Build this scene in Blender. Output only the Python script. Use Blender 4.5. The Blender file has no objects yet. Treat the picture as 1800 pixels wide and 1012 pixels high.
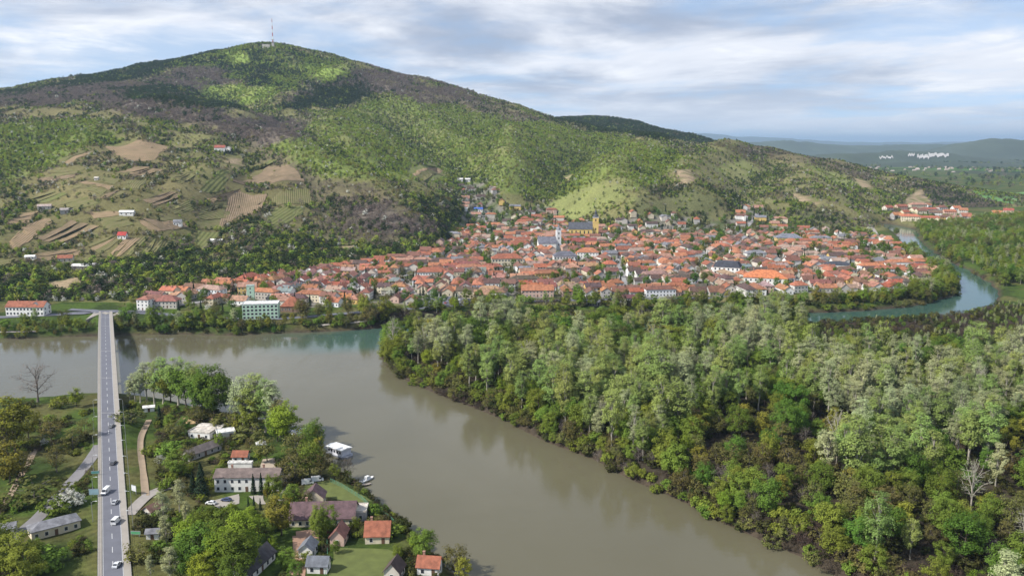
import bpy, bmesh, math, random
import numpy as np
from mathutils import Vector, Matrix

random.seed(7)
RNG = np.random.default_rng(7)
SC = bpy.context.scene
COL = SC.collection

# ------------------------------------------------------------------ camera, sky, sun, exposure
CAM_H, FPX, HORIZON = 140.0, 1500.0, 252.0          # metres, focal length in photo pixels, horizon row
PITCH = math.atan((506.0 - HORIZON) / FPX)
cam_d = bpy.data.cameras.new('camera')
cam_d.sensor_width = 36.0
cam_d.lens = 36.0 * FPX / 1800.0
cam_d.clip_start = 1.0
cam_d.clip_end = 120000.0
cam = bpy.data.objects.new('camera', cam_d)
cam.location = (0, 0, CAM_H)
cam.rotation_euler = (math.pi / 2 - PITCH, 0, 0)
COL.objects.link(cam)
SC.camera = cam

SUN_AZ = math.radians(-114)      # measured from +Y towards +X: the sun stands over the viewer's left shoulder
SUN_EL = math.radians(42)
world = bpy.data.worlds.new('World')
SC.world = world
world.use_nodes = True


def build_world():
    nt = world.node_tree
    N, L = nt.nodes, nt.links
    N.clear()
    out = N.new('ShaderNodeOutputWorld')
    bg = N.new('ShaderNodeBackground')
    bg.inputs['Strength'].default_value = 1.0
    sky = N.new('ShaderNodeTexSky')
    sky.sky_type = 'NISHITA'
    sky.sun_disc = False
    sky.sun_elevation = SUN_EL
    sky.sun_rotation = SUN_AZ
    sky.air_density = 1.0
    sky.dust_density = 0.2
    sky.ozone_density = 1.6
    sk = N.new('ShaderNodeVectorMath'); sk.operation = 'SCALE'
    sk.inputs['Scale'].default_value = 0.145
    L.new(sky.outputs[0], sk.inputs[0])
    tc = N.new('ShaderNodeTexCoord')
    sep = N.new('ShaderNodeSeparateXYZ')
    L.new(tc.outputs['Generated'], sep.inputs[0])
    lift = N.new('ShaderNodeVectorMath'); lift.operation = 'ADD'; lift.inputs[1].default_value = (0, 0, 0.13)   # the clear gaps show the blue above the dusty horizon
    L.new(tc.outputs['Generated'], lift.inputs[0])
    nrm = N.new('ShaderNodeVectorMath'); nrm.operation = 'NORMALIZE'
    L.new(lift.outputs[0], nrm.inputs[0]); L.new(nrm.outputs[0], sky.inputs[0])

    def math_(op, a, b=None, c=None, clamp=False):
        m = N.new('ShaderNodeMath'); m.operation = op; m.use_clamp = clamp
        for i, v in enumerate((a, b, c)):
            if v is None: continue
            if isinstance(v, (int, float)): m.inputs[i].default_value = v
            else: L.new(v, m.inputs[i])
        return m.outputs[0]
    zc = math_('ADD', math_('MAXIMUM', sep.outputs['Z'], 0.0), 0.10)
    u = math_('DIVIDE', sep.outputs['X'], zc)
    v = math_('DIVIDE', sep.outputs['Y'], zc)
    cmb = N.new('ShaderNodeCombineXYZ')
    L.new(u, cmb.inputs[0]); L.new(v, cmb.inputs[1])

    def noise(scale, det, rough, off, sx=1.0, sy=1.0, dist=0.0, rot=0.0):
        mp = N.new('ShaderNodeMapping')
        mp.inputs['Location'].default_value = off
        mp.inputs['Scale'].default_value = (sx, sy, 1)
        mp.inputs['Rotation'].default_value = (0, 0, rot)
        L.new(cmb.outputs[0], mp.inputs[0])
        n = N.new('ShaderNodeTexNoise')
        n.inputs['Scale'].default_value = scale
        n.inputs['Detail'].default_value = det
        n.inputs['Roughness'].default_value = rough
        n.inputs['Distortion'].default_value = dist
        L.new(mp.outputs[0], n.inputs['Vector'])
        return n.outputs[0]

    def ramp(fac, pts):
        r = N.new('ShaderNodeValToRGB')
        r.color_ramp.interpolation = 'EASE'
        els = r.color_ramp.elements
        while len(els) < len(pts): els.new(0.5)
        for e, (p, c) in zip(els, pts):
            e.position = p
            e.color = c if isinstance(c, tuple) else (c, c, c, 1)
        L.new(fac, r.inputs[0])
        return r.outputs[0]
    # cover: broad banks and thin streaks; shade: grey undersides of the thicker banks
    broad = noise(0.42, 6, 0.5, (5.8, 9.5, 0), 0.8, 1.0, 0.2, 0.1)
    streak = noise(1.5, 9, 0.6, (12.4, 2.2, 0), 0.95, 0.8, 0.3, 0.3)
    dark = noise(0.62, 9, 0.58, (5.2, 6.2, 0), 0.95, 0.85, 0.35, 0.2)
    cover = ramp(math_('ADD', math_('MULTIPLY', broad, 0.6), math_('MULTIPLY', streak, 0.4)), [(0.40, 0.3), (0.54, 1.0)])
    shade = ramp(dark, [(0.42, 0.0), (0.64, 1.0)])
    shade = math_('MULTIPLY', shade, math_('MULTIPLY', sep.outputs['Z'], 14.0, clamp=True))   # far banks are seen through more bright air
    lightc = (0.78, 0.805, 0.87, 1)
    darkc = (0.36, 0.415, 0.53, 1)
    cmix = N.new('ShaderNodeMix'); cmix.data_type = 'RGBA'
    L.new(shade, cmix.inputs['Factor'])
    bright = ramp(streak, [(0.50, 0.0), (0.68, 1.0)])
    bmix = N.new('ShaderNodeMix'); bmix.data_type = 'RGBA'
    L.new(bright, bmix.inputs['Factor'])
    bmix.inputs['A'].default_value = lightc; bmix.inputs['B'].default_value = (0.90, 0.915, 0.95, 1)
    L.new(bmix.outputs['Result'], cmix.inputs['A'])
    cmix.inputs['B'].default_value = darkc
    fin = N.new('ShaderNodeMix'); fin.data_type = 'RGBA'
    L.new(cover, fin.inputs['Factor'])
    L.new(sk.outputs[0], fin.inputs['A'])
    L.new(cmix.outputs['Result'], fin.inputs['B'])
    L.new(fin.outputs['Result'], bg.inputs['Color'])
    L.new(bg.outputs[0], out.inputs[0])


build_world()
sun_d = bpy.data.lights.new('sun', 'SUN')
sun_d.energy = 5.0
sun_d.angle = math.radians(1.0)
sun_d.color = (1.0, 0.955, 0.89)
sun = bpy.data.objects.new('sun', sun_d)
_sd = Vector((math.sin(SUN_AZ) * math.cos(SUN_EL), math.cos(SUN_AZ) * math.cos(SUN_EL), math.sin(SUN_EL)))
sun.rotation_euler = _sd.to_track_quat('Z', 'Y').to_euler()
sun.location = (-200, -100, 900)
COL.objects.link(sun)

SC.render.engine = 'CYCLES'
SC.view_settings.view_transform = 'Standard'
SC.view_settings.look = 'None'
SC.view_settings.gamma = 1.0
SC.view_settings.exposure = 0.28
SC.view_settings.use_curve_mapping = False
SC.cycles.use_denoising = True
SC.render.filter_size = 1.25
SC.cycles.max_bounces = 6
SC.cycles.diffuse_bounces = 1
SC.cycles.glossy_bounces = 2
SC.cycles.transmission_bounces = 2
SC.cycles.volume_bounces = 0
SC.cycles.transparent_max_bounces = 4


# ------------------------------------------------------------------ small helpers
def S(r, g, b):                                   # 0-255 screen colour -> linear
    f = lambda c: (c / 255 / 12.92) if c / 255 <= 0.04045 else ((c / 255 + 0.055) / 1.055) ** 2.4
    return (f(r), f(g), f(b), 1.0)


CP, SP = math.cos(PITCH), math.sin(PITCH)


def ray(px, py):
    x = (np.asarray(px, float) - 900) / FPX
    y = -(np.asarray(py, float) - 506) / FPX
    return x, CP + y * SP, -SP + y * CP


def at_z(px, py, z=0.0):                          # photo pixel -> point on a level
    dx, dy, dz = ray(px, py)
    t = (z - CAM_H) / dz
    return np.stack([dx * t, dy * t], -1)


def at_y(px, py, Y):
    dx, dy, dz = ray(px, py)
    t = Y / dy
    return np.stack([dx * t, np.broadcast_to(Y, np.shape(dx)) * 1.0, CAM_H + dz * t], -1)


def project(x, y, z):
    fx, fy, fz = x, y, z - CAM_H
    d = fy * CP - fz * SP
    up = fy * SP + fz * CP
    d = np.maximum(d, 1.0)
    return 900 + FPX * fx / d, 506 - FPX * up / d


def _hash(ix, iy, seed):
    h = (ix.astype(np.int64) * 374761393 + iy.astype(np.int64) * 668265263 + seed * 974711) & 0xffffffff
    h = ((h ^ (h >> 13)) * 1274126177) & 0xffffffff
    return ((h ^ (h >> 16)) & 0xffff) / 65535.0


def vnoise(x, y, seed=0):
    ix, iy = np.floor(x), np.floor(y)
    fx, fy = x - ix, y - iy
    fx, fy = fx * fx * (3 - 2 * fx), fy * fy * (3 - 2 * fy)
    a, b = _hash(ix, iy, seed), _hash(ix + 1, iy, seed)
    c, d = _hash(ix, iy + 1, seed), _hash(ix + 1, iy + 1, seed)
    return (a * (1 - fx) + b * fx) * (1 - fy) + (c * (1 - fx) + d * fx) * fy


def fbm(x, y, seed=0, oct=4):
    x, y = np.asarray(x, float), np.asarray(y, float)
    s, a, t = 0, 1.0, 0
    for o in range(oct):
        s = s + a * vnoise(x * 2 ** o, y * 2 ** o, seed + o * 17)
        t += a; a *= 0.5
    return s / t


def sstep(a, b, x):
    t = np.clip((x - a) / (b - a), 0, 1)
    return t * t * (3 - 2 * t)


def inside(poly, x, y):
    poly = np.asarray(poly, float)
    res = np.zeros(np.shape(x), bool)
    j = len(poly) - 1
    for i in range(len(poly)):
        xi, yi = poly[i]; xj, yj = poly[j]
        c = ((yi > y) != (yj > y)) & (x < (xj - xi) * (y - yi) / ((yj - yi) or 1e-9) + xi)
        res ^= c
        j = i
    return res


def dist_poly(poly, x, y, closed=True):
    poly = np.asarray(poly, float)
    best = np.full(np.shape(x), 1e9)
    n = len(poly)
    for i in range(n if closed else n - 1):
        a, b = poly[i], poly[(i + 1) % n]
        d = b - a
        t = np.clip(((x - a[0]) * d[0] + (y - a[1]) * d[1]) / max(d @ d, 1e-9), 0, 1)
        best = np.minimum(best, np.hypot(x - a[0] - t * d[0], y - a[1] - t * d[1]))
    return best


def smooth_line(pts, step=4.0, iters=2):
    p = np.asarray(pts, float)
    for _ in range(iters):                        # Chaikin
        q = [p[0]]
        for a, b in zip(p[:-1], p[1:]):
            q += [a * .75 + b * .25, a * .25 + b * .75]
        q.append(p[-1]); p = np.array(q)
    seg = np.hypot(*(np.diff(p[:, :2], axis=0).T))
    s = np.concatenate([[0], np.cumsum(seg)])
    n = max(2, int(s[-1] / step) + 1)
    u = np.linspace(0, s[-1], n)
    return np.stack([np.interp(u, s, p[:, k]) for k in range(p.shape[1])], -1)


def tag(o, label=None, cat=None, group=None, kind=None):
    if label: o['label'] = label
    if cat: o['category'] = cat
    if group: o['group'] = group
    if kind: o['kind'] = kind
    return o


def empty(name, loc=(0, 0, 0), rz=0.0):
    o = bpy.data.objects.new(name, None)
    o.empty_display_size = 0.5
    o.location = loc
    o.rotation_euler = (0, 0, rz)
    COL.objects.link(o)
    return o


def mesh_from(name, v, f, mats, mi=None, smooth=False):
    me = bpy.data.meshes.new(name)
    v = np.asarray(v, np.float32)
    if isinstance(f, np.ndarray):
        k = f.shape[1]
        me.vertices.add(len(v)); me.vertices.foreach_set('co', v.ravel())
        me.loops.add(f.size); me.loops.foreach_set('vertex_index', f.astype(np.int32).ravel())
        me.polygons.add(len(f))
        me.polygons.foreach_set('loop_start', np.arange(0, f.size, k, dtype=np.int32))
        me.update(calc_edges=True)
    else:
        me.from_pydata([tuple(map(float, p)) for p in v], [], f)
    for m in (mats if isinstance(mats, (list, tuple)) else [mats]):
        me.materials.append(m)
    if mi is not None: me.polygons.foreach_set('material_index', np.asarray(mi, np.int32))
    if smooth: me.polygons.foreach_set('use_smooth', np.ones(len(me.polygons), bool))
    me.validate()
    me.update()
    return me


def link(name, me, parent=None, loc=None, rz=None):
    o = bpy.data.objects.new(name, me)
    if parent: o.parent = parent
    if loc is not None: o.location = loc
    if rz is not None: o.rotation_euler = (0, 0, rz)
    COL.objects.link(o)
    return o


class MB:                                         # collects boxes, tubes and prisms into one mesh
    def __init__(s): s.v, s.f = [], []

    def add(s, v, f):
        n = len(s.v)
        s.v += [tuple(map(float, p)) for p in v]
        s.f += [tuple(i + n for i in q) for q in f]
        return s

    def box(s, x0, x1, y0, y1, z0, z1):
        v = [(x0, y0, z0), (x1, y0, z0), (x1, y1, z0), (x0, y1, z0), (x0, y0, z1), (x1, y0, z1), (x1, y1, z1), (x0, y1, z1)]
        return s.add(v, [(0, 3, 2, 1), (4, 5, 6, 7), (0, 1, 5, 4), (1, 2, 6, 5), (2, 3, 7, 6), (3, 0, 4, 7)])

    def prism(s, prof, x0, x1, axis='x'):          # profile of (a, z) pairs pushed along an axis
        n = len(prof)
        if axis == 'x': v = [(x0, a, z) for a, z in prof] + [(x1, a, z) for a, z in prof]
        else: v = [(a, x0, z) for a, z in prof] + [(a, x1, z) for a, z in prof]
        f = [(i, (i + 1) % n, n + (i + 1) % n, n + i) for i in range(n)]
        f += [tuple(range(n))[::-1], tuple(range(n, 2 * n))]
        return s.add(v, f)

    def tube(s, pts, rad, n=6, cap=True):
        v, f = tube_arrays(pts, rad, n)
        f = [tuple(q) for q in f]
        if cap:
            f.append(tuple(range(n))[::-1])
            m = (len(pts) - 1) * n
            f.append(tuple(range(m, m + n)))
        return s.add(v, f)

    def mesh(s, name, mat, smooth=False):
        me = mesh_from(name, s.v, s.f, mat, None, smooth)
        bm = bmesh.new(); bm.from_mesh(me)
        bmesh.ops.recalc_face_normals(bm, faces=bm.faces)
        bm.to_mesh(me); bm.free()
        return me

    def build(s, name, mat, parent=None, loc=None, rz=None, smooth=False):
        return link(name, s.mesh(name, mat, smooth), parent, loc, rz)


def tube_arrays(pts, rad, n=6):
    pts = np.asarray(pts, float)
    rad = np.broadcast_to(np.asarray(rad, float), (len(pts),))
    T = np.gradient(pts, axis=0)
    T /= np.linalg.norm(T, axis=1)[:, None] + 1e-9
    ref = np.where(np.abs(T[:, 2:3]) > 0.9, [[1.0, 0, 0]], [[0, 0, 1.0]])
    A = np.cross(T, ref); A /= np.linalg.norm(A, axis=1)[:, None] + 1e-9
    B = np.cross(T, A)
    th = np.arange(n) * 2 * math.pi / n
    ring = pts[:, None, :] + rad[:, None, None] * (np.cos(th)[None, :, None] * A[:, None, :] + np.sin(th)[None, :, None] * B[:, None, :])
    v = ring.reshape(-1, 3)
    m = len(pts)
    i = np.arange(m - 1)[:, None] * n + np.arange(n)[None, :]
    j = np.arange(m - 1)[:, None] * n + (np.arange(n)[None, :] + 1) % n
    f = np.stack([i, j, j + n, i + n], -1).reshape(-1, 4)
    return v, f


# ------------------------------------------------------------------ materials
MATS = {}


def nodes(name):
    m = bpy.data.materials.new(name)
    m.use_nodes = True
    nt = m.node_tree
    return m, nt, nt.nodes, nt.links, nt.nodes['Principled BSDF']


def plain(name, col, rough=0.75, var=0.18, scale=0.6, metal=0.0, bump=0.0, coat=None, bscale=None):
    """a colour with uneven wear of its own"""
    if name in MATS: return MATS[name]
    m, nt, N, L, p = nodes(name)
    tc = N.new('ShaderNodeTexCoord')
    n = N.new('ShaderNodeTexNoise'); n.inputs['Scale'].default_value = scale; n.inputs['Detail'].default_value = 5
    L.new(tc.outputs['Object'], n.inputs['Vector'])
    mx = N.new('ShaderNodeMix'); mx.data_type = 'RGBA'
    c = np.array(col[:3])
    mx.inputs['A'].default_value = (*np.clip(c * (1 - var), 0, 1), 1)
    mx.inputs['B'].default_value = (*np.clip(c * (1 + var), 0, 1), 1)
    L.new(n.outputs[0], mx.inputs['Factor'])
    L.new(mx.outputs['Result'], p.inputs['Base Color'])
    p.inputs['Roughness'].default_value = rough
    p.inputs['Metallic'].default_value = metal
    if bump:
        b = N.new('ShaderNodeBump'); b.inputs['Strength'].default_value = bump
        n2 = N.new('ShaderNodeTexNoise'); n2.inputs['Scale'].default_value = bscale or scale * 6
        n2.inputs['Detail'].default_value = 4
        L.new(tc.outputs['Object'], n2.inputs['Vector'])
        L.new(n2.outputs[0], b.inputs['Height']); L.new(b.outputs[0], p.inputs['Normal'])
    MATS[name] = m
    return m


def object_coloured(name, rough, kind):
    """wall plaster or roof tiles that take the object's own colour, streaked and weathered"""
    m, nt, N, L, p = nodes(name)
    tc = N.new('ShaderNodeTexCoord')
    if kind.endswith('attr'):
        oi = N.new('ShaderNodeAttribute'); oi.attribute_name = 'tint'
    else:
        oi = N.new('ShaderNodeObjectInfo')
    n = N.new('ShaderNodeTexNoise'); n.inputs['Scale'].default_value = 0.45; n.inputs['Detail'].default_value = 6
    n.inputs['Roughness'].default_value = 0.65
    L.new(tc.outputs['Object'], n.inputs['Vector'])
    r = N.new('ShaderNodeValToRGB')
    lo, hi = (0.48, 1.35) if kind.startswith('roof') else (0.8, 1.12)
    r.color_ramp.elements[0].position = 0.3; r.color_ramp.elements[0].color = (lo, lo, lo, 1)
    r.color_ramp.elements[1].position = 0.7; r.color_ramp.elements[1].color = (hi, hi, hi, 1)
    L.new(n.outputs[0], r.inputs[0])
    mx = N.new('ShaderNodeMix'); mx.data_type = 'RGBA'; mx.blend_type = 'MULTIPLY'; mx.inputs['Factor'].default_value = 1
    L.new(oi.outputs['Color'], mx.inputs['A']); L.new(r.outputs[0], mx.inputs['B'])
    L.new(mx.outputs['Result'], p.inputs['Base Color'])
    p.inputs['Roughness'].default_value = rough
    if kind.startswith('roof'):
        w = N.new('ShaderNodeTexWave'); w.inputs['Scale'].default_value = 1.6; w.inputs['Distortion'].default_value = 0.6
        w.bands_direction = 'Z'
        L.new(tc.outputs['Object'], w.inputs['Vector'])
        b = N.new('ShaderNodeBump'); b.inputs['Strength'].default_value = 0.35; b.inputs['Distance'].default_value = 0.08
        L.new(w.outputs[0], b.inputs['Height']); L.new(b.outputs[0], p.inputs['Normal'])
    MATS[name] = m
    return m


def leaf(name, col, var=0.25, trans=0.3, hue=0.06, rough=0.6):
    m, nt, N, L, p = nodes(name)
    N.remove(p)
    out = N['Material Output']
    geo = N.new('ShaderNodeNewGeometry')
    oi = N.new('ShaderNodeObjectInfo')

    def M(op, a, b):
        q = N.new('ShaderNodeMath'); q.operation = op
        for i, v in enumerate((a, b)):
            if isinstance(v, (int, float)): q.inputs[i].default_value = v
            else: L.new(v, q.inputs[i])
        return q.outputs[0]
    hsv = N.new('ShaderNodeHueSaturation')
    hsv.inputs['Color'].default_value = col
    L.new(M('ADD', 0.5 - hue / 2, M('MULTIPLY', oi.outputs['Random'], hue)), hsv.inputs['Hue'])
    vv = M('ADD', M('MULTIPLY', geo.outputs['Random Per Island'], 2 * var),
           M('MULTIPLY', M('FRACT', M('MULTIPLY', oi.outputs['Random'], 7.31), 0), 0.42))
    L.new(M('ADD', 1 - var - 0.21, vv), hsv.inputs['Value'])
    hsv.inputs['Saturation'].default_value = 1.0
    d = N.new('ShaderNodeBsdfDiffuse'); t = N.new('ShaderNodeBsdfTranslucent')
    L.new(hsv.outputs[0], d.inputs[0]); L.new(hsv.outputs[0], t.inputs[0])
    ms = N.new('ShaderNodeMixShader'); ms.inputs[0].default_value = trans
    L.new(d.outputs[0], ms.inputs[1]); L.new(t.outputs[0], ms.inputs[2])
    L.new(ms.outputs[0], out.inputs[0])
    MATS[name] = m
    return m


WALL = object_coloured('wall_plaster', 0.9, 'wall')
ROOF = object_coloured('roof_tiles', 0.85, 'roof')
WALL_A = object_coloured('wall_plaster_mass', 0.9, 'wall_attr')
ROOF_A = object_coloured('roof_tiles_mass', 0.85, 'roof_attr')
GLASS = plain('window_glass', (0.035, 0.04, 0.05, 1), 0.15, 0.3)
WHITE = plain('white_paint', (0.74, 0.74, 0.72, 1), 0.6, 0.08)
CONC = plain('concrete', (0.36, 0.345, 0.32, 1), 0.9, 0.2, 0.35, bump=0.1)
PALE = plain('pale_concrete', (0.31, 0.28, 0.24, 1), 0.9, 0.16, 0.3, bump=0.1)
ASPH = plain('asphalt', (0.125, 0.128, 0.15, 1), 0.9, 0.22, 0.25, bump=0.1)
STEEL = plain('galvanised_steel', (0.42, 0.43, 0.44, 1), 0.45, 0.1, metal=0.6)
DIRT = plain('dirt_track', (0.30, 0.225, 0.15, 1), 0.95, 0.28, 0.3, bump=0.3)
GRAVEL = plain('gravel_lane', (0.30, 0.27, 0.24, 1), 0.95, 0.22, 0.4, bump=0.3)
BARK = plain('bark_brown', (0.085, 0.065, 0.05, 1), 0.95, 0.35, 1.2)
BARKP = plain('bark_pale', (0.36, 0.33, 0.27, 1), 0.95, 0.3, 0.8)
BARKG = plain('bark_grey', (0.17, 0.145, 0.125, 1), 0.95, 0.3, 0.8)

ORD = ['first', 'second', 'third', 'fourth', 'fifth', 'sixth', 'seventh', 'eighth', 'ninth', 'tenth', 'eleventh', 'twelfth', 'thirteenth', 'fourteenth', 'fifteenth', 'sixteenth',
       'seventeenth', 'eighteenth', 'nineteenth', 'twentieth']


def nth(i):
    if i < 20: return ORD[i]
    n = i + 1
    return f"{n}{'th' if 10 <= n % 100 <= 20 else {1: 'st', 2: 'nd', 3: 'rd'}.get(n % 10, 'th')}"

# ------------------------------------------------------------------ terrain: the hill, the flats and the two river beds
WATER_PX = [(-500, 606), (0, 597), (160, 590), (230, 588), (320, 588), (420, 590), (520, 585), (600, 582), (660, 578), (740, 566),
            (850, 556), (980, 553), (1100, 556), (1250, 553), (1400, 551), (1500, 548), (1600, 540), (1660, 527), (1692, 512),
            (1682, 490), (1640, 462), (1603, 440), (1580, 420), (1568, 404), (1520, 396), (1560, 392), (1614, 403), (1616, 424), (1652, 450),
            (1700, 474), (1748, 503), (1758, 530), (1722, 553), (1600, 564), (1480, 573), (1340, 581), (1200, 588), (1090, 592), (960, 597),
            (850, 603), (760, 606), (705, 608), (682, 615), (674, 630), (684, 652), (712, 669), (760, 690), (840, 720), (900, 745), (950, 775), (1050, 810),
            (1100, 840), (1180, 870), (1240, 905), (1300, 935), (1400, 975), (1450, 1000), (1560, 1060), (1750, 1180), (1300, 1300), (900, 1120),
            (830, 1042), (800, 1002), (760, 967), (720, 927), (680, 892), (630, 852), (590, 822), (560, 792), (520, 762), (470, 748), (410, 742),
            (350, 718), (300, 707), (215, 697), (165, 697), (100, 704), (0, 708), (-200, 716), (-500, 735)]
WATER = at_z(*np.array(WATER_PX).T, 0.0)
_w = smooth_line(np.vstack([WATER, WATER[:1]]), 5.0, 2)[:-1]
WATER = _w + (np.stack([fbm(_w[:, 0] / 22, _w[:, 1] / 22, 5, 2), fbm(_w[:, 0] / 22, _w[:, 1] / 22, 9, 2)], -1) - 0.5) * np.clip(_w[:, 1:] / 130, 3, 7)

# control points: (photo column, photo row, distance) or (column, row, None, level)
CTRL = []
_cols = {
    0: [(545, 0, 8), (500, 760), (420, 900), (340, 1100), (270, 1350), (215, 1650), (190, 1900), (172, 2650)],
    100: [(146, 2680), (182, 1880)],
    200: [(540, 0, 8), (490, 780), (420, 900), (340, 1080), (270, 1320), (220, 1600), (185, 1850), (165, 2200), (126, 2700)],
    260: [(108, 2700)], 340: [(91, 2700)], 430: [(83, 2700)], 480: [(82, 2680)], 540: [(93, 2650)], 610: [(115, 2600)],
    300: [(195, 1850), (330, 1130), (440, 890)],
    400: [(525, 0, 9), (480, 830), (430, 920), (370, 1060), (300, 1250), (250, 1500), (222, 1750), (200, 1950), (160, 2300), (120, 2550)],
    560: [(482, 0, 9), (450, 950), (400, 1080), (340, 1250), (290, 1450), (250, 1700), (210, 2000), (165, 2350)],
    700: [(452, 0, 10), (420, 1080), (370, 1230), (320, 1420), (280, 1600), (230, 1950), (180, 2300), (133, 2550)],
    800: [(160, 2500)],
    830: [(430, 0, 12), (380, 1300), (335, 1500), (300, 1680), (250, 1950), (210, 2250), (170, 2480)],
    900: [(190, 2440), (345, 1490)],
    960: [(400, 0, 14), (370, 1420), (340, 1520), (300, 1700), (250, 2000), (205, 2400)],
    1060: [(397, 0, 12), (360, 1450), (320, 1580), (285, 1800), (250, 2100), (229, 2350)],
    1150: [(397, 0, 12), (360, 1430), (320, 1600), (280, 1850), (247, 2250)],
    1250: [(397, 0, 12), (365, 1430), (330, 1600), (290, 1850), (253, 2250)],
    1350: [(400, 0, 11), (375, 1430), (340, 1600), (300, 1900), (264, 2250)],
    1450: [(418, 0, 9), (370, 1480), (330, 1750), (282, 2250)],
    1550: [(432, 0, 6), (400, 0, 6), (375, 1550), (345, 1800), (302, 2250)],
    1620: [(370, 1660), (345, 1930), (317, 2240)],
    1720: [(347, 1940)], 1700: [(368, 0, 4)], 1790: [(368, 0, 3)], 1850: [(385, 0, 3)], 1950: [(380, 0, 3)],
    -250: [(545, 0, 8), (500, 770), (420, 900), (340, 1090), (270, 1330), (225, 1620), (205, 1900), (220, 2600)],
    -600: [(545, 0, 8), (480, 800), (360, 1050), (290, 1350), (260, 1700), (280, 2500)],
}
for c, lst in _cols.items():
    for e in lst:
        if len(e) == 2:
            CTRL.append(at_y(c, e[0] + (4 if e[1] >= 2250 else 0), e[1]))
        else:
            q = at_z(c, e[0], e[2]); CTRL.append(np.array([q[0], q[1], e[2]]))
for c, r, z in [(300, 545, 7), (500, 535, 7), (650, 535, 7), (800, 530, 7), (950, 525, 7), (1100, 520, 6), (1250, 515, 6), (1400, 510, 6), (1550, 505, 5), (1640, 490, 5),
                (1000, 440, 10), (1200, 440, 9), (1400, 440, 8), (800, 480, 8), (1000, 480, 8), (1200, 480, 7), (1550, 455, 6), (1640, 430, 4),
                (1800, 400, 4), (1900, 420, 4), (2100, 410, 4), (1800, 450, 4), (2100, 470, 4), (1700, 410, 4), (2000, 540, 4), (1500, 545, 4.5), (1200, 545, 5), (-300, 575, 6)]:
    q = at_z(c, r, z); CTRL.append(np.array([q[0], q[1], z]))
for c, r, Y in [(1010, 208, 3350), (1070, 209, 3350), (1140, 220, 3350), (1205, 240, 3350), (940, 216, 3350)]:
    CTRL.append(at_y(c, r, Y))
for X, Y, Z in [(-1700, 3500, 130), (-900, 3700, 170), (-300, 3500, 170), (250, 3000, 165), (700, 2850, 110), (1000, 2900, 45), (1300, 2700, 10), (1300, 2300, 4),
                (700, 4300, 20), (-300, 4500, 30), (-1200, 4500, 30), (-2200, 4400, 30), (1500, 4400, 4), (1600, 3300, 4), (1500, 1900, 4), (2200, 3000, 4), (2300, 1700, 4),
                (-2600, 3000, 60), (-2600, 2000, 60), (-2300, 1200, 30), (-1500, 800, 10), (2200, 4400, 4), (1000, 3500, 60), (500, 3700, 120), (-2600, 700, 6)]:
    CTRL.append(np.array([X, Y, Z], float))
for X in range(-900, 1000, 200):
    for Y in (150, 330, 500):
        CTRL.append(np.array([X, Y, 4.5]))
CTRL = np.array(CTRL)
_S = 1000.0


def _phi(r2):
    return 0.5 * r2 * np.log(r2 + 1e-9)


def _tps_fit():
    P = CTRL[:, :2] / _S
    n = len(P)
    d2 = ((P[:, None] - P[None]) ** 2).sum(-1)
    A = np.zeros((n + 3, n + 3))
    A[:n, :n] = _phi(d2) + np.eye(n) * 2e-4
    A[:n, n] = 1; A[:n, n + 1:] = P
    A[n, :n] = 1; A[n + 1:, :n] = P.T
    b = np.concatenate([CTRL[:, 2], [0, 0, 0]])
    return P, np.linalg.lstsq(A, b, rcond=None)[0]


_TP, _TW = _tps_fit()


def tps(x, y):
    sh = np.shape(x)
    q = np.stack([np.ravel(x), np.ravel(y)], -1) / _S
    out = np.empty(len(q))
    n = len(_TP)
    for i in range(0, len(q), 20000):
        c = q[i:i + 20000]
        d2 = ((c[:, None] - _TP[None]) ** 2).sum(-1)
        out[i:i + 20000] = _phi(d2) @ _TW[:n] + _TW[n] + c @ _TW[n + 1:]
    return out.reshape(sh)


# the road bridge: two deck edges read off the photograph on the level of the deck
def deck_z(Y):
    return 5.6 + 6.4 * sstep(295, 470, Y) - 3.7 * sstep(575, 662, Y)


BR_PTS = []
for _r in range(1100, 548, -12):
    zz = 12.0
    for _ in range(6):
        q = at_z(np.interp(_r, [555, 757, 1008], [184.5, 193.5, 201.5]), _r, zz); zz = float(deck_z(q[1]))
    BR_PTS.append((q[0], q[1], zz))
BR = np.array(BR_PTS)
_fit = np.polyfit(BR[:, 1], BR[:, 0], 1)           # the bridge is straight


def br_x(Y): return _fit[0] * Y + _fit[1]


def _hit0(px, py):
    dx, dy, dz = ray(px, py)
    t = np.arange(700, 3400, 12.0)
    b = CAM_H + dz * t < np.maximum(tps(dx * t, dy * t), 0)
    i = int(np.argmax(b)) if b.any() else len(t) - 1
    return dx * t[i], dy * t[i]


# spurs (+) and hollows (-) of the hill: outline in the photograph, height, half width
SPURS = [([(300, 203), (420, 238), (520, 280), (620, 332), (715, 385), (760, 418)], 20, 62), ([(625, 122), (560, 150), (490, 186), (430, 205)], 16, 55),
         ([(1150, 258), (1110, 300), (1080, 326), (1100, 365)], 18, 62), ([(1290, 262), (1215, 298), (1200, 330), (1240, 360)], 14, 48), ([(1400, 285), (1440, 330), (1480, 372)], 10, 50),
         ([(830, 420), (842, 365), (850, 325), (800, 275), (740, 235), (690, 205)], -26, 70), ([(985, 372), (960, 330), (985, 290), (1030, 255)], -20, 60),
         ([(300, 445), (378, 372), (440, 312), (450, 270), (400, 215)], -14, 42), ([(1290, 352), (1320, 310), (1370, 285)], -12, 48), ([(160, 440), (60, 360), (20, 300), (60, 250)], -10, 55),
         ([(600, 250), (650, 290), (720, 330), (790, 350)], 10, 40), ([(900, 240), (900, 290), (880, 330)], 12, 45), ([(520, 240), (470, 200), (440, 180), (380, 160)], -16, 60)]
SPURS = [(np.array([_hit0(*q) for q in l]), a, w) for l, a, w in SPURS]


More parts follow.
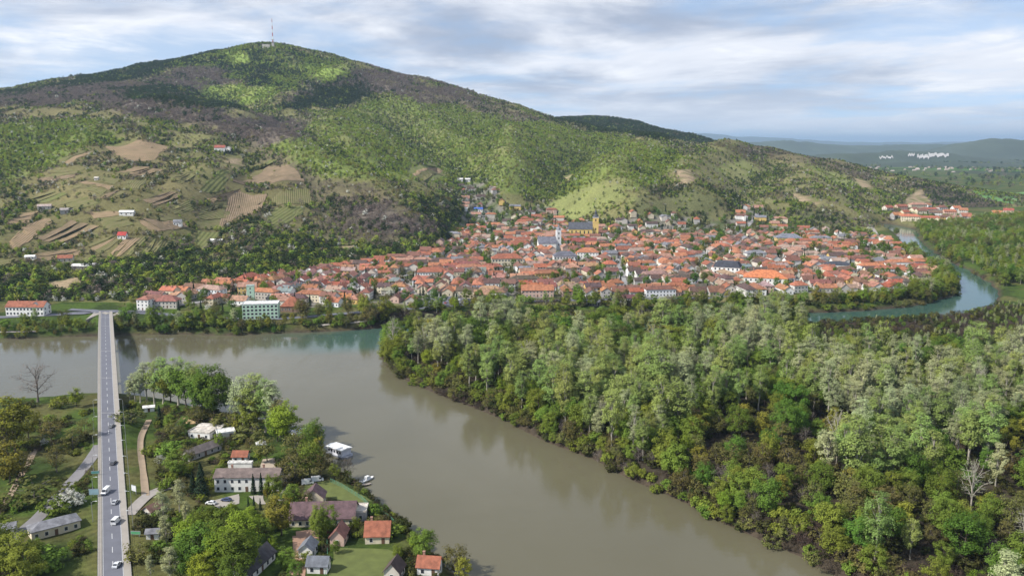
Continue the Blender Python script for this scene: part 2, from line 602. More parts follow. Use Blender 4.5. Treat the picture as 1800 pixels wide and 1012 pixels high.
_cx, _cy = np.arange(-1520, 1521, 16.0), np.arange(80, 1780, 16.0)
_CX, _CY = np.meshgrid(_cx, _cy)
_CS = dist_poly(WATER, _CX, _CY); _CS = np.where(inside(WATER, _CX, _CY), -_CS, _CS)


def coarse_sd(x, y):
    fx = np.clip((x + 1520) / 16, 0, len(_cx) - 1.001); fy = np.clip((y - 80) / 16, 0, len(_cy) - 1.001)
    i, j = fx.astype(int), fy.astype(int); u, v = fx - i, fy - j
    return (_CS[j, i] * (1 - u) + _CS[j, i + 1] * u) * (1 - v) + (_CS[j + 1, i] * (1 - u) + _CS[j + 1, i + 1] * u) * v


def terrain_raw(x, y):
    h = tps(x, y)
    for l, a, w in SPURS:
        m = (x > l[:, 0].min() - 4 * w) & (x < l[:, 0].max() + 4 * w) & (y > l[:, 1].min() - 4 * w) & (y < l[:, 1].max() + 4 * w)
        if m.any():
            d = dist_poly(smooth_line(l, 40), x[m], y[m], False)
            h[m] += 1.5 * a * np.exp(-(d / w) ** 2) * np.clip((h[m] - 8) / 22, 0, 1)
    h = np.maximum(h, 4.2)
    h = 4.6 + (h - 4.6) * sstep(600, 700, y)
    k = np.clip((h - 14) / 70, 0, 1)
    h = h + k * ((fbm(x / 190, y / 190, 3, 4) - 0.5) * 34 + (fbm((x + y * .5) / 50, y / 80, 8, 3) - 0.5) * 15)
    h = h + (fbm(x / 28, y / 28, 12, 3) - 0.5) * 1.1 * (y < 700)
    near = (y < 1750) & (np.abs(x) < 1500)
    sd = np.full(np.shape(x), 500.0)
    if near.any():
        xx, yy = x[near], y[near]
        q = coarse_sd(xx, yy)
        c = np.abs(q) < 34
        d = dist_poly(WATER, xx[c], yy[c])
        q[c] = np.where(inside(WATER, xx[c], yy[c]), -d, d)
        sd[near] = q
    bank = sstep(-1.0, 7.5, sd)
    h = np.where(sd < 8, -0.6 + (h + 0.6) * bank, h)
    h = np.where(sd < -1, np.maximum(-0.6 + sd * 0.25, -4), h)
    # causeway of the bridge road on the near side, abutment on the town side
    db = np.abs(x - br_x(y))
    dz = deck_z(y) - 0.35
    for lo, hi in ((-400, 402), (640, 672)):
        m = (y > lo - 14) & (y < hi + 14)
        w = (1 - sstep(6.6, 17.0, db)) * sstep(lo - 14, lo, y) * (1 - sstep(hi, hi + 14, y))
        h = np.where(m & (h > -0.4), h + (np.maximum(dz, h) - h) * w, h)
    return h, sd


class Grid:
    def __init__(s, x0, x1, y0, y1, st):
        s.xs = np.arange(x0, x1 + st / 2, st); s.ys = np.arange(y0, y1 + st / 2, st)
        s.X, s.Y = np.meshgrid(s.xs, s.ys)
        s.h, s.sd = terrain_raw(s.X, s.Y)
        s.st = st

    def z(s, x, y):
        fx = np.clip((x - s.xs[0]) / s.st, 0, len(s.xs) - 1.001); fy = np.clip((y - s.ys[0]) / s.st, 0, len(s.ys) - 1.001)
        i, j = fx.astype(int), fy.astype(int); u, v = fx - i, fy - j
        h = s.h
        return (h[j, i] * (1 - u) + h[j, i + 1] * u) * (1 - v) + (h[j + 1, i] * (1 - u) + h[j + 1, i + 1] * u) * v


GN_ = Grid(-780, 810, 120, 1002, 3.0)
GF_ = Grid(-2600, 2300, 996, 4490, 12.0)
# the two sheets share their seam: the fine sheet takes the coarse sheet's heights along its far edge
_row = (GN_.Y > 996)
GN_.h[_row] = GF_.z(GN_.X[_row], np.maximum(GN_.Y[_row], 996)) - 0.15


def ground(x, y):
    x, y = np.asarray(x, float), np.asarray(y, float)
    a = GN_.z(x, y); b = GF_.z(x, y)
    return np.where((y < 1000) & (np.abs(x) < 778), a, b)


def hit(px, py):
    """where the sight line through a photo pixel meets the ground"""
    dx, dy, dz = ray(px, py)
    t = np.concatenate([np.arange(150, 1100, 1.0), np.arange(1100, 4400, 3.0)])
    x, y, z = dx * t, dy * t, CAM_H + dz * t
    b = z < np.maximum(ground(x, y), 0)
    i = int(np.argmax(b)) if b.any() else len(t) - 1
    return np.array([x[i], y[i], max(float(ground(x[i], y[i])), 0.0)])


def hits(pts): return np.array([hit(*p) for p in pts])


# ---- ground colours: what grows or lies there (grass, woodland floor, dry meadow, trodden soil, town yards)
TOWN_PX = [(232, 545), (262, 522), (400, 503), (520, 484), (600, 470), (700, 456), (765, 440), (800, 412), (815, 372), (812, 326), (850, 318), (880, 350), (905, 366), (960, 362),
           (1000, 392), (1080, 398), (1110, 380), (1180, 372), (1230, 392), (1290, 385), (1312, 362), (1345, 362), (1372, 385), (1410, 402), (1500, 415), (1560, 425), (1590, 450), (1628, 472), (1640, 496),
           (1560, 512), (1400, 516), (1200, 520), (1000, 524), (880, 528), (760, 536), (640, 532), (520, 548), (430, 556), (300, 548)]
# zones of the hillside: name, outline in the photograph
ZONES = [
    ('scrub', [(-900, 40), (2500, 40), (2500, 700), (-900, 700)]),
    ('green', [(440, 262), (540, 215), (640, 178), (760, 170), (900, 205), (1060, 240), (1180, 262), (1200, 300), (1120, 330), (950, 345), (840, 330), (760, 320), (640, 310), (520, 290)]),
    ('green', [(0, 212), (160, 216), (240, 250), (170, 282), (90, 310), (0, 326)]),
    ('darkwood', [(-900, 190), (0, 172), (430, 80), (440, 96), (330, 112), (180, 148), (60, 172), (-900, 230)]),
    ('bare', [(0, 176), (160, 150), (250, 138), (330, 128), (400, 128), (430, 150), (330, 166), (200, 178), (60, 186), (-300, 210)]),
    ('mixpeak', [(340, 104), (440, 82), (520, 88), (600, 112), (640, 128), (560, 146), (480, 160), (410, 130), (300, 124)]),
    ('bright', [(520, 112), (600, 112), (612, 124), (560, 140), (500, 148)]),
    ('bright', [(390, 95), (440, 90), (460, 112), (400, 118)]),
    ('bright', [(345, 150), (430, 146), (478, 152), (470, 176), (425, 188), (350, 172)]),
    ('darkwood', [(200, 168), (260, 150), (340, 170), (420, 188), (400, 200), (300, 190)]),
    ('bare', [(480, 178), (560, 146), (640, 122), (720, 138), (800, 160), (870, 184), (840, 192), (740, 178), (640, 160), (560, 178)]),
    ('darkwood', [(480, 190), (560, 150), (640, 140), (640, 168), (560, 186)]),
    ('spurmix', [(640, 135), (860, 184), (960, 206), (1000, 218), (900, 212), (760, 176)]),
    ('bare', [(200, 172), (330, 182), (400, 205), (520, 214), (540, 238), (470, 262), (400, 236), (300, 212), (190, 196)]),
    ('meadow', [(-100, 190), (120, 184), (220, 196), (250, 206), (120, 208), (-100, 216)]),
    ('meadow', [(175, 252), (250, 244), (310, 262), (290, 292), (220, 300), (150, 320), (60, 318), (110, 286)]),
    ('meadow', [(70, 300), (300, 300), (360, 330), (340, 400), (250, 460), (120, 450), (0, 440), (0, 380)]),
    ('meadow', [(380, 300), (520, 290), (560, 340), (520, 420), (440, 430), (340, 420), (350, 350)]),
    ('darkgreen', [(-400, 470), (0, 470), (130, 478), (260, 462), (330, 432), (390, 410), (450, 400), (520, 420), (600, 440), (700, 430), (762, 440), (700, 456), (560, 482), (400, 505), (260, 524), (0, 540), (-400, 560)]),
    ('spurmix', [(400, 236), (480, 262), (560, 300), (640, 320), (720, 352), (790, 345), (770, 410), (740, 430), (640, 430), (560, 400), (540, 330), (440, 280)]),
    ('bare', [(600, 350), (680, 362), (765, 405), (740, 425), (640, 405)]),
    ('darkgreen', [(700, 350), (780, 340), (815, 372), (800, 412), (762, 440), (740, 425), (775, 408)]),
    ('darkgreen', [(400, 395), (470, 372), (480, 400), (440, 420), (400, 425)]),
    ('meadowg', [(700, 296), (770, 286), (790, 312), (750, 322), (712, 312)]),
    ('meadowg', [(955, 356), (1020, 332), (1086, 318), (1108, 346), (1040, 376), (985, 384)]),
    ('meadowg', [(1240, 290), (1320, 284), (1340, 310), (1260, 318)]),
    ('meadowg', [(1420, 290), (1470, 300), (1530, 335), (1480, 330)]),
    ('darkscrub', [(1110, 340), (1200, 310), (1290, 352), (1290, 386), (1180, 372), (1110, 384)]),
    ('spurmix', [(1180, 252), (1300, 258), (1400, 274), (1500, 294), (1640, 324), (1560, 318), (1400, 290), (1290, 272)]),
    ('darkbare', [(1590, 320), (1660, 326), (1800, 366), (1850, 392), (1720, 372), (1650, 364)]),
    ('darkwood', [(960, 185), (1070, 192), (1210, 236), (1180, 250), (1100, 240), (1000, 216)]),
    ('darkscrub', [(1390, 372), (1440, 366), (1530, 402), (1500, 416), (1410, 402)]),
]
ZNAMES = ['scrub', 'green', 'darkwood', 'bare', 'mixpeak', 'bright', 'meadow', 'darkgreen', 'meadowg', 'darkscrub', 'spurmix', 'darkbare']


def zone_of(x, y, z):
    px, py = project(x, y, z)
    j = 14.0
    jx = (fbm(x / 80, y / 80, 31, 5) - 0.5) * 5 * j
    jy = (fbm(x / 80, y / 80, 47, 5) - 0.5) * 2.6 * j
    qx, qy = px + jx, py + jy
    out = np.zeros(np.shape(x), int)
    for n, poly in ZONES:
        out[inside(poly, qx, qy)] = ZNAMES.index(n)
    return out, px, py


SCARS = [[(1190, 300), (1215, 296), (1222, 322), (1196, 326)], [(1392, 340), (1425, 346), (1440, 360), (1405, 356)], [(1500, 312), (1522, 318), (1540, 336), (1515, 332)],
         [(1612, 334), (1620, 332), (1640, 362), (1598, 360), (1590, 352)], [(398, 270), (425, 274), (428, 296), (408, 298)],
         [(60, 500), (140, 488), (150, 505), (100, 512)], [(1100, 398), (1130, 396), (1180, 404), (1140, 410)], [(810, 440), (830, 436), (840, 446)],
         [(985, 310), (1010, 306), (1000, 320)], [(590, 432), (628, 430), (625, 442), (596, 444)]]


def ground_colours(g):
    x, y, z = g.X.ravel(), g.Y.ravel(), g.h.ravel()
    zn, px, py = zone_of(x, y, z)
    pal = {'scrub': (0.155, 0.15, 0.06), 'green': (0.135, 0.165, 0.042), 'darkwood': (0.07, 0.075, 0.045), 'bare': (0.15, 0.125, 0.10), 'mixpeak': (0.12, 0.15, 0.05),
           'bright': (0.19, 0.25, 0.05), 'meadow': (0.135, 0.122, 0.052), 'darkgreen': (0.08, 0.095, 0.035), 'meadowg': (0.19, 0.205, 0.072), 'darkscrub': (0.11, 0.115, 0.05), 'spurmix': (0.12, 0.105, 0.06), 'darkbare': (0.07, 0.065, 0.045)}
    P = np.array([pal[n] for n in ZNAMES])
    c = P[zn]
    n1 = fbm(x / 35, y / 35, 61, 4)[:, None]
    n2 = fbm(x / 9, y / 9, 71, 3)[:, None]
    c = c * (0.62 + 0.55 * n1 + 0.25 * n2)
    dry = sstep(0.52, 0.66, fbm(x / 60, y / 60, 83, 4))[:, None]
    hillm = (y > 720)[:, None]
    c = np.where(hillm, c * (1 - 0.3 * dry) + np.array([0.24, 0.2, 0.1]) * 0.3 * dry, c)
    c = np.where((y > 2880)[:, None], np.array([0.05, 0.06, 0.03]) * (0.7 + 0.6 * n1), c)
    # flats: spring grass with worn patches
    flat = (y < 700) | (z < 5.3)
    g1 = np.array([0.06, 0.095, 0.017]); g2 = np.array([0.12, 0.105, 0.042]); g3 = np.array([0.035, 0.055, 0.013])
    w = sstep(0.45, 0.68, fbm(x / 26, y / 26, 91, 4))[:, None]; w2 = sstep(0.42, 0.7, fbm(x / 14, y / 14, 95, 3))[:, None]
    gr = (g1 * (1 - w2) + g3 * w2) * (1 - w * 0.75) + g2 * w * 0.75
    c = np.where(flat[:, None], gr, c)
    # island: litter under the trees, its colour darkened to deepen their shade
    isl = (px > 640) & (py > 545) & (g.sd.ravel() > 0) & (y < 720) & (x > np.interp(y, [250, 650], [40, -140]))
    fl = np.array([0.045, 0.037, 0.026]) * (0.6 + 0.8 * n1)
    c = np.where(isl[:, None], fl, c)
    for s in SCARS:
        jx = (fbm(x / 20, y / 20, 33, 3) - 0.5) * 16
        m = inside(s, px + jx, py + jx * .4) & (y > 700) & (fbm(x / 14, y / 14, 39, 3) > .43)
        c = np.where(m[:, None], np.array([0.31, 0.235, 0.15]) * (0.55 + 0.9 * n2), c)
    # town: paved yards and gardens
    t = inside(TOWN_PX, px, py) & (y > 690)
    yard = sstep(0.45, 0.55, fbm(x / 16, y / 16, 101, 3))[:, None]
    tc = np.array([0.19, 0.175, 0.15]) * yard + np.array([0.085, 0.105, 0.04]) * (1 - yard)
    c = np.where(t[:, None], tc * (0.8 + 0.4 * n2), c)
    # wet mud along the waterline
    sd = g.sd.ravel()
    mud = (1 - sstep(1.0, 4.5, sd + (n2[:, 0] - 0.5) * 5))[:, None]
    c = c * (1 - mud) + np.array([0.07, 0.054, 0.04]) * (0.7 + 0.6 * n2) * mud
    return np.clip(c, 0.01, 0.9)


def ground_material():
    m, nt, N, L, p = nodes('ground_cover')
    a = N.new('ShaderNodeAttribute'); a.attribute_name = 'tint'
    tc = N.new('ShaderNodeTexCoord')
    n = N.new('ShaderNodeTexNoise'); n.inputs['Scale'].default_value = 0.35; n.inputs['Detail'].default_value = 8
    n.inputs['Roughness'].default_value = 0.7
    L.new(tc.outputs['Object'], n.inputs['Vector'])
    r = N.new('ShaderNodeValToRGB')
    r.color_ramp.elements[0].position = 0.3; r.color_ramp.elements[0].color = (0.5, 0.5, 0.5, 1)
    r.color_ramp.elements[1].position = 0.7; r.color_ramp.elements[1].color = (1.4, 1.4, 1.35, 1)
    L.new(n.outputs[0], r.inputs[0])
    mx = N.new('ShaderNodeMix'); mx.data_type = 'RGBA'; mx.blend_type = 'MULTIPLY'; mx.inputs['Factor'].default_value = 1
    L.new(a.outputs['Color'], mx.inputs['A']); L.new(r.outputs[0], mx.inputs['B'])
    L.new(mx.outputs['Result'], p.inputs['Base Color'])
    p.inputs['Roughness'].default_value = 1.0
    p.inputs['Specular IOR Level'].default_value = 0.1
    b = N.new('ShaderNodeBump'); b.inputs['Strength'].default_value = 0.6; b.inputs['Distance'].default_value = 0.6
    L.new(n.outputs[0], b.inputs['Height']); L.new(b.outputs[0], p.inputs['Normal'])
    return m


GROUND = ground_material()


def grid_object(name, g, mat, col):
    ny, nx = g.X.shape
    v = np.stack([g.X, g.Y, g.h], -1).reshape(-1, 3)
    i = (np.arange(ny - 1)[:, None] * nx + np.arange(nx - 1)[None]).ravel()
    f = np.stack([i, i + 1, i + 1 + nx, i + nx], -1)
    me = mesh_from(name, v, f, mat, None, True)
    at = me.attributes.new('tint', 'FLOAT_COLOR', 'POINT')
    at.data.foreach_set('color', np.concatenate([col, np.ones((len(col), 1))], 1).astype(np.float32).ravel())
    o = link(name, me)
    tag(o, kind='structure')
    return o


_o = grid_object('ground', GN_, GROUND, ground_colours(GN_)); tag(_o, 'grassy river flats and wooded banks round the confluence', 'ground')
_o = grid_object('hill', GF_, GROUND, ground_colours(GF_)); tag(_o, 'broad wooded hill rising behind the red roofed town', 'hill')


# the plain beyond, out to the horizon
def plain_material():
    m, nt, N, L, p = nodes('far_plain')
    tc = N.new('ShaderNodeTexCoord')
    mp = N.new('ShaderNodeMapping'); mp.inputs['Scale'].default_value = (0.0011, 0.0022, 1)
    L.new(tc.outputs['Object'], mp.inputs[0])
    vo = N.new('ShaderNodeTexVoronoi'); vo.inputs['Scale'].default_value = 1.0; vo.inputs['Randomness'].default_value = 1
    L.new(mp.outputs[0], vo.inputs['Vector'])
    r = N.new('ShaderNodeValToRGB'); r.color_ramp.interpolation = 'CONSTANT'
    cols = [(0.05, 0.07, 0.03), (0.09, 0.13, 0.04), (0.16, 0.15, 0.08), (0.05, 0.065, 0.03), (0.08, 0.16, 0.04), (0.13, 0.11, 0.07)]
    els = r.color_ramp.elements
    while len(els) < len(cols): els.new(0.5)
    for k, e in enumerate(els): e.position = k / len(cols); e.color = (*cols[k], 1)
    sp = N.new('ShaderNodeSeparateColor'); L.new(vo.outputs['Color'], sp.inputs[0])
    L.new(sp.outputs[0], r.inputs[0])
    n = N.new('ShaderNodeTexNoise'); n.inputs['Scale'].default_value = 0.004; n.inputs['Detail'].default_value = 8
    L.new(tc.outputs['Object'], n.inputs['Vector'])
    r2 = N.new('ShaderNodeValToRGB'); r2.color_ramp.elements[0].position = 0.48; r2.color_ramp.elements[1].position = 0.56
    L.new(n.outputs[0], r2.inputs[0])
    mx = N.new('ShaderNodeMix'); mx.data_type = 'RGBA'
    L.new(r2.outputs[0], mx.inputs['Factor']); L.new(r.outputs[0], mx.inputs['A']); mx.inputs['B'].default_value = (0.035, 0.05, 0.025, 1)
    L.new(mx.outputs['Result'], p.inputs['Base Color'])
    p.inputs['Roughness'].default_value = 1.0
    p.inputs['Specular IOR Level'].default_value = 0.0
    return m


def plain_sheet():
    # a frame of land round the modelled hill and flats, one sheet with a hole
    X0, X1, Y0, Y1 = -2600, 2300, 996, 4490
    xs = [-45000, X0, X1, 45000]; ys = [-3000, 122, Y0, Y1, 70000]
    nx0, nx1 = -779, 809
    v, f = [], []

    def quad(a, b, c, d):
        n = len(v); v.extend([(a, c, 3.4), (b, c, 3.4), (b, d, 3.4), (a, d, 3.4)]); f.append((n, n + 1, n + 2, n + 3))
    quad(-45000, 45000, Y1, 70000)
    quad(-45000, X0, Y0, Y1); quad(X1, 45000, Y0, Y1)
    quad(-45000, nx0, 122, Y0); quad(nx1, 45000, 122, Y0)
    quad(-45000, 45000, -3000, 122)
    me = mesh_from('plain', v, f, plain_material())
    return tag(link('plain', me), 'flat farmland stretching to the horizon beyond the hill', 'plain', kind='structure')


plain_sheet()


# ---- the water of the two rivers
def water():
    st = 12.0
    xs = np.arange(-776, 806, st); ys = np.arange(124, 1640, st)
    X, Y = np.meshgrid(xs, ys)
    ny, nx = X.shape
    px, py = project(X, Y, np.zeros_like(X))
    # clear green water of the side river, brown water of the main one, mixing along the town bank
    w = 0.9 * sstep(585, 650, px + (608 - py) * 2.0 + (fbm(X / 60, Y / 12, 7, 3) - .5) * 60) * (1 - sstep(604, 622, py + (px > 1000) * -80))
    w = np.maximum(w, 0.95 * (1 - sstep(6, 26, np.abs(py - 600) + (fbm(X / 50, Y / 14, 17, 3) - .5) * 26)) * sstep(380, 620, px) * (px < 680))
    w = np.maximum(w, (px > 700) & (py < 606))
    v = np.stack([X, Y, np.zeros_like(X)], -1).reshape(-1, 3)
    i = (np.arange(ny - 1)[:, None] * nx + np.arange(nx - 1)[None]).ravel()
    f = np.stack([i, i + 1, i + 1 + nx, i + nx], -1)
    m, nt, N, L, p = nodes('river_water')
    a = N.new('ShaderNodeAttribute'); a.attribute_name = 'river'
    tc = N.new('ShaderNodeTexCoord')
    n0 = N.new('ShaderNodeTexNoise'); n0.inputs['Scale'].default_value = 0.012; n0.inputs['Detail'].default_value = 5
    n0.inputs['Distortion'].default_value = 1.0
    L.new(tc.outputs['Object'], n0.inputs['Vector'])
    br = N.new('ShaderNodeMix'); br.data_type = 'RGBA'
    br.inputs['A'].default_value = (0.098, 0.088, 0.050, 1); br.inputs['B'].default_value = (0.135, 0.124, 0.080, 1)
    L.new(n0.outputs[0], br.inputs['Factor'])
    mx = N.new('ShaderNodeMix'); mx.data_type = 'RGBA'
    L.new(a.outputs['Fac'], mx.inputs['Factor']); L.new(br.outputs['Result'], mx.inputs['A'])
    mx.inputs['B'].default_value = (0.045, 0.092, 0.072, 1)
    L.new(mx.outputs['Result'], p.inputs['Base Color'])
    n3 = N.new('ShaderNodeTexNoise'); n3.inputs['Scale'].default_value = 0.03; n3.inputs['Detail'].default_value = 6; n3.inputs['Distortion'].default_value = 2.0
    m3 = N.new('ShaderNodeMapping'); m3.inputs['Rotation'].default_value = (0, 0, 0.6); m3.inputs['Scale'].default_value = (1.6, .45, 1)
    L.new(tc.outputs['Object'], m3.inputs[0]); L.new(m3.outputs[0], n3.inputs['Vector'])
    rr = N.new('ShaderNodeMapRange'); rr.inputs['From Min'].default_value = .35; rr.inputs['From Max'].default_value = .65; rr.inputs['To Min'].default_value = .02; rr.inputs['To Max'].default_value = .12
    L.new(n3.outputs[0], rr.inputs['Value']); L.new(rr.outputs[0], p.inputs['Roughness'])
    p.inputs['IOR'].default_value = 1.33
    mp = N.new('ShaderNodeMapping'); mp.inputs['Scale'].default_value = (0.35, 0.8, 1)
    L.new(tc.outputs['Object'], mp.inputs[0])
    n1 = N.new('ShaderNodeTexNoise'); n1.inputs['Scale'].default_value = 0.55; n1.inputs['Detail'].default_value = 5
    n1.inputs['Roughness'].default_value = 0.6
    L.new(mp.outputs[0], n1.inputs['Vector'])
    n2 = N.new('ShaderNodeTexNoise'); n2.inputs['Scale'].default_value = 0.02; n2.inputs['Detail'].default_value = 3
    L.new(mp.outputs[0], n2.inputs['Vector'])
    amp = N.new('ShaderNodeMath'); amp.operation = 'MULTIPLY'
    L.new(n1.outputs[0], amp.inputs[0]); L.new(n3.outputs[0], amp.inputs[1])
    b = N.new('ShaderNodeBump'); b.inputs['Strength'].default_value = 0.16; b.inputs['Distance'].default_value = 0.6
    L.new(amp.outputs[0], b.inputs['Height']); L.new(b.outputs[0], p.inputs['Normal'])
    me = mesh_from('river', v, f, m)
    at = me.attributes.new('river', 'FLOAT', 'POINT')
    at.data.foreach_set('value', np.clip(w, 0, 1).astype(np.float32).ravel())
    return tag(link('river', me), 'wide brown river meeting a narrower green one', 'river', kind='structure')


water()


# ---- far hills beyond the plain
def far_range(name, label, prof, Y, thick, col, base=3.0, rough=0.0):
    P = at_y(np.array([p[0] for p in prof]), np.array([p[1] for p in prof]), Y)
    xs = np.linspace(P[0, 0], P[-1, 0], 160)
    zs = np.interp(xs, P[:, 0], P[:, 2])
    zs = zs + (fbm(xs / (Y * 0.02), xs * 0 + Y, 4, 4) - 0.5) * Y * 0.0022
    ts = np.linspace(-1, 1, 19)
    X, T = np.meshgrid(xs, ts)
    Z = base - 2 + (np.maximum(zs, base)[None] - base + 2) * (np.cos(T * math.pi / 2) ** 1.3) * (0.9 + 0.2 * fbm(X / (Y * .015), T * 3, 6, 3) * (np.abs(T) > 0.1))
    Yg = Y + T * thick + (fbm(X / (Y * .03), T * 0, 5, 2) - .5) * thick * .4
    v = np.stack([X, Yg, Z], -1).reshape(-1, 3)
    nx = len(xs); i = (np.arange(18)[:, None] * nx + np.arange(nx - 1)[None]).ravel()
    f = np.stack([i, i + 1, i + 1 + nx, i + nx], -1)
    mat = plain('cover_' + name, col, 1.0, 0.5, 0.0035)
    return tag(link(name, mesh_from(name, v, f, mat, None, True)), label, 'hills', kind='structure')


far_range('distant_hills', 'faint blue chain of distant hills on the horizon',
          [(700, 246), (900, 240), (1100, 236), (1195, 233), (1250, 235), (1300, 240), (1350, 241), (1420, 246), (1500, 250), (1600, 250), (1700, 250), (1800, 249), (1900, 244), (2100, 248)], 26000, 1800, (0.06, 0.075, 0.05, 1))
far_range('low_hills', 'low wooded hills crossing the plain', [(1200, 262), (1290, 252), (1380, 247), (1440, 252), (1500, 256), (1580, 254), (1640, 252), (1700, 256), (1800, 258), (2000, 256)], 11000, 900, (0.05, 0.065, 0.035, 1))
far_range('quarry_hill', 'dark rounded hill beside the white quarry', [(1600, 272), (1650, 262), (1690, 252), (1730, 245), (1755, 243), (1790, 248), (1850, 246), (1920, 258), (2050, 272)], 7600, 700, (0.05, 0.065, 0.04, 1))
far_range('wooded_rise', 'dark wooded rise on the far plain', [(1380, 282), (1450, 272), (1520, 268), (1580, 264), (1640, 266), (1680, 272), (1760, 280)], 6300, 420, (0.04, 0.055, 0.028, 1))
far_range('field_rise', 'low dark wood at the edge of the far fields', [(1450, 291), (1560, 285), (1650, 284), (1760, 288), (1900, 286), (2100, 290)], 5200, 220, (0.035, 0.05, 0.025, 1))


def quarry():
    """white benches cut into the front slope of the wooded rise"""
    dg = bpy.context.evaluated_depsgraph_get()
    rise = bpy.data.objects['wooded_rise']
    m = MB()
    for x0, x1, y0, y1 in ((1596, 1608, 270, 274), (1612, 1634, 272, 278), (1632, 1668, 269, 275), (1546, 1570, 275, 278)):
        nx, ny = 12, 5
        base = len(m.v); g = []
        for j in range(ny):
            for i in range(nx):
                px = x0 + (x1 - x0) * i / (nx - 1); py = y0 + (y1 - y0) * j / (ny - 1) + 1.6 * math.sin(i * 1.7 + x0) + 1.1 * math.sin(i * 3.1 + y0)
                d = Vector([float(q) for q in ray(px, py)]).normalized()
                ok, loc, nn, _ = rise.ray_cast(Vector((0, 0, CAM_H)), d)
                while not ok and py < 292:
                    py += 1.0
                    d = Vector([float(q) for q in ray(px, py)]).normalized()
                    ok, loc, nn, _ = rise.ray_cast(Vector((0, 0, CAM_H)), d)
                g.append(tuple(loc - d * 20))
        m.add(g, [(j * nx + i, j * nx + i + 1, (j + 1) * nx + i + 1, (j + 1) * nx + i) for j in range(ny - 1) for i in range(nx - 1)])
    o = m.build('quarry_face', plain('quarry_stone', (0.40, 0.385, 0.36, 1), 1, 0.5, 0.03))
    tag(o, 'white rock face of a quarry on the far hills', 'quarry', kind='structure')


bpy.context.view_layer.update()
quarry()


# ---- sheets draped over the ground: lanes, tracks, lawns, vineyard plots
def lane(name, pts, width, mat, off=0.12, world=False, kind='structure', label=None, cat=None, step=3.0, cross=5):
    P = np.asarray(pts, float)[:, :2] if world else hits(pts)[:, :2]
    P = smooth_line(P, step)
    T = np.gradient(P, axis=0); T /= np.linalg.norm(T, axis=1)[:, None] + 1e-9
    Nn = np.stack([-T[:, 1], T[:, 0]], -1)
    w = width * (1 + (fbm(np.arange(len(P)) / 6.0, np.zeros(len(P)), len(P), 2) - .5) * (0.35 if mat in (DIRT, GRAVEL) else 0.02))
    s = np.linspace(-.5, .5, cross)
    Q = P[:, None] + Nn[:, None] * (s[None, :, None] * w[:, None, None])
    z = ground(Q[..., 0], Q[..., 1])
    z = np.maximum(z, z.mean(1, keepdims=True)) + off
    v = np.concatenate([Q, z[..., None]], -1).reshape(-1, 3)
    n = len(P)
    i = (np.arange(n - 1)[:, None] * cross + np.arange(cross - 1)[None]).ravel()
    f = np.stack([i, i + cross, i + cross + 1, i + 1][::-1], -1)
    o = link(name, mesh_from(name, v, f, mat, None, True))
    return tag(o, label, cat, kind=kind)


def patch(name, poly_px, mat, off=0.15, step=3.0, label=None, cat=None, kind='structure', group=None, rot=None):
    """an outlined plot lying on the ground, its own rows along its longer side"""
    P = hits(poly_px)[:, :2]
    c = P.mean(0)
    if rot is None:
        e = np.roll(P, -1, 0) - P
        k = np.argmax(np.hypot(*e.T)); rot = math.atan2(e[k, 1], e[k, 0])
    ca, sa = math.cos(-rot), math.sin(-rot)
    R = np.array([[ca, -sa], [sa, ca]])
    Q = (P - c) @ R.T
    lo, hi = Q.min(0), Q.max(0)
    xs = np.linspace(lo[0], hi[0], max(3, int((hi[0] - lo[0]) / step) + 1)); ys = np.linspace(lo[1], hi[1], max(3, int((hi[1] - lo[1]) / step) + 1))
    X, Y = np.meshgrid(xs, ys)
    # keep the cells inside, snap the outline by clamping rows to the polygon's span
    X2 = X.copy()
    ok = np.zeros(len(ys), bool)
    for j, yv in enumerate(ys):
        yv = min(max(yv, lo[1] + 1e-3), hi[1] - 1e-3)
        cr = []
        for a, b in zip(Q, np.roll(Q, -1, 0)):
            if (a[1] > yv) != (b[1] > yv): cr.append(a[0] + (b[0] - a[0]) * (yv - a[1]) / (b[1] - a[1]))
        if len(cr) >= 2:
            X2[j] = np.linspace(min(cr), max(cr), len(xs)); ok[j] = True
    W = np.stack([X2, Y], -1) @ R + c
    W = W + (np.stack([fbm(W[..., 0] / 12, W[..., 1] / 12, 55, 2), fbm(W[..., 0] / 12, W[..., 1] / 12, 57, 2)], -1) - .5) * step * 1.2
    z = ground(W[..., 0], W[..., 1]) + off
    c3 = np.array([c[0], c[1], float(ground(c[0], c[1]))])
    V = np.concatenate([W, z[..., None]], -1) - c3
    V = V.reshape(-1, 3)
    Rz = np.array([[ca, -sa, 0], [sa, ca, 0], [0, 0, 1]])
    V = V @ Rz.T
    nx = len(xs)
    rows = [j for j in range(len(ys) - 1) if ok[j] and ok[j + 1]]
    i = (np.array(rows)[:, None] * nx + np.arange(nx - 1)[None]).ravel()
    f = np.stack([i, i + 1, i + 1 + nx, i + nx], -1)
    me = mesh_from(name, V, f, mat, None, True)
    o = link(name, me, None, c3, rot)
    return tag(o, label, cat, group, kind)


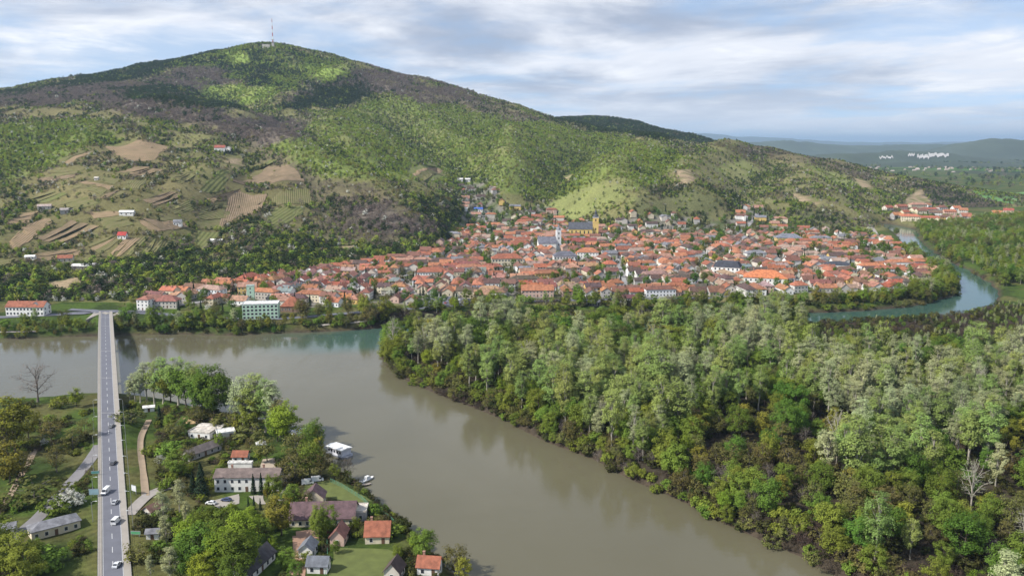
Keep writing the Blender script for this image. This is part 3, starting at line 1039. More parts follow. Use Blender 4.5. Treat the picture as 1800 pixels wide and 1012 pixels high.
def rows_material(name, soil, vine, spacing=2.2, mixv=0.5):
    m, nt, N, L, p = nodes(name)
    tc = N.new('ShaderNodeTexCoord')
    sp = N.new('ShaderNodeSeparateXYZ'); L.new(tc.outputs['Object'], sp.inputs[0])
    w = N.new('ShaderNodeMath'); w.operation = 'MULTIPLY'; w.inputs[1].default_value = 2 * math.pi / spacing
    L.new(sp.outputs['Y'], w.inputs[0])
    s = N.new('ShaderNodeMath'); s.operation = 'SINE'; L.new(w.outputs[0], s.inputs[0])
    n = N.new('ShaderNodeTexNoise'); n.inputs['Scale'].default_value = 0.09; n.inputs['Detail'].default_value = 6; n.inputs['Roughness'].default_value = .65
    L.new(tc.outputs['Object'], n.inputs['Vector'])
    a = N.new('ShaderNodeMath'); a.operation = 'MULTIPLY_ADD'; a.inputs[1].default_value = 0.05; a.inputs[2].default_value = mixv - .5
    L.new(s.outputs[0], a.inputs[0])
    b = N.new('ShaderNodeMath'); b.operation = 'ADD'; L.new(a.outputs[0], b.inputs[0]); L.new(n.outputs[0], b.inputs[1])
    r = N.new('ShaderNodeValToRGB'); r.color_ramp.elements[0].position = .36; r.color_ramp.elements[1].position = .64
    r.color_ramp.elements[0].color = (*soil, 1); r.color_ramp.elements[1].color = (*vine, 1)
    L.new(b.outputs[0], r.inputs[0]); L.new(r.outputs[0], p.inputs['Base Color'])
    p.inputs['Roughness'].default_value = 1
    p.inputs['Specular IOR Level'].default_value = 0.05
    bp = N.new('ShaderNodeBump'); bp.inputs['Strength'].default_value = .5; bp.inputs['Distance'].default_value = .5
    L.new(s.outputs[0], bp.inputs['Height']); L.new(bp.outputs[0], p.inputs['Normal'])
    return m


V_TAN = rows_material('vineyard_tan', (0.27, 0.195, 0.12), (0.19, 0.15, 0.08), 2.6, .42)
V_BRN = rows_material('vineyard_brown', (0.24, 0.175, 0.115), (0.16, 0.125, 0.075), 2.6, .5)
V_GRN = rows_material('vineyard_green', (0.18, 0.155, 0.078), (0.13, 0.135, 0.05), 2.8, .5)
V_GRS = rows_material('meadow_green', (0.15, 0.15, 0.06), (0.12, 0.135, 0.045), 5.0, .5)
V_LAWN = plain('lawn_green', (0.10, 0.12, 0.028, 1), 1, .45, .25, bump=.4)
PLOTS = [
    ('tan ploughed', V_TAN, [(150, 430), (200, 416), (215, 420), (170, 450)], 'below the red roofed hut'),
    ('pale tan', V_TAN, [(218, 422), (262, 417), (230, 450), (185, 452)], 'beside the red roofed hut'),
    ('olive striped', V_GRN, [(268, 420), (310, 424), (290, 445), (240, 452)], 'next below the pale tan plot'),
    ('green striped', V_GRN, [(158, 375), (205, 372), (235, 395), (190, 404)], 'under the white long hut'),
    ('brown', V_BRN, [(238, 388), (262, 384), (310, 402), (268, 410)], 'above the track by the grey cottage'),
    ('tan sloping', V_TAN, [(272, 382), (320, 384), (330, 402), (300, 404)], 'right under the grey cottage'),
    ('brown long', V_BRN, [(60, 420), (120, 388), (175, 398), (110, 430)], 'among the blossoming bushes'),
    ('bare tan', V_TAN, [(0, 430), (45, 398), (85, 380), (90, 392), (30, 440)], 'at the edge of the slope'),
    ('tan strip', V_TAN, [(176, 348), (205, 334), (222, 338), (195, 352)], 'high among the hedges'),
    ('green broad', V_GRN, [(118, 330), (170, 310), (215, 316), (175, 348)], 'below the dry meadow'),
    ('olive', V_GRN, [(225, 318), (262, 316), (245, 332), (212, 334)], 'below the hedge of hawthorns'),
    ('grass green', V_GRS, [(350, 335), (395, 298), (410, 300), (395, 335), (365, 340)], 'beside the yellow clay pit'),
    ('brown striped', V_BRN, [(405, 318), (470, 292), (520, 296), (536, 320), (430, 326)], 'on the spur below the clay pit'),
    ('reddish brown', V_BRN, [(400, 348), (415, 335), (470, 342), (462, 372), (385, 402)], 'with pale dividing tracks'),
    ('olive brown', V_GRN, [(345, 400), (352, 368), (410, 348), (395, 404)], 'with a dark clump of trees'),
    ('green upper', V_GRN, [(478, 352), (490, 338), (545, 332), (548, 362), (482, 362)], 'on the end of the spur'),
    ('bright grass', V_GRS, [(470, 388), (482, 366), (545, 366), (530, 376), (480, 408)], 'below the striped plot on the spur'),
    ('pale tan lower', V_TAN, [(360, 350), (405, 336), (430, 330), (420, 340), (375, 356)], 'above the olive brown vines'),
    ('dry yellow', V_TAN, [(182, 258), (240, 246), (300, 258), (275, 282), (225, 284)], 'highest of the plots under the wood'),
    ('green strip', V_GRS, [(100, 285), (145, 265), (165, 268), (120, 290)], 'running along the edge of the wood'),
    ('tan clearing', V_TAN, [(60, 318), (100, 300), (150, 296), (130, 312)], 'in the hedges beside the green strip'),
    ('straw yellow', V_TAN, [(-30, 462), (40, 452), (56, 456), (0, 478)], 'above the dark firs'),
    ('pale green', V_GRS, [(430, 295), (470, 282), (492, 284), (440, 298)], 'behind the clay pit'),
    ('terraced green', V_GRS, [(712, 296), (765, 288), (785, 310), (745, 320)], 'high in the wooded slope'),
    ('narrow tan', V_TAN, [(8, 398), (40, 374), (76, 368), (48, 394)], 'beside the pale roofed house'),
    ('green brown', V_GRN, [(92, 358), (150, 348), (178, 357), (130, 372)], 'above the striped plot of the long hut'),
    ('mossy', V_GRS, [(36, 350), (88, 336), (118, 342), (76, 360)], 'in the hedges at the slope edge'),
    ('light brown', V_BRN, [(250, 352), (300, 336), (318, 344), (275, 366)], 'inside the bend of the diagonal hedge'),
    ('tawny', V_TAN, [(205, 302), (255, 293), (292, 300), (240, 312)], 'just under the dry yellow plot'),
    ('dark olive', V_GRN, [(298, 312), (334, 300), (348, 312), (320, 326)], 'beyond the hawthorn hedge'),
    ('small brown', V_BRN, [(300, 366), (334, 350), (340, 372), (310, 382)], 'by the hollow beside the grey cottage'),
    ('fallow', V_TAN, [(60, 445), (130, 436), (150, 446), (70, 462)], 'above the white roofed building'),
    ('ochre', V_TAN, [(445, 312), (480, 304), (500, 314), (470, 324)], 'set within the brown plot of the spur'),
    ('grassy', V_GRS, [(338, 420), (345, 404), (395, 408), (365, 440), (350, 450)], 'around the white hut with a track'),
]
_rp = random.Random(3)
for nm, mt, poly, where in PLOTS:
    if len(poly) != 4:
        patch('vineyard_plot', poly, mt, 0.55, 6.0, f'{nm} vineyard plot {where}', 'vineyard', 'thing', 'vineyard plots on the slope'); continue
    A, B, C_, D = (np.array(q, float) for q in poly)
    if np.hypot(*(B - A)) < np.hypot(*(D - A)): A, B, C_, D = B, C_, D, A      # strips run along the longer side
    k = 3 if np.hypot(*(D - A)) > 26 else 2
    cuts = [0] + sorted((q + _rp.uniform(-.12, .12)) / k for q in range(1, k)) + [1]
    for q in range(k):
        a, b = cuts[q] + .02, cuts[q + 1] - .02
        pl = [A + (D - A) * a, B + (C_ - B) * a, B + (C_ - B) * b, A + (D - A) * b]
        pl = [tuple(v + np.array([_rp.uniform(-2, 2), _rp.uniform(-1, 1)])) for v in pl]
        m2 = mt if _rp.random() < .5 else _rp.choice([V_TAN, V_BRN, V_GRN, V_GRN])
        patch('vineyard_plot', pl, m2, 0.5, 5.0, f'{nth(q)} strip of the {nm} vineyard plot {where}', 'vineyard', 'thing', 'vineyard plots on the slope')
patch('field', [(1690, 330), (1800, 338), (1860, 350), (1800, 362), (1735, 352)], plain('spring_wheat', (0.10, 0.22, 0.05, 1), 1, .15, .01), 0.8, 40.0, 'bright green wheat field on the far plain', 'field')

# ------------------------------------------------------------------ trees and shrubs
L_POPLAR = leaf('leaf_poplar', (0.235, 0.295, 0.082, 1), .32, .18, .06)
L_SILVER = leaf('leaf_silver', (0.335, 0.365, 0.18, 1), .3, .18, .05)
L_WILLOW = leaf('leaf_willow', (0.165, 0.215, 0.036, 1), .32, .2, .06)
L_FRESH = leaf('leaf_fresh', (0.19, 0.25, 0.03, 1), .3, .2, .05)
L_GREEN = leaf('leaf_green', (0.105, 0.165, 0.028, 1), .3, .15, .06)
L_DARK = leaf('leaf_dark', (0.035, 0.058, 0.020, 1), .3, .2, .05)
L_GOLD = leaf('leaf_gold', (0.22, 0.21, 0.036, 1), .28, .2, .04)
L_OLIVE = leaf('leaf_olive', (0.135, 0.13, 0.04, 1), .3, .15, .06)
L_TWIG = leaf('leaf_twig', (0.16, 0.13, 0.108, 1), .3, .1, .03)
L_BLOSSOM = leaf('leaf_blossom', (0.56, 0.56, 0.47, 1), .2, .2, .03)
H_MID = leaf('hill_leaf_mid', (0.185, 0.235, 0.042, 1), .3, .15, .08)
H_BRT = leaf('hill_leaf_bright', (0.27, 0.35, 0.05, 1), .22, .15, .05)
H_DRK = leaf('hill_leaf_dark', (0.042, 0.062, 0.020, 1), .3, .1, .06)
H_BAR = leaf('hill_leaf_bare', (0.195, 0.155, 0.13, 1), .3, .1, .05)
H_OLV = leaf('hill_leaf_olive', (0.20, 0.18, 0.06, 1), .25, .15, .06)
H_WIL = leaf('hill_leaf_willow', (0.26, 0.29, 0.10, 1), .25, .15, .06)
L_UNDER = leaf('leaf_under', (0.06, 0.066, 0.022, 1), .35, .1, .08)  # undergrowth green, darkened so the colour carries shade in the gaps
L_BROWN = leaf('leaf_brush', (0.075, 0.056, 0.042, 1), .35, .1, .05)
L_FIR = leaf('leaf_fir', (0.022, 0.036, 0.020, 1), .3, .1, .05)


def leaf_quads(pos, nrm, size, rng, slim=1.0):
    n = len(pos)
    nrm = nrm / (np.linalg.norm(nrm, axis=1)[:, None] + 1e-9)
    a = rng.normal(size=(n, 3)); a -= (a * nrm).sum(1)[:, None] * nrm; a /= np.linalg.norm(a, axis=1)[:, None] + 1e-9
    b = np.cross(nrm, a)
    s = size * rng.uniform(0.6, 1.35, n)[:, None]
    l, w = a * s, b * s * slim * rng.uniform(.55, .95, n)[:, None]
    k = rng.uniform(-.35, .35, n)[:, None]
    v = np.stack([pos - l * .5, pos - w * .5 + l * k, pos + l * .5, pos + w * .5 + l * k], 1).reshape(-1, 3)
    return v, np.arange(n * 4).reshape(-1, 4)


def grow(seed, H=20.0, R=5.5, bole=0.25, limbs=10, clusters=50, per=45, size=0.75, rc=1.5, top=1.0, sparse=0.0, sweep=0.5, lean=0.05, flat=0.75, slim=1.0, rtrunk=0.016):
    """a tapered trunk with limbs and twigs, and a crown of leaf clumps spread through its volume"""
    rng = np.random.default_rng(seed)
    V, F = [], []

    def tb(p, r, n=5):
        v, f = tube_arrays(p, r, n)
        F.append(f + sum(len(x) for x in V)); V.append(v)
    t = np.linspace(0, 1, 7)
    w = np.cumsum(rng.normal(0, lean * H * .12, (7, 2)), 0); w[0] = 0
    trunk = np.stack([w[:, 0], w[:, 1], t * H * .82], -1)
    tb(trunk, H * rtrunk * (1 - .8 * t) * np.where(t == 0, 1.5, 1), 7)
    cz = H * (bole + 1) / 2; rz = H * (1 - bole) / 2
    axis = lambda z: np.stack([np.interp(z, trunk[:, 2], trunk[:, 0]), np.interp(z, trunk[:, 2], trunk[:, 1])], -1)
    tips = []
    lim = []
    for k in range(limbs):
        az = k * 2.399 + rng.uniform(-.5, .5)
        s = (k + .5) / limbs
        z0 = H * (bole * .75 + (0.76 - bole * .75) * s)
        zt = min(H * .97, z0 + H * rng.uniform(.16, .34) * (0.6 + sweep))
        rel = np.clip((zt - cz) / rz, -.95, .95)
        rad = R * (1 - abs(rel) ** 2.2) ** .5 * rng.uniform(.65, 1.0)
        a0 = axis(z0)
        u = np.linspace(0, 1, 5)[:, None]
        p = np.concatenate([a0 + np.array([[math.cos(az), math.sin(az)]]) * rad * u ** (0.75 + .5 * sweep) + rng.normal(0, .25, (5, 2)) * u, z0 + (zt - z0) * u ** (1.35 - .6 * sweep)], 1)
        tb(p, H * .0065 * (1 - .8 * u[:, 0]) * (1.2 - .6 * s) * (rtrunk / .016) + .02, 5)
        lim.append(p); tips.append(p[-1])
    tips = np.array(tips); LP = np.concatenate([l[1:] for l in lim] + [trunk[3:]])
    d = rng.normal(size=(clusters, 3)); d /= np.linalg.norm(d, axis=1)[:, None]
    rr = rng.uniform(.25, 1, clusters) ** .45
    C = d * rr[:, None] * np.array([R, R, rz]) * np.array([.93, .93, .92])
    C[:, 2] += cz
    taper = 1 - (1 - top) * np.clip((C[:, 2] - cz) / rz, 0, 1)
    C[:, :2] = C[:, :2] * taper[:, None] + axis(np.clip(C[:, 2], 0, H * .82))
    lob = 1 + .28 * np.sin(np.arctan2(C[:, 1], C[:, 0]) * 3 + seed) * np.cos(C[:, 2] / rz * 3 + seed)
    C[:, :2] *= lob[:, None]
    C = np.concatenate([C, tips])
    if sparse > 0:
        for c in C[:: (1 if sparse > .6 else 2)]:
            q = LP[np.argmin(((LP - c) ** 2).sum(1) + 6 * np.maximum(LP[:, 2] - c[2], 0) ** 2)]
            mid = (q + c) / 2 + rng.normal(0, .2, 3) - np.array([0, 0, .15 * np.linalg.norm(c - q)]) * (1 - sweep)
            tb(np.array([q, mid, c]), np.array([.085, .06, .03]) * H / 20, 3)
    cs = rng.uniform(.55, 1.4, len(C))
    pos, nrm = [], []
    for c, s in zip(C, cs):
        n = max(3, int(per * s * (1 - .55 * sparse)))
        p = rng.normal(size=(n, 3)); p /= np.linalg.norm(p, axis=1)[:, None]
        p *= (rng.uniform(0.15, 1, n) ** .6)[:, None] * rc * s
        p[:, 2] *= flat
        pos.append(c + p)
        o = (c - np.array([0, 0, cz - rz * .3])) / R
        nrm.append(p / rc * 1.1 + o * .8 + rng.normal(0, .4, (n, 3)) + np.array([0, 0, .75]))
    pos, nrm = np.concatenate(pos), np.concatenate(nrm)
    lv, lf = leaf_quads(pos, nrm, size, rng, slim)
    return np.concatenate(V), np.concatenate(F), lv, lf


def fir(seed, H=16.0, R=3.2, n=1500, size=.7):
    rng = np.random.default_rng(seed)
    t = np.linspace(0, 1, 5)
    V, F = tube_arrays(np.stack([t * 0, t * 0, t * H * .95], -1), H * .014 * (1 - .85 * t), 6)
    z = rng.uniform(.06, 1, n) ** 1.15
    tier = .72 + .28 * (1 - (z * 11 % 1))
    rad = R * (1 - z) ** .85 * tier * np.sqrt(rng.uniform(.15, 1, n))
    az = rng.uniform(0, 2 * math.pi, n)
    pos = np.stack([np.cos(az) * rad, np.sin(az) * rad, z * H], -1)
    nrm = np.stack([np.cos(az), np.sin(az), .9 + 0 * az], -1) + rng.normal(0, .4, (n, 3))
    lv, lf = leaf_quads(pos, nrm, size, rng, .8)
    return V, F, lv, lf


SPECIES = {}                                       # key -> list of (trunk mesh, crown mesh, height)


def species(key, mat, bark, seeds, light=False, **kw):
    out = []
    for s in seeds:
        f = kw.pop('fn', None) or grow
        k = dict(kw)
        for q in ('H', 'R'):
            if q in k: k[q] = k[q] * random.uniform(.9, 1.12)
        tv, tf, lv, lf = f(s, **k)
        out.append((mesh_from(key + '_trunk', tv, tf, bark, None, True), mesh_from(key + '_crown', lv, lf, mat), k.get('H', 20)))
        if f is not grow: kw['fn'] = f
    SPECIES[key] = out


species('poplar', L_POPLAR, BARKP, (1, 2, 3, 4, 5, 6, 7), H=25, R=4.5, bole=.24, limbs=13, clusters=58, per=78, size=.52, rc=1.55, sparse=.2, sweep=.95)
species('silver', L_SILVER, BARKP, (11, 12, 13, 14, 15), H=24, R=4.4, bole=.26, limbs=13, clusters=56, per=70, size=.48, rc=1.45, sparse=.25, sweep=.95)
species('willow', L_WILLOW, BARK, (21, 22, 23, 24), H=17, R=6.2, bole=.14, limbs=10, clusters=60, per=84, size=.52, rc=1.7, top=.9, sweep=.35)
species('fresh', L_FRESH, BARK, (31, 32, 33), H=16, R=5.4, bole=.16, limbs=10, clusters=54, per=80, size=.5, rc=1.6, sweep=.5)
species('green', L_GREEN, BARK, (41, 42, 43, 44), H=18, R=6.2, bole=.16, limbs=10, clusters=60, per=84, size=.54, rc=1.75, sweep=.5)
species('round', L_GREEN, BARK, (45, 46), H=18, R=6.6, bole=.12, limbs=12, clusters=95, per=62, size=.66, rc=1.9, sweep=.5)
species('gold', L_GOLD, BARK, (51, 52), H=14, R=4.6, bole=.18, limbs=9, clusters=46, per=38, size=.66, rc=1.4, sparse=.25, sweep=.6)
species('olive', L_OLIVE, BARKG, (61, 62, 63), H=16, R=5.6, bole=.16, limbs=11, clusters=56, per=36, size=.62, rc=1.6, sparse=.45, sweep=.5)
species('bare', L_TWIG, BARKG, (71, 72, 73), H=16, R=6.0, bole=.2, limbs=15, clusters=90, per=22, size=.62, rc=1.3, sparse=.75, sweep=.6, slim=.18)
species('palebare', L_SILVER, BARKP, (75, 76), H=22, R=5.2, bole=.3, limbs=15, clusters=80, per=16, size=.42, rc=1.3, sparse=.75, sweep=.9, slim=.35)
species('blossom', L_BLOSSOM, BARK, (81, 82, 83), H=7, R=3.4, bole=.12, limbs=8, clusters=34, per=34, size=.5, rc=1.0, sweep=.4)
species('fir', L_FIR, BARK, (91, 92), fn=fir, H=17, R=3.0)
species('bush', L_OLIVE, BARKG, (95, 96), H=5, R=3.4, bole=.02, limbs=8, clusters=30, per=30, size=.5, rc=.9, sparse=.5, sweep=.5)
species('under', L_UNDER, BARK, (101, 102), H=5, R=3.4, bole=.02, limbs=7, clusters=24, per=30, size=.55, rc=.9, sweep=.4)
species('brush', L_BROWN, BARK, (103, 104), H=4, R=3.4, bole=.02, limbs=8, clusters=30, per=26, size=.7, rc=.9, sparse=.5, sweep=.5, slim=.25)
species('gbush', L_WILLOW, BARK, (97, 98, 99), H=5, R=3.2, bole=.02, limbs=7, clusters=30, per=34, size=.52, rc=.9, sweep=.4)

SOURCES = {}


def source(key, sets):
    """meshes that a mass of vegetation is strewn from; they are not in the scene themselves"""
    c = bpy.data.collections.new(key)
    for i, (tr, cr) in enumerate(sets):
        # trunk and crown as one mesh with two materials
        n1, n2 = len(tr.vertices), len(cr.vertices)
        v = np.empty((n1 + n2) * 3, np.float32)
        a = np.empty(n1 * 3, np.float32); tr.vertices.foreach_get('co', a)
        b = np.empty(n2 * 3, np.float32); cr.vertices.foreach_get('co', b)
        v = np.concatenate([a, b]).reshape(-1, 3)
        fa = np.empty(len(tr.loops), np.int32); tr.loops.foreach_get('vertex_index', fa)
        fb = np.empty(len(cr.loops), np.int32); cr.loops.foreach_get('vertex_index', fb)
        f = np.concatenate([fa.reshape(-1, 4), fb.reshape(-1, 4) + n1])
        mi = np.concatenate([np.zeros(len(fa) // 4), np.ones(len(fb) // 4)])
        me = mesh_from(key, v, f, [tr.materials[0], cr.materials[0]], mi)
        o = bpy.data.objects.new(f'{key}.{i:03d}', me)
        c.objects.link(o)
    return c


def strew(name, coll, pos, idx, scl, label, cat):
    me = bpy.data.meshes.new(name)
    n = len(pos)
    me.vertices.add(n); me.vertices.foreach_set('co', np.asarray(pos, np.float32).ravel())
    for nm, tp, dat in (('pick', 'INT', np.asarray(idx, np.int32)), ('size', 'FLOAT', np.asarray(scl, np.float32)), ('turn', 'FLOAT', RNG.uniform(0, 6.283, n).astype(np.float32))):
        at = me.attributes.new(nm, tp, 'POINT'); at.data.foreach_set('value', dat)
    o = link(name, me)
    ng = bpy.data.node_groups.new(name, 'GeometryNodeTree')
    ng.interface.new_socket('Geometry', in_out='INPUT', socket_type='NodeSocketGeometry')
    ng.interface.new_socket('Geometry', in_out='OUTPUT', socket_type='NodeSocketGeometry')
    N, L = ng.nodes, ng.links
    gi, go = N.new('NodeGroupInput'), N.new('NodeGroupOutput')
    ci = N.new('GeometryNodeCollectionInfo'); ci.inputs['Collection'].default_value = coll
    ci.inputs['Separate Children'].default_value = True; ci.inputs['Reset Children'].default_value = True
    ip = N.new('GeometryNodeInstanceOnPoints'); ip.inputs['Pick Instance'].default_value = True

    def attr(nm, tp):
        a = N.new('GeometryNodeInputNamedAttribute'); a.data_type = tp; a.inputs['Name'].default_value = nm
        return a.outputs['Attribute']
    cx = N.new('ShaderNodeCombineXYZ'); L.new(attr('turn', 'FLOAT'), cx.inputs['Z'])
    er = N.new('FunctionNodeEulerToRotation'); L.new(cx.outputs[0], er.inputs[0])
    L.new(gi.outputs[0], ip.inputs['Points']); L.new(ci.outputs[0], ip.inputs['Instance'])
    L.new(attr('pick', 'INT'), ip.inputs['Instance Index'])
    L.new(er.outputs[0], ip.inputs['Rotation'])
    L.new(attr('size', 'FLOAT'), ip.inputs['Scale'])
    L.new(ip.outputs[0], go.inputs[0])
    md = o.modifiers.new('strewn', 'NODES'); md.node_group = ng
    return tag(o, label, cat, kind='stuff')


TREE_NAME = {'poplar': 'poplar_tree', 'silver': 'poplar_tree', 'willow': 'willow_tree', 'fresh': 'leafy_tree', 'green': 'leafy_tree', 'round': 'leafy_tree', 'gold': 'maple_tree', 'olive': 'budding_tree',
             'bare': 'bare_tree', 'palebare': 'bare_tree', 'blossom': 'blossoming_tree', 'fir': 'fir_tree', 'bush': 'shrub', 'gbush': 'shrub', 'under': 'shrub', 'brush': 'shrub'}
TREE_LOOK = {'poplar': 'pale green poplar', 'silver': 'silvery grey green poplar', 'willow': 'yellow green willow', 'fresh': 'fresh bright green tree', 'green': 'deep green broad tree',
             'round': 'dense dark green tree', 'gold': 'golden green budding tree', 'olive': 'brownish olive budding tree', 'bare': 'leafless grey brown tree', 'palebare': 'pale nearly leafless tree', 'blossom': 'white blossoming bush',
             'fir': 'dark pointed fir', 'bush': 'brownish twiggy shrub', 'gbush': 'low green shrub', 'under': 'dark olive shrub', 'brush': 'brown leafless shrub'}


def tree(key, x, y, height, label, group=None, variant=None, wide=1.0):
    lst = SPECIES[key]
    tr, cr, H = lst[variant if variant is not None else random.randrange(len(lst))]
    s = height / H
    z = float(ground(x, y)) - 0.15
    r = empty(TREE_NAME[key], (x, y, z), random.uniform(0, 6.28))
    r.scale = (s * wide, s * wide, s)
    link('trunk', tr, r); link('crown', cr, r)
    tag(r, label, 'shrub' if key in ('bush', 'gbush', 'under', 'brush') else 'tree', group)
    return r


# ---- the island forest
def poisson(n, box, rad, ok, seed=1):
    rng = np.random.default_rng(seed)
    cell = {}
    out = []
    x = rng.uniform(box[0], box[1], n); y = rng.uniform(box[2], box[3], n)
    m = ok(x, y); x, y = x[m], y[m]
    rr = rad(x, y)
    cs = 4.0
    for a, b, r in zip(x, y, rr):
        i, j = int(a // cs), int(b // cs)
        k = int(r // cs) + 1
        good = True
        for ii in range(i - k, i + k + 1):
            for jj in range(j - k, j + k + 1):
                for (p, q) in cell.get((ii, jj), ()):
                    if (p - a) ** 2 + (q - b) ** 2 < r * r: good = False; break
                if not good: break
            if not good: break
        if good:
            cell.setdefault((i, j), []).append((a, b)); out.append((a, b))
    return np.array(out)


def sd_water(x, y):
    x, y = np.asarray(x, float), np.asarray(y, float)
    fx = np.clip((x - GN_.xs[0]) / 3, 0, len(GN_.xs) - 1).round().astype(int); fy = np.clip((y - GN_.ys[0]) / 3, 0, len(GN_.ys) - 1).round().astype(int)
    return np.where((y < 998) & (np.abs(x) < 776), GN_.sd[fy, fx], coarse_sd(x, y))


ISLAND_PX = [(640, 640), (640, 560), (1000, 570), (1500, 555), (1700, 540), (1775, 500), (2100, 520), (2300, 1200), (1750, 1300), (1450, 1060), (1000, 830)]
ISLAND = at_z(*np.array(ISLAND_PX).T, 4.5)


def forest():
    ok = lambda x, y: inside(ISLAND, x, y) & (sd_water(x, y) > 2.0) & (np.abs(x) < 0.66 * y + 40)
    rad = lambda x, y: (4.4 + 5.2 * fbm(x / 22, y / 22, 77, 3) + 7 * (fbm(x / 30, y / 30, 78, 3) > .62)) * np.where(fbm(x / 48, y / 48, 201, 3) > .52, .86, 1.08)
    P = poisson(42000, (-160, 480, 225, 720), rad, ok, 5)
    x, y = P.T
    sd = sd_water(x, y)
    # patches of one kind: poplar stands near the shore and the headland, willows and olive scrub inside
    a = fbm(x / 48, y / 48, 201, 3) + RNG.normal(0, .07, len(x))
    b = fbm(x / 30, y / 30, 211, 2) + RNG.normal(0, .12, len(x))
    keys = []
    edge = dist_poly(at_z(*np.array([(654, 628), (665, 650), (700, 668), (840, 720), (950, 775), (1100, 840), (1300, 935), (1450, 1000), (1560, 1060)]).T), x, y, False)
    for i in range(len(x)):
        u = RNG.random()
        if edge[i] < 9:
            k = 'bush' if u < .35 else 'gbush' if u < .55 else 'willow' if u < .75 else 'fresh' if u < .83 else 'olive'
        elif edge[i] < 26 and u < .3:
            k = 'fresh' if u < .1 else 'willow'
        elif a[i] > .56 - .10 * math.exp(-edge[i] / 40): k = ('poplar' if u < .8 else 'willow') if b[i] < .54 else ('silver' if u < .75 else 'poplar')
        elif a[i] > .49: k = 'poplar' if u < .25 else 'green' if u < .55 else 'willow' if u < .8 else 'fresh' if u < .9 else 'silver'
        elif a[i] > .42: k = 'willow' if u < .35 else 'green' if u < .75 else 'gold' if u < .83 else 'silver' if u < .88 else 'fresh'
        else: k = 'olive' if u < .34 else 'gold' if u < .46 else 'green' if u < .7 else 'bare' if u < .78 else 'bush' if u < .86 else 'willow'
        if u > .985: k = 'palebare'
        keys.append(k)
    hh = {'poplar': (17, 30), 'silver': (16, 29), 'willow': (10, 18), 'fresh': (10, 18), 'green': (11, 19), 'gold': (9, 15), 'olive': (8, 15), 'bare': (8, 15), 'palebare': (19, 25), 'bush': (3, 6), 'gbush': (3, 6.5)}
    ht = np.array([RNG.uniform(*hh[k]) for k in keys])
    ht = ht * RNG.uniform(.78, 1.1, len(x))
    ht = np.where(edge < 9, np.clip(ht, 3.5, 11), ht)
    qx, qy = project(x, y, np.full(len(x), 4.5))
    ht = np.where((qy < 632) & (qx < 1430), np.maximum(ht, RNG.uniform(12, 22, len(x))), ht)
    low = (qx > 1420) & (qy < 650)                  # lower growth towards the green river's bend
    ht = np.where(low, np.minimum(ht, 4.5 + 9 * sstep(578, 650, qy)), ht)
    # a few landmark trees, then those that show largest stand as single trees, the rest of the wood as one mass
    px, py = project(x, y, np.full(len(x), 4.5) + ht * .6)
    vis = (px > 640) & (px < 1812) & (py < 1030)
    big = ht / y * np.where(vis, 1, 0) * np.where(edge < 60, 1.25, 1)
    order = np.argsort(-big)
    single = order[:285]
    belt = np.where(edge[single] < 22, 'in the shore belt of the island', np.where(edge[single] < 60, 'in the second belt behind the shore', 'deep in the island wood'))
    cnt = {}
    for i in single[np.argsort(x[single])]:
        bl = belt[list(single).index(i)]
        c = cnt.setdefault((TREE_LOOK[keys[i]], bl), 0)
        cnt[(TREE_LOOK[keys[i]], bl)] += 1
        tree(keys[i], x[i], y[i], ht[i], f'{nth(c)} {TREE_LOOK[keys[i]]} from the headland tip {bl}', 'trees of the island wood', None, RNG.uniform(.85, 1.2))
    rest = order[285:]
    ks = sorted(set(keys))
    sets, start = [], {}
    for k in ks:
        start[k] = len(sets)
        sets += [(t, c) for t, c, h in SPECIES[k]]
    coll = source('wood_tree', sets)
    idx = [start[keys[i]] + RNG.integers(len(SPECIES[keys[i]])) for i in rest]
    scl = [ht[i] / SPECIES[keys[i]][0][2] for i in rest]
    pos = np.stack([x[rest], y[rest], ground(x[rest], y[rest]) - .15], -1)
    strew('island_forest', coll, pos, idx, scl, 'dense spring woodland covering the rest of the island', 'forest')
    # thicket along the waterline
    shore = at_z(*np.array([(700, 606), (654, 628), (665, 650), (700, 668), (840, 720), (950, 775), (1100, 840), (1300, 935), (1450, 1000), (1560, 1060)]).T)
    T = poisson(60000, (-150, 250, 225, 640), lambda a, b: 2.6 + 2.2 * fbm(a / 14, b / 14, 6, 2), lambda a, b: (sd_water(a, b) > .3) & (dist_poly(shore, a, b, False) < 15) & inside(ISLAND, a, b), 19)
    tk_ = [('brush', .16, .8, 1.3), ('bush', .34, .8, 1.35), ('gbush', .56, .7, 1.3), ('under', .66, .7, 1.3), ('olive', .78, .3, .55), ('willow', .92, .3, .55), ('bare', 1.0, .3, .5)]
    sets, start = [], {}
    for k, *_ in tk_: start[k] = len(sets); sets += [(t, c) for t, c, h in SPECIES[k]]
    ti, ts = [], []
    for a, b in T:
        u = np.clip(.5 + (float(fbm(a / 18, b / 18, 302, 2)) - .5) * 1.6 + RNG.normal(0, .16), 0, .999)
        for k, lim, lo, hi in tk_:
            if u < lim: break
        ti.append(start[k] + RNG.integers(len(SPECIES[k]))); ts.append(RNG.uniform(lo, hi))
    strew('shore_thicket', source('thicket_shrub', sets), np.stack([T[:, 0], T[:, 1], ground(T[:, 0], T[:, 1]) - .2], -1), ti, ts, 'tangled brown and green thicket along the island waterline', 'thicket')
    # understorey: shrubs that fill the gaps
    Q = poisson(30000, (-160, 480, 225, 720), lambda a, b: 3.6 + 2.5 * fbm(a / 20, b / 20, 5, 2), ok, 15)
    u = fbm(Q[:, 0] / 25, Q[:, 1] / 25, 301, 3) + RNG.normal(0, .1, len(Q))
    kk = np.where(u < .47, 'brush', 'under')
    sets, start = [], {}
    for k in ('brush', 'under'):
        start[k] = len(sets); sets += [(t, c) for t, c, h in SPECIES[k]]
    coll = source('wood_shrub', sets)
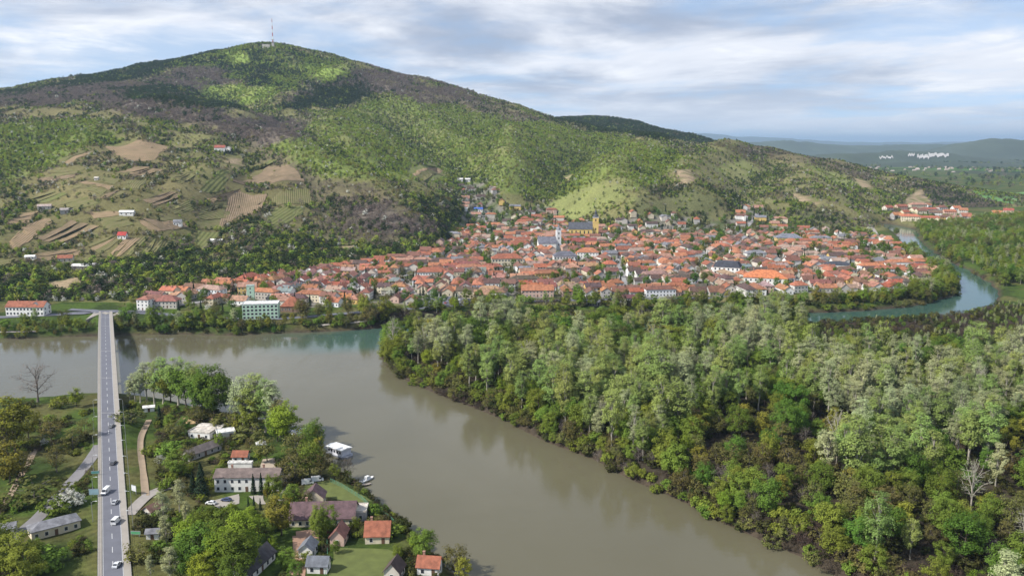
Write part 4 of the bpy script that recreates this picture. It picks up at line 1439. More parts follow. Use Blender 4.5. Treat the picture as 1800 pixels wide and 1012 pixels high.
    strew('undergrowth', coll, np.stack([Q[:, 0], Q[:, 1], ground(Q[:, 0], Q[:, 1]) - .1], -1), [start[k] + RNG.integers(2) for k in kk], RNG.uniform(.45, 1.0, len(Q)),
          'brown and green undergrowth beneath the island trees', 'undergrowth')


forest()


# ---- hillside cover: low trees and scrub, far too many to count
def small(key, mat, bark, seeds, **kw):
    r = []
    for s in seeds:
        tv, tf, lv, lf = grow(s, limbs=3, **kw)
        r.append((mesh_from(key, tv, tf, bark), mesh_from(key, lv, lf, mat)))
    return r


HILL = {}
HILL['mid'] = small('hill_mid', H_MID, BARK, (1, 2, 3), H=7, R=3.6, bole=.02, clusters=14, per=11, size=1.15, rc=1.5)
HILL['bright'] = small('hill_bright', H_BRT, BARK, (4, 5), H=7, R=3.4, bole=.02, clusters=14, per=11, size=1.1, rc=1.5)
HILL['dark'] = small('hill_dark', H_DRK, BARK, (6, 7, 8), H=8, R=3.6, bole=.02, clusters=14, per=11, size=1.15, rc=1.5)
HILL['bare'] = small('hill_bare', H_BAR, BARKG, (9, 10), H=7, R=3.4, bole=.02, clusters=16, per=9, size=.95, rc=1.5, slim=.6)
HILL['olive'] = small('hill_olive', H_OLV, BARKG, (11, 12), H=6, R=3.2, bole=.02, clusters=14, per=11, size=1.05, rc=1.4)
HILL['will'] = small('hill_willow', H_WIL, BARK, (13, 14), H=7, R=3.6, bole=.02, clusters=14, per=11, size=1.1, rc=1.5)
HILL['blos'] = small('hill_blossom', L_BLOSSOM, BARK, (15, 16), H=6, R=3.0, bole=.02, clusters=12, per=11, size=.95, rc=1.3)
HK = list(HILL)
MIX = {  # zone -> (density, weights over HK: mid bright dark bare olive will blos)
    'scrub': (.86, [.27, .13, .15, .22, .15, .07, .03]), 'green': (.9, [.36, .32, .10, .05, .07, .10, .03]), 'darkwood': (1.0, [.16, .03, .62, .12, .06, .01, 0]),
    'darkbare': (1.0, [.12, .02, .36, .40, .09, .01, 0]), 'spurmix': (.88, [.16, .04, .20, .40, .15, .03, .02]), 'bare': (.97, [.05, .01, .14, .68, .11, .01, .006]), 'mixpeak': (.95, [.3, .22, .36, .06, .04, .02, 0]), 'bright': (.95, [.2, .62, .08, .03, .03, .04, .004]),
    'meadow': (.34, [.26, .06, .2, .2, .2, .03, .05]), 'darkgreen': (.93, [.34, .09, .24, .18, .10, .04, .02]), 'meadowg': (.07, [.3, .2, .2, .1, .1, .1, .01]),
    'darkscrub': (.85, [.26, .06, .34, .18, .12, .03, .012])}


KEEP_OUT = []                                      # roofs, lanes and plots the scrub leaves free: (x, y, radius)


HEDGES = [[(0, 458), (60, 440), (120, 430), (180, 412), (240, 408), (330, 418)], [(230, 392), (285, 352), (335, 322), (350, 300)], [(0, 335), (80, 330), (150, 318), (260, 312)], [(130, 375), (160, 355), (230, 345)],
          [(335, 405), (345, 360), (395, 345), (455, 330), (540, 325)], [(400, 405), (455, 385), (470, 345)], [(20, 400), (70, 375), (130, 372)], [(180, 335), (250, 335), (300, 310)], [(100, 290), (200, 285), (290, 292), (350, 288)],
          [(330, 430), (400, 412), (470, 400)], [(540, 330), (560, 370), (540, 400)], [(250, 455), (310, 440), (350, 452)]]


def hillside():
    n = 330000
    y = np.sqrt(RNG.uniform(690 ** 2, 2820 ** 2, n)); x = RNG.uniform(-1, 1, n) * (0.64 * y + 60)
    nb = 14000                                     # and the ridge beyond the shoulder
    x[:nb] = RNG.uniform(60, 800, nb); y[:nb] = RNG.uniform(2950, 3480, nb)
    z = ground(x, y)
    zn, px, py = zone_of(x, y, z)
    zn, _a, _b = zone_of(x + RNG.normal(0, 16, n), y + RNG.normal(0, 24, n), z)
    lap = (ground(x + 45, y) + ground(x - 45, y) + ground(x, y + 45) + ground(x, y - 45)) / 4 - z      # > 0 in the gullies
    zn[:nb] = ZNAMES.index('darkwood')
    keep = (px > -60) & (px < 1870) & (z > 5.6)
    keep &= ~inside(TOWN_PX, px, py)
    keep &= ~((py > 530) & (px < 1700)) & ~((py > 500) & (px > 1100))
    for nm, mt, poly, _ in PLOTS:
        c = np.mean(poly, 0); poly2 = [(c[0] + (a - c[0]) * .97, c[1] + (b - c[1]) * .97) for a, b in poly]
        keep &= ~inside(poly2, px, py) | (RNG.random(n) < .015)
    for s in SCARS: keep &= ~inside(s, px, py)
    dens = np.array([MIX[k][0] for k in ZNAMES])[zn]
    clump = fbm(x / 30, y / 30, 401, 3)
    dens = dens * np.where(dens < .9, 0.2 + 1.7 * sstep(.42, .60, clump), 1)
    for hl in HEDGES: dens = np.where(dist_poly(hl, px + (clump - .5) * 16, (py + (clump - .5) * 8) , False) < 4.0, .95, dens)
    dens = dens * np.clip(1 + lap * .09, .45, 1.4)
    keep &= RNG.random(n) < dens
    x, y, z, zn, px, py, lap = (q[keep] for q in (x, y, z, zn, px, py, lap))
    W = np.array([MIX[k][1] for k in ZNAMES]); W = W / W.sum(1, keepdims=True)
    cum = np.cumsum(W, 1)[zn]
    u = fbm(x / 38, y / 38, 431, 3)
    u = np.clip((u - .5) * 2.3 + .5, 0, .999) * .5 + RNG.random(len(x)) * .5     # neighbours tend to be alike
    k = (u[:, None] > cum).sum(1).clip(0, len(HK) - 1)
    wet = np.clip(lap / 9, -1, 1)                  # darker, denser growth in the gullies, dry scrub on the crests
    soft = ~np.isin(zn, [ZNAMES.index(q) for q in ('darkwood', 'bare')])
    k = np.where(soft & (RNG.random(len(x)) < wet * .75), np.where(RNG.random(len(x)) < .6, 2, 0), k)
    k = np.where(soft & (RNG.random(len(x)) < -wet * .55), np.where(RNG.random(len(x)) < .5, 4, 5), k)
    k = np.where(RNG.random(len(x)) < W[zn, 6], 6, np.where(k == 6, 5, k))
    sets, start = [], []
    for q in HK: start.append(len(sets)); sets += HILL[q]
    coll = source('hill_shrub', sets)
    idx = np.array(start)[k] + np.array([RNG.integers(len(HILL[HK[i]])) for i in k])
    s = RNG.uniform(.55, 1.25, len(x)) * np.where(np.isin(zn, [ZNAMES.index(q) for q in ('darkwood', 'bare', 'mixpeak', 'darkgreen')]), 1.0, .62)
    s = np.where(k == 6, s * 1.15, s)
    strew('hillside_scrub', coll, np.stack([x, y, z - .3], -1), idx, s, 'spring scrub and low woodland over the whole hillside', 'scrub')


hillside()

# ------------------------------------------------------------------ buildings
def wall_mesh(kind, L, W, E, rise, name='wall', mat=None):
    m = MB()
    if kind == 'gable': m.prism([(-W / 2, -1.5), (W / 2, -1.5), (W / 2, E), (0, E + rise), (-W / 2, E)], -L / 2, L / 2)
    else: m.box(-L / 2, L / 2, -W / 2, W / 2, -1.5, E)
    return m.mesh(name, mat or WALL)


def roof_arrays(kind, L, W, E, rise, ov=.5, th=.22):
    m = MB()
    if kind == 'gable':
        b = W / 2 + ov; k = rise / (W / 2)
        u = lambda y: E + .03 + rise - k * abs(y)
        m.prism([(-b, u(b)), (0, u(0)), (b, u(b)), (b, u(b) + th), (0, u(0) + th), (-b, u(b) + th)], -L / 2 - ov, L / 2 + ov)
    elif kind in ('hip', 'mansard'):
        a, b = L / 2 + ov, W / 2 + ov
        if kind == 'hip': ra, rb, zt = max(L / 2 - W / 2, .6), .05, E + rise
        else: ra, rb, zt = L / 2 - W * .16, W / 2 - W * .16, E + rise
        z0 = E + .03
        v = [(-a, -b, z0), (a, -b, z0), (a, b, z0), (-a, b, z0), (-a, -b, z0 + th), (a, -b, z0 + th), (a, b, z0 + th), (-a, b, z0 + th),
             (-ra, -rb, zt), (ra, -rb, zt), (ra, rb, zt), (-ra, rb, zt)]
        f = [(0, 3, 2, 1), (0, 1, 5, 4), (1, 2, 6, 5), (2, 3, 7, 6), (3, 0, 4, 7), (4, 5, 9, 8), (5, 6, 10, 9), (6, 7, 11, 10), (7, 4, 8, 11), (8, 9, 10, 11)]
        m.add(v, f)
    else:                                          # flat roof with a low parapet
        a, b = L / 2 + .15, W / 2 + .15
        m.box(-a, a, -b, b, E + .02, E + .32)
        m.box(-a, a, -b, -b + .3, E + .32, E + .75); m.box(-a, a, b - .3, b, E + .32, E + .75)
        m.box(-a, -a + .3, -b + .3, b - .3, E + .32, E + .75); m.box(a - .3, a, -b + .3, b - .3, E + .32, E + .75)
    return m


RED = (.29, .10, .055); ORG = (.37, .15, .075); SAL = (.33, .18, .125); BRN = (.20, .085, .055); MAR = (.24, .06, .05); DKB = (.075, .05, .045); GRY = (.19, .19, .205); DGR = (.045, .05, .065); PUR = (.125, .075, .08)
CRM = (.66, .58, .42); WHT = (.80, .78, .73); YEL = (.66, .46, .16); PNK = (.60, .42, .34); GRW = (.42, .40, .37); PAL = (.58, .53, .46); MINT = (.50, .70, .53); STONE = (.36, .33, .29)


def dot(a): return (*a, 1.0)


def building(name, label, pos, rz, L, W, E, rise, kind, wallc, roofc, floors=1, wins=None, door=True, chim=0, cat='house', group=None, ends=True, win=(1.0, 1.3)):
    """a thing of its own with walls, roof, chimneys, a door and single windows; its front is the side facing -Y before turning"""
    r = empty(name, pos, rz)
    w = link('wall', wall_mesh(kind if kind == 'gable' else 'box', L, W, E, rise), r); w.color = dot(wallc)
    ro = link('roof', roof_arrays(kind, L, W, E, rise).mesh('roof', ROOF), r); ro.color = dot(roofc)
    for k in range(chim):
        cx = L * (-.28 + .5 * k); zr = E + rise * .72
        c = MB().box(cx - .35, cx + .35, W * .1, W * .1 + .7, zr - .3, E + rise + 1.0).box(cx - .45, cx + .45, W * .1 - .1, W * .1 + .8, E + rise + 1.0, E + rise + 1.15)
        c.build('chimney', plain('chimney_brick', (.33, .19, .14, 1)), ro)
    if wins is None: wins = max(2, int(L / 3.2))
    ww, wh = win
    fh = (E - .2) / floors
    pm = MB().box(-ww / 2, ww / 2, -.05, .05, 0, wh).mesh('window', GLASS)
    fm = MB().box(-ww / 2 - .12, ww / 2 + .12, -.03, .03, -.12, 0).box(-ww / 2 - .12, ww / 2 + .12, -.03, .03, wh, wh + .12).box(-ww / 2 - .12, -ww / 2, -.03, .03, 0, wh).box(ww / 2, ww / 2 + .12, -.03, .03, 0, wh).mesh('window_frame', WHITE)
    spots = []
    for fl in range(floors):
        z = fl * fh + (fh - wh) * .5
        for side in (-1, 1):
            for k in range(wins):
                x = (k + .5) / wins * L - L / 2
                if door and fl == 0 and side == -1 and k == wins // 2: continue
                spots.append((x, side * (W / 2 + .01), z, 0))
            if ends:
                ne = max(1, int(W / 4.5))
                for k in range(ne): spots.append((side * (L / 2 + .01), (k + .5) / ne * W - W / 2, z, math.pi / 2))
    for x, y, z, a in spots:
        g = link('window', pm, r, (x, y, z), a)
        link('window_frame', fm, g)
    if door:
        x = (wins // 2 + .5) / wins * L - L / 2
        d = MB().box(x - .55, x + .55, -W / 2 - .06, -W / 2 + .04, 0, min(2.15, E - .2)).build('door', plain('door_wood', (.13, .07, .04, 1)), r)
        MB().box(x + .35, x + .42, -W / 2 - .12, -W / 2 - .06, .98, 1.06).build('handle', STEEL, d)
    return tag(r, label, cat, group)


def place(px, py): return hit(px, py)


TAKEN = []                                          # (x, y, radius) of the buildings set by hand


def put(name, label, px, py, L, W, E, rise, kind, wallc, roofc, rz=0.0, far=True, **kw):
    """px, py: the foot of the middle of the front wall"""
    p = place(px, py)
    q = p + np.array([-math.sin(rz), math.cos(rz), 0]) * W / 2
    z = float(ground(q[0], q[1]))
    TAKEN.append((q[0], q[1], max(L, W) * .5))
    return building(name, label, (q[0], q[1], z), rz, L, W, E, rise, kind, wallc, roofc, **kw)


R_ = math.radians
# --- hamlet and camp on the near bank
put('farm_shed', 'long cream walled shed with grey hipped roof beside the side road', 100, 940, 15.5, 7.0, 3.0, 2.0, 'hip', CRM, GRY, R_(40), floors=1, wins=5, cat='shed')
put('guest_house', 'long cream building with wide purple brown roof near the river lawn', 566, 926, 23, 11, 3.2, 4.0, 'gable', CRM, PUR, R_(3), wins=9, chim=1, cat='house')
put('guest_annex', 'small flat roofed grey annex at the end of the purple brown roof', 634, 916, 4.0, 7, 3.4, 0, 'flat', GRW, PAL, R_(3), wins=1, cat='house', door=False)
put('guest_wing', 'short purple brown gabled wing behind the long cream building', 571, 886, 6, 7.5, 3.6, 3.2, 'gable', CRM, PUR, R_(93), wins=2, door=False)
put('hostel', 'long white two storey house with weathered brown roof among firs', 434, 864, 25, 9.5, 6.0, 1.8, 'gable', WHT, (.16, .12, .105), R_(2), floors=2, wins=9, chim=2)
put('cabin', 'small cabin with bright orange roof behind the long white house', 421, 813, 6.2, 5.0, 2.6, 1.7, 'gable', WHT, RED, R_(0), wins=2)
put('canopy_hall', 'flat white roofed shelter in front of the orange cabin', 422, 824, 10, 1.8, 2.2, 0, 'flat', WHT, WHT, 0, wins=0, ends=False, door=False, cat='shelter')
put('barn', 'long narrow barn with weathered grey brown roof running to the river', 362, 801, 17, 5.5, 2.6, 1.9, 'gable', GRW, (.15, .125, .115), R_(58), wins=5, cat='barn')
put('workshop', 'white flat roofed workshop by the yellow soil heap', 350, 772, 11, 6, 2.8, 0, 'flat', WHT, PAL, R_(-12), wins=3, cat='shed')
put('store_hut', 'low pale flat roofed store hut beside the workshop', 398, 771, 8, 6, 2.6, 0, 'flat', PAL, WHT, R_(24), wins=2, cat='shed')
put('boat_shed', 'pale concrete roofed shed between the soil heap and the barn', 366, 762, 12, 6, 2.6, .5, 'gable', GRW, PAL, R_(-10), wins=3, cat='shed')
put('cottage', 'cream cottage with bright orange tiled roof by the river fence', 663, 957, 8.2, 7.4, 3.0, 3.6, 'gable', CRM, RED, R_(2), wins=2, chim=1)
put('cottage', 'pink walled cottage with red brown gable facing the yard', 609, 953, 7.2, 4.8, 3.4, 2.6, 'gable', PNK, (.25, .11, .085), R_(88), wins=2, door=False)
put('garden_hut', 'tiny hut with rusty red hipped roof beside the pink cottage', 583, 948, 2.8, 2.6, 2.0, 1.1, 'hip', CRM, (.30, .10, .06), 0, wins=1, door=False, cat='hut')
put('cottage', 'small white cottage with slate grey gable, farther of two', 554, 977, 6.2, 4.6, 3.2, 1.9, 'gable', WHT, (.16, .17, .19), R_(86), wins=2, door=False)
put('cottage', 'small white cottage with slate grey roof, nearer of two', 557, 1008, 6.4, 4.8, 2.8, 2.0, 'gable', WHT, (.14, .15, .17), R_(-3), wins=2)
put('long_house', 'long white house under a nearly black roof beneath leaning trees', 462, 1003, 16, 6.2, 2.8, 2.8, 'gable', WHT, (.06, .055, .06), R_(76), wins=5, chim=1)
put('cottage', 'cottage with dark brown gable at the lower edge of the lawn', 707, 1016, 6, 5, 3.0, 2.8, 'gable', PAL, DKB, R_(80), wins=2, door=False)
put('cottage', 'white cottage with orange roof half hidden on the river bank', 752, 1012, 7, 5.2, 3.0, 2.4, 'gable', WHT, RED, R_(-8), wins=2, chim=1)
put('garden_hut', 'low brown roofed hut under the pale willows by the lane', 278, 905, 6, 4.5, 2.4, 1.6, 'gable', PAL, (.20, .11, .08), R_(62), wins=1, cat='hut')
put('garden_hut', 'white shed with grey lean roof under the trees by the causeway', 268, 950, 4, 3.4, 2.4, .9, 'gable', WHT, GRY, R_(10), wins=1, cat='hut')
put('garden_hut', 'grey roofed hut at the end of the side road', 4, 945, 8, 5, 2.6, 1.2, 'gable', PAL, GRY, R_(22), wins=2, cat='hut')
put('garden_hut', 'white hut beside the firs on the bank of the bend', 262, 724, 5, 3, 2.3, .6, 'gable', WHT, WHT, R_(20), wins=1, cat='hut')

# --- the town's landmarks
put('riverside_house', 'long white two storey building with red roof beside the bridge head', 44, 556, 30, 11, 7.0, 3.6, 'gable', WHT, RED, R_(-1), floors=2, wins=11, chim=2, win=(1.3, 1.6))
put('riverside_house', 'grey roofed annex next to the long white building', 82, 553, 9, 12, 6.6, 3.2, 'gable', PAL, GRY, R_(75), floors=2, wins=3, door=False)
put('apartment_house', 'white three storey house at the edge of the town by the bridge', 251, 546, 10, 9, 8.5, 2.6, 'hip', WHT, (.30, .13, .09), R_(-8), floors=3, wins=3)
put('inn', 'broad house with brown red hipped roof beside the white house', 291, 543, 18, 12, 5.5, 4.4, 'hip', PAL, (.26, .10, .075), 0, floors=2, wins=6, chim=1)
put('office_block', 'pale mint green office block with flat white roof above the river road', 458, 561, 27, 13, 11.5, 0, 'flat', MINT, (.70, .70, .68), R_(9), floors=4, wins=9, cat='building', win=(1.7, 1.5), ends=False)
put('office_stairs', 'mint green stair tower on the flat roofed office block', 441, 532, 6, 5, 13.8, 0, 'flat', MINT, (.5, .6, .55), R_(9), floors=4, wins=1, door=False, cat='building')
put('yellow_house', 'bright yellow house with salmon roof on the slope above the river', 434, 517, 16, 10, 6.5, 3.2, 'gable', YEL, SAL, R_(5), floors=2, wins=5)
put('market_hall', 'wide hall with steep brick red hipped roof beside the office block', 512, 549, 17, 14, 4.2, 7.0, 'hip', (.3, .2, .15), RED, R_(3), wins=6, cat='hall')
put('school', 'white three storey school with dark slate mansard roof', 1276, 488, 26, 17, 10.5, 5.0, 'mansard', WHT, DGR, R_(-22), floors=3, wins=6, cat='school', win=(1.5, 2.0))
put('convent', 'large white building under a broad orange hipped roof near the school', 1345, 503, 40, 24, 7.5, 6.5, 'hip', WHT, (.5, .17, .07), R_(-16), floors=2, wins=9, chim=2, cat='building', win=(1.4, 1.8))
put('warehouse', 'white warehouse with black shallow roof among orange roofs', 1473, 475, 28, 13, 5.5, 3.0, 'hip', WHT, DGR, R_(-14), floors=1, wins=7, cat='warehouse')
put('theatre', 'big grey roofed building with yellow wall in the upper town', 1388, 428, 34, 18, 7, 5.5, 'hip', YEL, (.17, .18, .21), R_(-6), floors=2, wins=8, cat='building')
put('town_hall', 'white building with dark grey roof below the white church', 994, 463, 26, 13, 8, 5, 'hip', WHT, (.12, .12, .145), R_(4), floors=2, wins=8, cat='building', win=(1.4, 1.8))
put('town_hall', 'long house with dark red roof behind the town square', 1027, 433, 32, 11, 6, 4.5, 'gable', PNK, MAR, 0, floors=2, wins=10, cat='building')
put('town_house', 'tall white gabled house with orange roof near the town square', 1033, 458, 24, 13, 9, 5, 'hip', WHT, ORG, R_(-6), floors=3, wins=7)
put('town_house', 'broad cream front under a long orange hipped roof', 892, 467, 34, 14, 7.5, 5, 'hip', CRM, RED, R_(6), floors=2, wins=10, chim=2, win=(1.4, 1.8))
put('town_house', 'long white walled house with vivid orange roof on the riverside street', 760, 490, 30, 12, 6.5, 4.5, 'hip', WHT, RED, R_(3), floors=2, wins=11, chim=1)
put('town_house', 'row house with bright orange roof and pink walls above the river road', 945, 522, 28, 11, 6, 4, 'gable', PNK, ORG, R_(2), floors=2, wins=9, chim=2)
put('blue_house', 'white house with bright blue roof high in the side valley', 841, 374, 15, 11, 4.5, 2.6, 'gable', WHT, (.06, .13, .42), R_(0), wins=4)
put('pavilion', 'open riverside pavilion with dark red roof and white posts', 1103, 532, 20, 7, 4, 2.2, 'gable', WHT, (.12, .045, .05), R_(1), wins=10, cat='pavilion', door=False, win=(1.2, 2.6))
put('pavilion', 'small grey roofed riverside pavilion with white posts', 1043, 538, 11, 6, 3.2, 1.4, 'gable', WHT, GRY, 0, wins=5, cat='pavilion', door=False, win=(1.2, 2.2))
# --- huts among the vines
for lb, px, py, L, W, E, rs, wc, rc, a in [
        ('long white wine hut between two striped plots', 222, 380, 16, 7, 3.5, 1.6, WHT, WHT, 4), ('small white wine hut with bright red roof above the tan plots', 214, 421, 9, 6, 4, 3.2, WHT, (.42, .05, .04), 0),
        ('grey roofed white cottage above the hollow lane', 312, 398, 9, 7, 4.5, 2.4, WHT, GRY, 10), ('white hut with pale roof beside the steep track', 379, 430, 14, 7, 4, 1.4, WHT, WHT, -6),
        ('white villa with rusty red roof under the wood by the clay pit', 386, 268, 17, 11, 6, 4, WHT, (.30, .09, .06), 5), ('white gabled cottage beside the rusty roofed villa', 406, 267, 8, 8, 4, 3, WHT, PAL, 90),
        ('low building with broad white roof below the vineyards', 145, 474, 20, 13, 3.5, 1.6, PAL, WHT, 12), ('small house with brick red roof above the white roofed building', 114, 461, 14, 9, 3.4, 2.6, PAL, RED, 15),
        ('tiny pale hut high among the vines', 169, 318, 5, 4, 3, 1.2, WHT, PAL, 0), ('pale roofed house in the hedges at the slope edge', 78, 370, 15, 9, 4, 2, PAL, (.42, .33, .29), 20),
        ('grey stone house beside the pale roofed one', 116, 376, 12, 8, 4, 2, GRW, (.34, .30, .28), 25), ('white hut on the terrace above the dark firs', 52, 457, 9, 6, 3, 1.2, WHT, WHT, 10),
        ('first of two white cottages above the side valley', 809, 320, 10, 8, 4, 2.2, WHT, (.62, .6, .57), 0), ('second of two white cottages above the side valley', 822, 320, 10, 8, 4, 2.2, WHT, (.62, .6, .57), 0)]:
    put('vineyard_house', lb, px, py, L, W, E, rs, 'gable', wc, rc, R_(a), wins=3, cat='house', group='houses among the vines')


def church_yellow():
    p = place(1020, 415)
    r = empty('yellow_church', p, R_(-4))
    YC = (.70, .50, .17)
    w = link('wall', wall_mesh('gable', 34, 15, 11, 9), r); w.color = dot(YC)
    ro = link('roof', roof_arrays('gable', 34, 15, 11, 9).mesh('roof', ROOF), r); ro.color = dot((.085, .09, .105))
    t = MB().box(18, 26, -4.2, 4.2, -2, 27).box(17.7, 26.3, -4.5, 4.5, 20, 20.6).build('tower', WALL, r); t.color = dot(YC)
    MB().box(17.6, 26.4, -4.6, 4.6, 27.02, 27.7).build('cornice', WHITE, t)
    sp = []
    prof = [(4.4, 27.7), (4.0, 29.5), (2.7, 31), (1.6, 32), (1.5, 33.4), (2.0, 34.2), (1.2, 36.0), (.25, 39.5), (.12, 43)]
    m = MB(); n = 10
    for k, (rad, z) in enumerate(prof): sp += [(22 + rad * math.cos(a * 2 * math.pi / n), rad * math.sin(a * 2 * math.pi / n), z) for a in range(n)]
    m.add(sp, [(k * n + a, k * n + (a + 1) % n, (k + 1) * n + (a + 1) % n, (k + 1) * n + a) for k in range(len(prof) - 1) for a in range(n)])
    m.build('spire', plain('spire_copper', (.05, .055, .065, 1), .6), t)
    MB().box(21.9, 22.1, -.1, .1, 42.6, 45.5).box(21.2, 22.8, -.1, .1, 44.2, 44.5).build('cross', STEEL, t)
    for k in range(5):
        MB().box(-13 + k * 6, -11.4 + k * 6, -7.58, -7.45, 3.5, 8.5).build('window', GLASS, r)
    for z in (9, 22): MB().box(21.2, 22.8, -4.32, -4.15, z, z + 3).build('window', GLASS, t)
    TAKEN.append((p[0], p[1], 24))
    tag(r, 'yellow church with dark slate roof and a tall spired tower', 'church')


def church_white():
    p = place(961, 440)
    r = empty('white_church', p, R_(6))
    w = link('wall', wall_mesh('gable', 22, 12, 10, 7), r); w.color = dot(WHT)
    ro = link('roof', roof_arrays('gable', 22, 12, 10, 7).mesh('roof', ROOF), r); ro.color = dot((.16, .16, .19))
    t = MB().box(11.5, 17.5, -3, 3, -2, 25).build('tower', WALL, r); t.color = dot((.78, .78, .76))
    m = MB(); n = 8; sp = []
    prof = [(3.2, 25.02), (2.6, 27), (1.2, 28.4), (1.0, 29.6), (.5, 31), (.1, 34)]
    for rad, z in prof: sp += [(14.5 + rad * math.cos(a * 2 * math.pi / n), rad * math.sin(a * 2 * math.pi / n), z) for a in range(n)]
    m.add(sp, [(k * n + a, k * n + (a + 1) % n, (k + 1) * n + (a + 1) % n, (k + 1) * n + a) for k in range(len(prof) - 1) for a in range(n)])
    m.build('spire', plain('spire_grey', (.2, .2, .22, 1), .6), t)
    for z in (6, 14, 20): MB().box(13.9, 15.1, -3.12, -2.95, z, z + 2.4).build('window', GLASS, t)
    for k in range(3): MB().box(-8 + k * 5.5, -6.6 + k * 5.5, -6.08, -5.95, 3, 7).build('window', GLASS, r)
    TAKEN.append((p[0], p[1], 16))
    tag(r, 'white church with slim white tower in the middle of the town', 'church')


church_yellow()
church_white()


# --- the rest of the town: rows of gabled and hipped houses
VARS = []
_rv = random.Random(5)
for k in range(22):
    kind = 'gable' if k % 3 else 'hip'
    L = _rv.uniform(11, 20) if k % 6 else _rv.uniform(22, 30); W = _rv.uniform(7.5, 10.5); E = _rv.choice([3.6, 4.2, 5.4, 6.0, 6.6]); rise = W * _rv.uniform(.30, .44)
    wing = k % 4 == 1
    wm = MB()
    if kind == 'gable': wm.prism([(-W / 2, -2.5), (W / 2, -2.5), (W / 2, E), (0, E + rise), (-W / 2, E)], -L / 2, L / 2)
    else: wm.box(-L / 2, L / 2, -W / 2, W / 2, -2.5, E)
    rm = roof_arrays(kind, L, W, E, rise)
    if wing:                                       # a lower wing towards the yard
        w2, l2, e2 = W * .72, W * .9, E * .94
        r2 = w2 * .4; x0 = L * .22
        wm.prism([(x0 - w2 / 2, -2.5), (x0 + w2 / 2, -2.5), (x0 + w2 / 2, e2), (x0, e2 + r2), (x0 - w2 / 2, e2)], -W / 2 - l2, -W / 2 + .5, 'y')
        b = w2 / 2 + .4; u = lambda q: e2 + .03 + r2 * (1 - abs(q) / (w2 / 2))
        rm.prism([(x0 - b, u(b)), (x0, u(0)), (x0 + b, u(b)), (x0 + b, u(b) + .2), (x0, u(0) + .2), (x0 - b, u(b) + .2)], -W / 2 - l2 - .4, -W / 2 + W * .32, 'y')
    cm = MB()
    for c in range(1 + k % 2): cm.box(L * (-.25 + .45 * c), L * (-.25 + .45 * c) + .8, .6, 1.4, E + rise * .5, E + rise + 1.1)
    gm = MB()
    fl = 2 if E > 5 else 1
    for f_ in range(fl):
        z = f_ * 2.9 + 1.0
        nw = int(L / 2.9)
        for q in range(nw):
            x = (q + .5) / nw * L - L / 2
            for s in (-1, 1):
                if wing and s == -1 and x > L * .22 - W * .5: continue
                gm.box(x - .5, x + .5, s * W / 2 - .05, s * W / 2 + .05, z, z + 1.35)
        for s in (-1, 1):
            for q in (-.22, .22): gm.box(s * L / 2 - .05, s * L / 2 + .05, q * W - .5, q * W + .5, z, z + 1.35)
    VARS.append(dict(L=L, W=W, kind=kind, wall=wm, roof=rm, chim=cm, win=gm,
                     me=(wm.mesh('wall', WALL), rm.mesh('roof', ROOF), cm.mesh('chimney', plain('chimney_brick', (.33, .19, .14, 1))), gm.mesh('windows', GLASS))))

ROOFS = [('orange', ORG, .20), ('brick red', RED, .20), ('salmon', SAL, .15), ('red brown', (.19, .085, .058), .24), ('dark brown', (.095, .06, .05), .13), ('faded pink', (.32, .23, .18), .04), ('grey', GRY, .06)]
WALLS = [('white', WHT, .34), ('cream', CRM, .22), ('pale stone', PAL, .2), ('pink', PNK, .09), ('yellow', YEL, .06), ('grey', GRW, .09)]


def pick(lst, rng):
    u = rng.random() * sum(q[2] for q in lst); s = 0
    for n, c, w in lst:
        s += w
        if u < s: return n, c
    return lst[-1][:2]


HOUSES = []


STREETS = [hits(q)[:, :2] for q in ([(300, 540), (420, 522), (520, 508), (640, 500), (760, 505), (900, 500), (1040, 492), (1180, 500), (1300, 508), (1480, 498)],
                                   [(640, 500), (740, 478), (840, 470), (960, 470), (1100, 470), (1230, 462), (1400, 452), (1540, 440)],
                                   [(900, 500), (880, 470), (870, 440), (862, 410), (850, 370)], [(1100, 515), (1090, 470), (1070, 430), (1050, 410)], [(1230, 505), (1225, 462), (1260, 425), (1320, 395), (1335, 372)],
                                   [(740, 478), (800, 440), (835, 415)], [(705, 488), (722, 510), (738, 532)], [(1400, 510), (1405, 452), (1480, 425), (1545, 415)])]


def town():
    rng = random.Random(11)
    poly = hits(TOWN_PX)[:, :2]
    tk = np.array(TAKEN)

    def ok(x, y):
        m = inside(poly, x, y) & (sd_water(x, y) > 14)
        d = np.min(np.hypot(x[:, None] - tk[None, :, 0], y[:, None] - tk[None, :, 1]) - tk[None, :, 2], 1)
        px, py = project(x, y, ground(x, y))
        # the upper valley and the slope behind stay looser
        loose = ((py < 410) & (fbm(x / 40, y / 40, 17, 2) > .50)) | ((px > 1420) & (fbm(x / 30, y / 30, 19, 2) > .62))
        river = (px < 640) & (py > 512 + (px - 240) * 0.03) & (py > 538)
        square = inside([(735, 540), (745, 522), (800, 518), (840, 530)], px, py)
        for s in STREETS: m &= dist_poly(s, x, y, False) > 7.5
        return m & (d > 6.5) & ~loose & ~river & ~square
    P = poisson(16000, (poly[:, 0].min(), poly[:, 0].max(), poly[:, 1].min(), poly[:, 1].max()), lambda x, y: 11.2 + 9 * sstep(1100, 1350, y) + 9 * (fbm(x / 36, y / 36, 71, 2) > .57), ok, 33)
    x, y = P.T
    z = ground(x, y)
    for a, b, c in zip(x, y, z):
        th = 0.22 * math.sin(a / 190 + .6) - .12 + 0.12 * math.sin(b / 120)
        if fbm(np.array(a / 55), np.array(b / 55), 13, 2) > .5: th += math.pi / 2
        th += rng.gauss(0, .07)
        if rng.random() < .5: th += math.pi
        HOUSES.append([a, b, c, th, rng.randrange(len(VARS)), pick(ROOFS, rng), pick(WALLS, rng)])


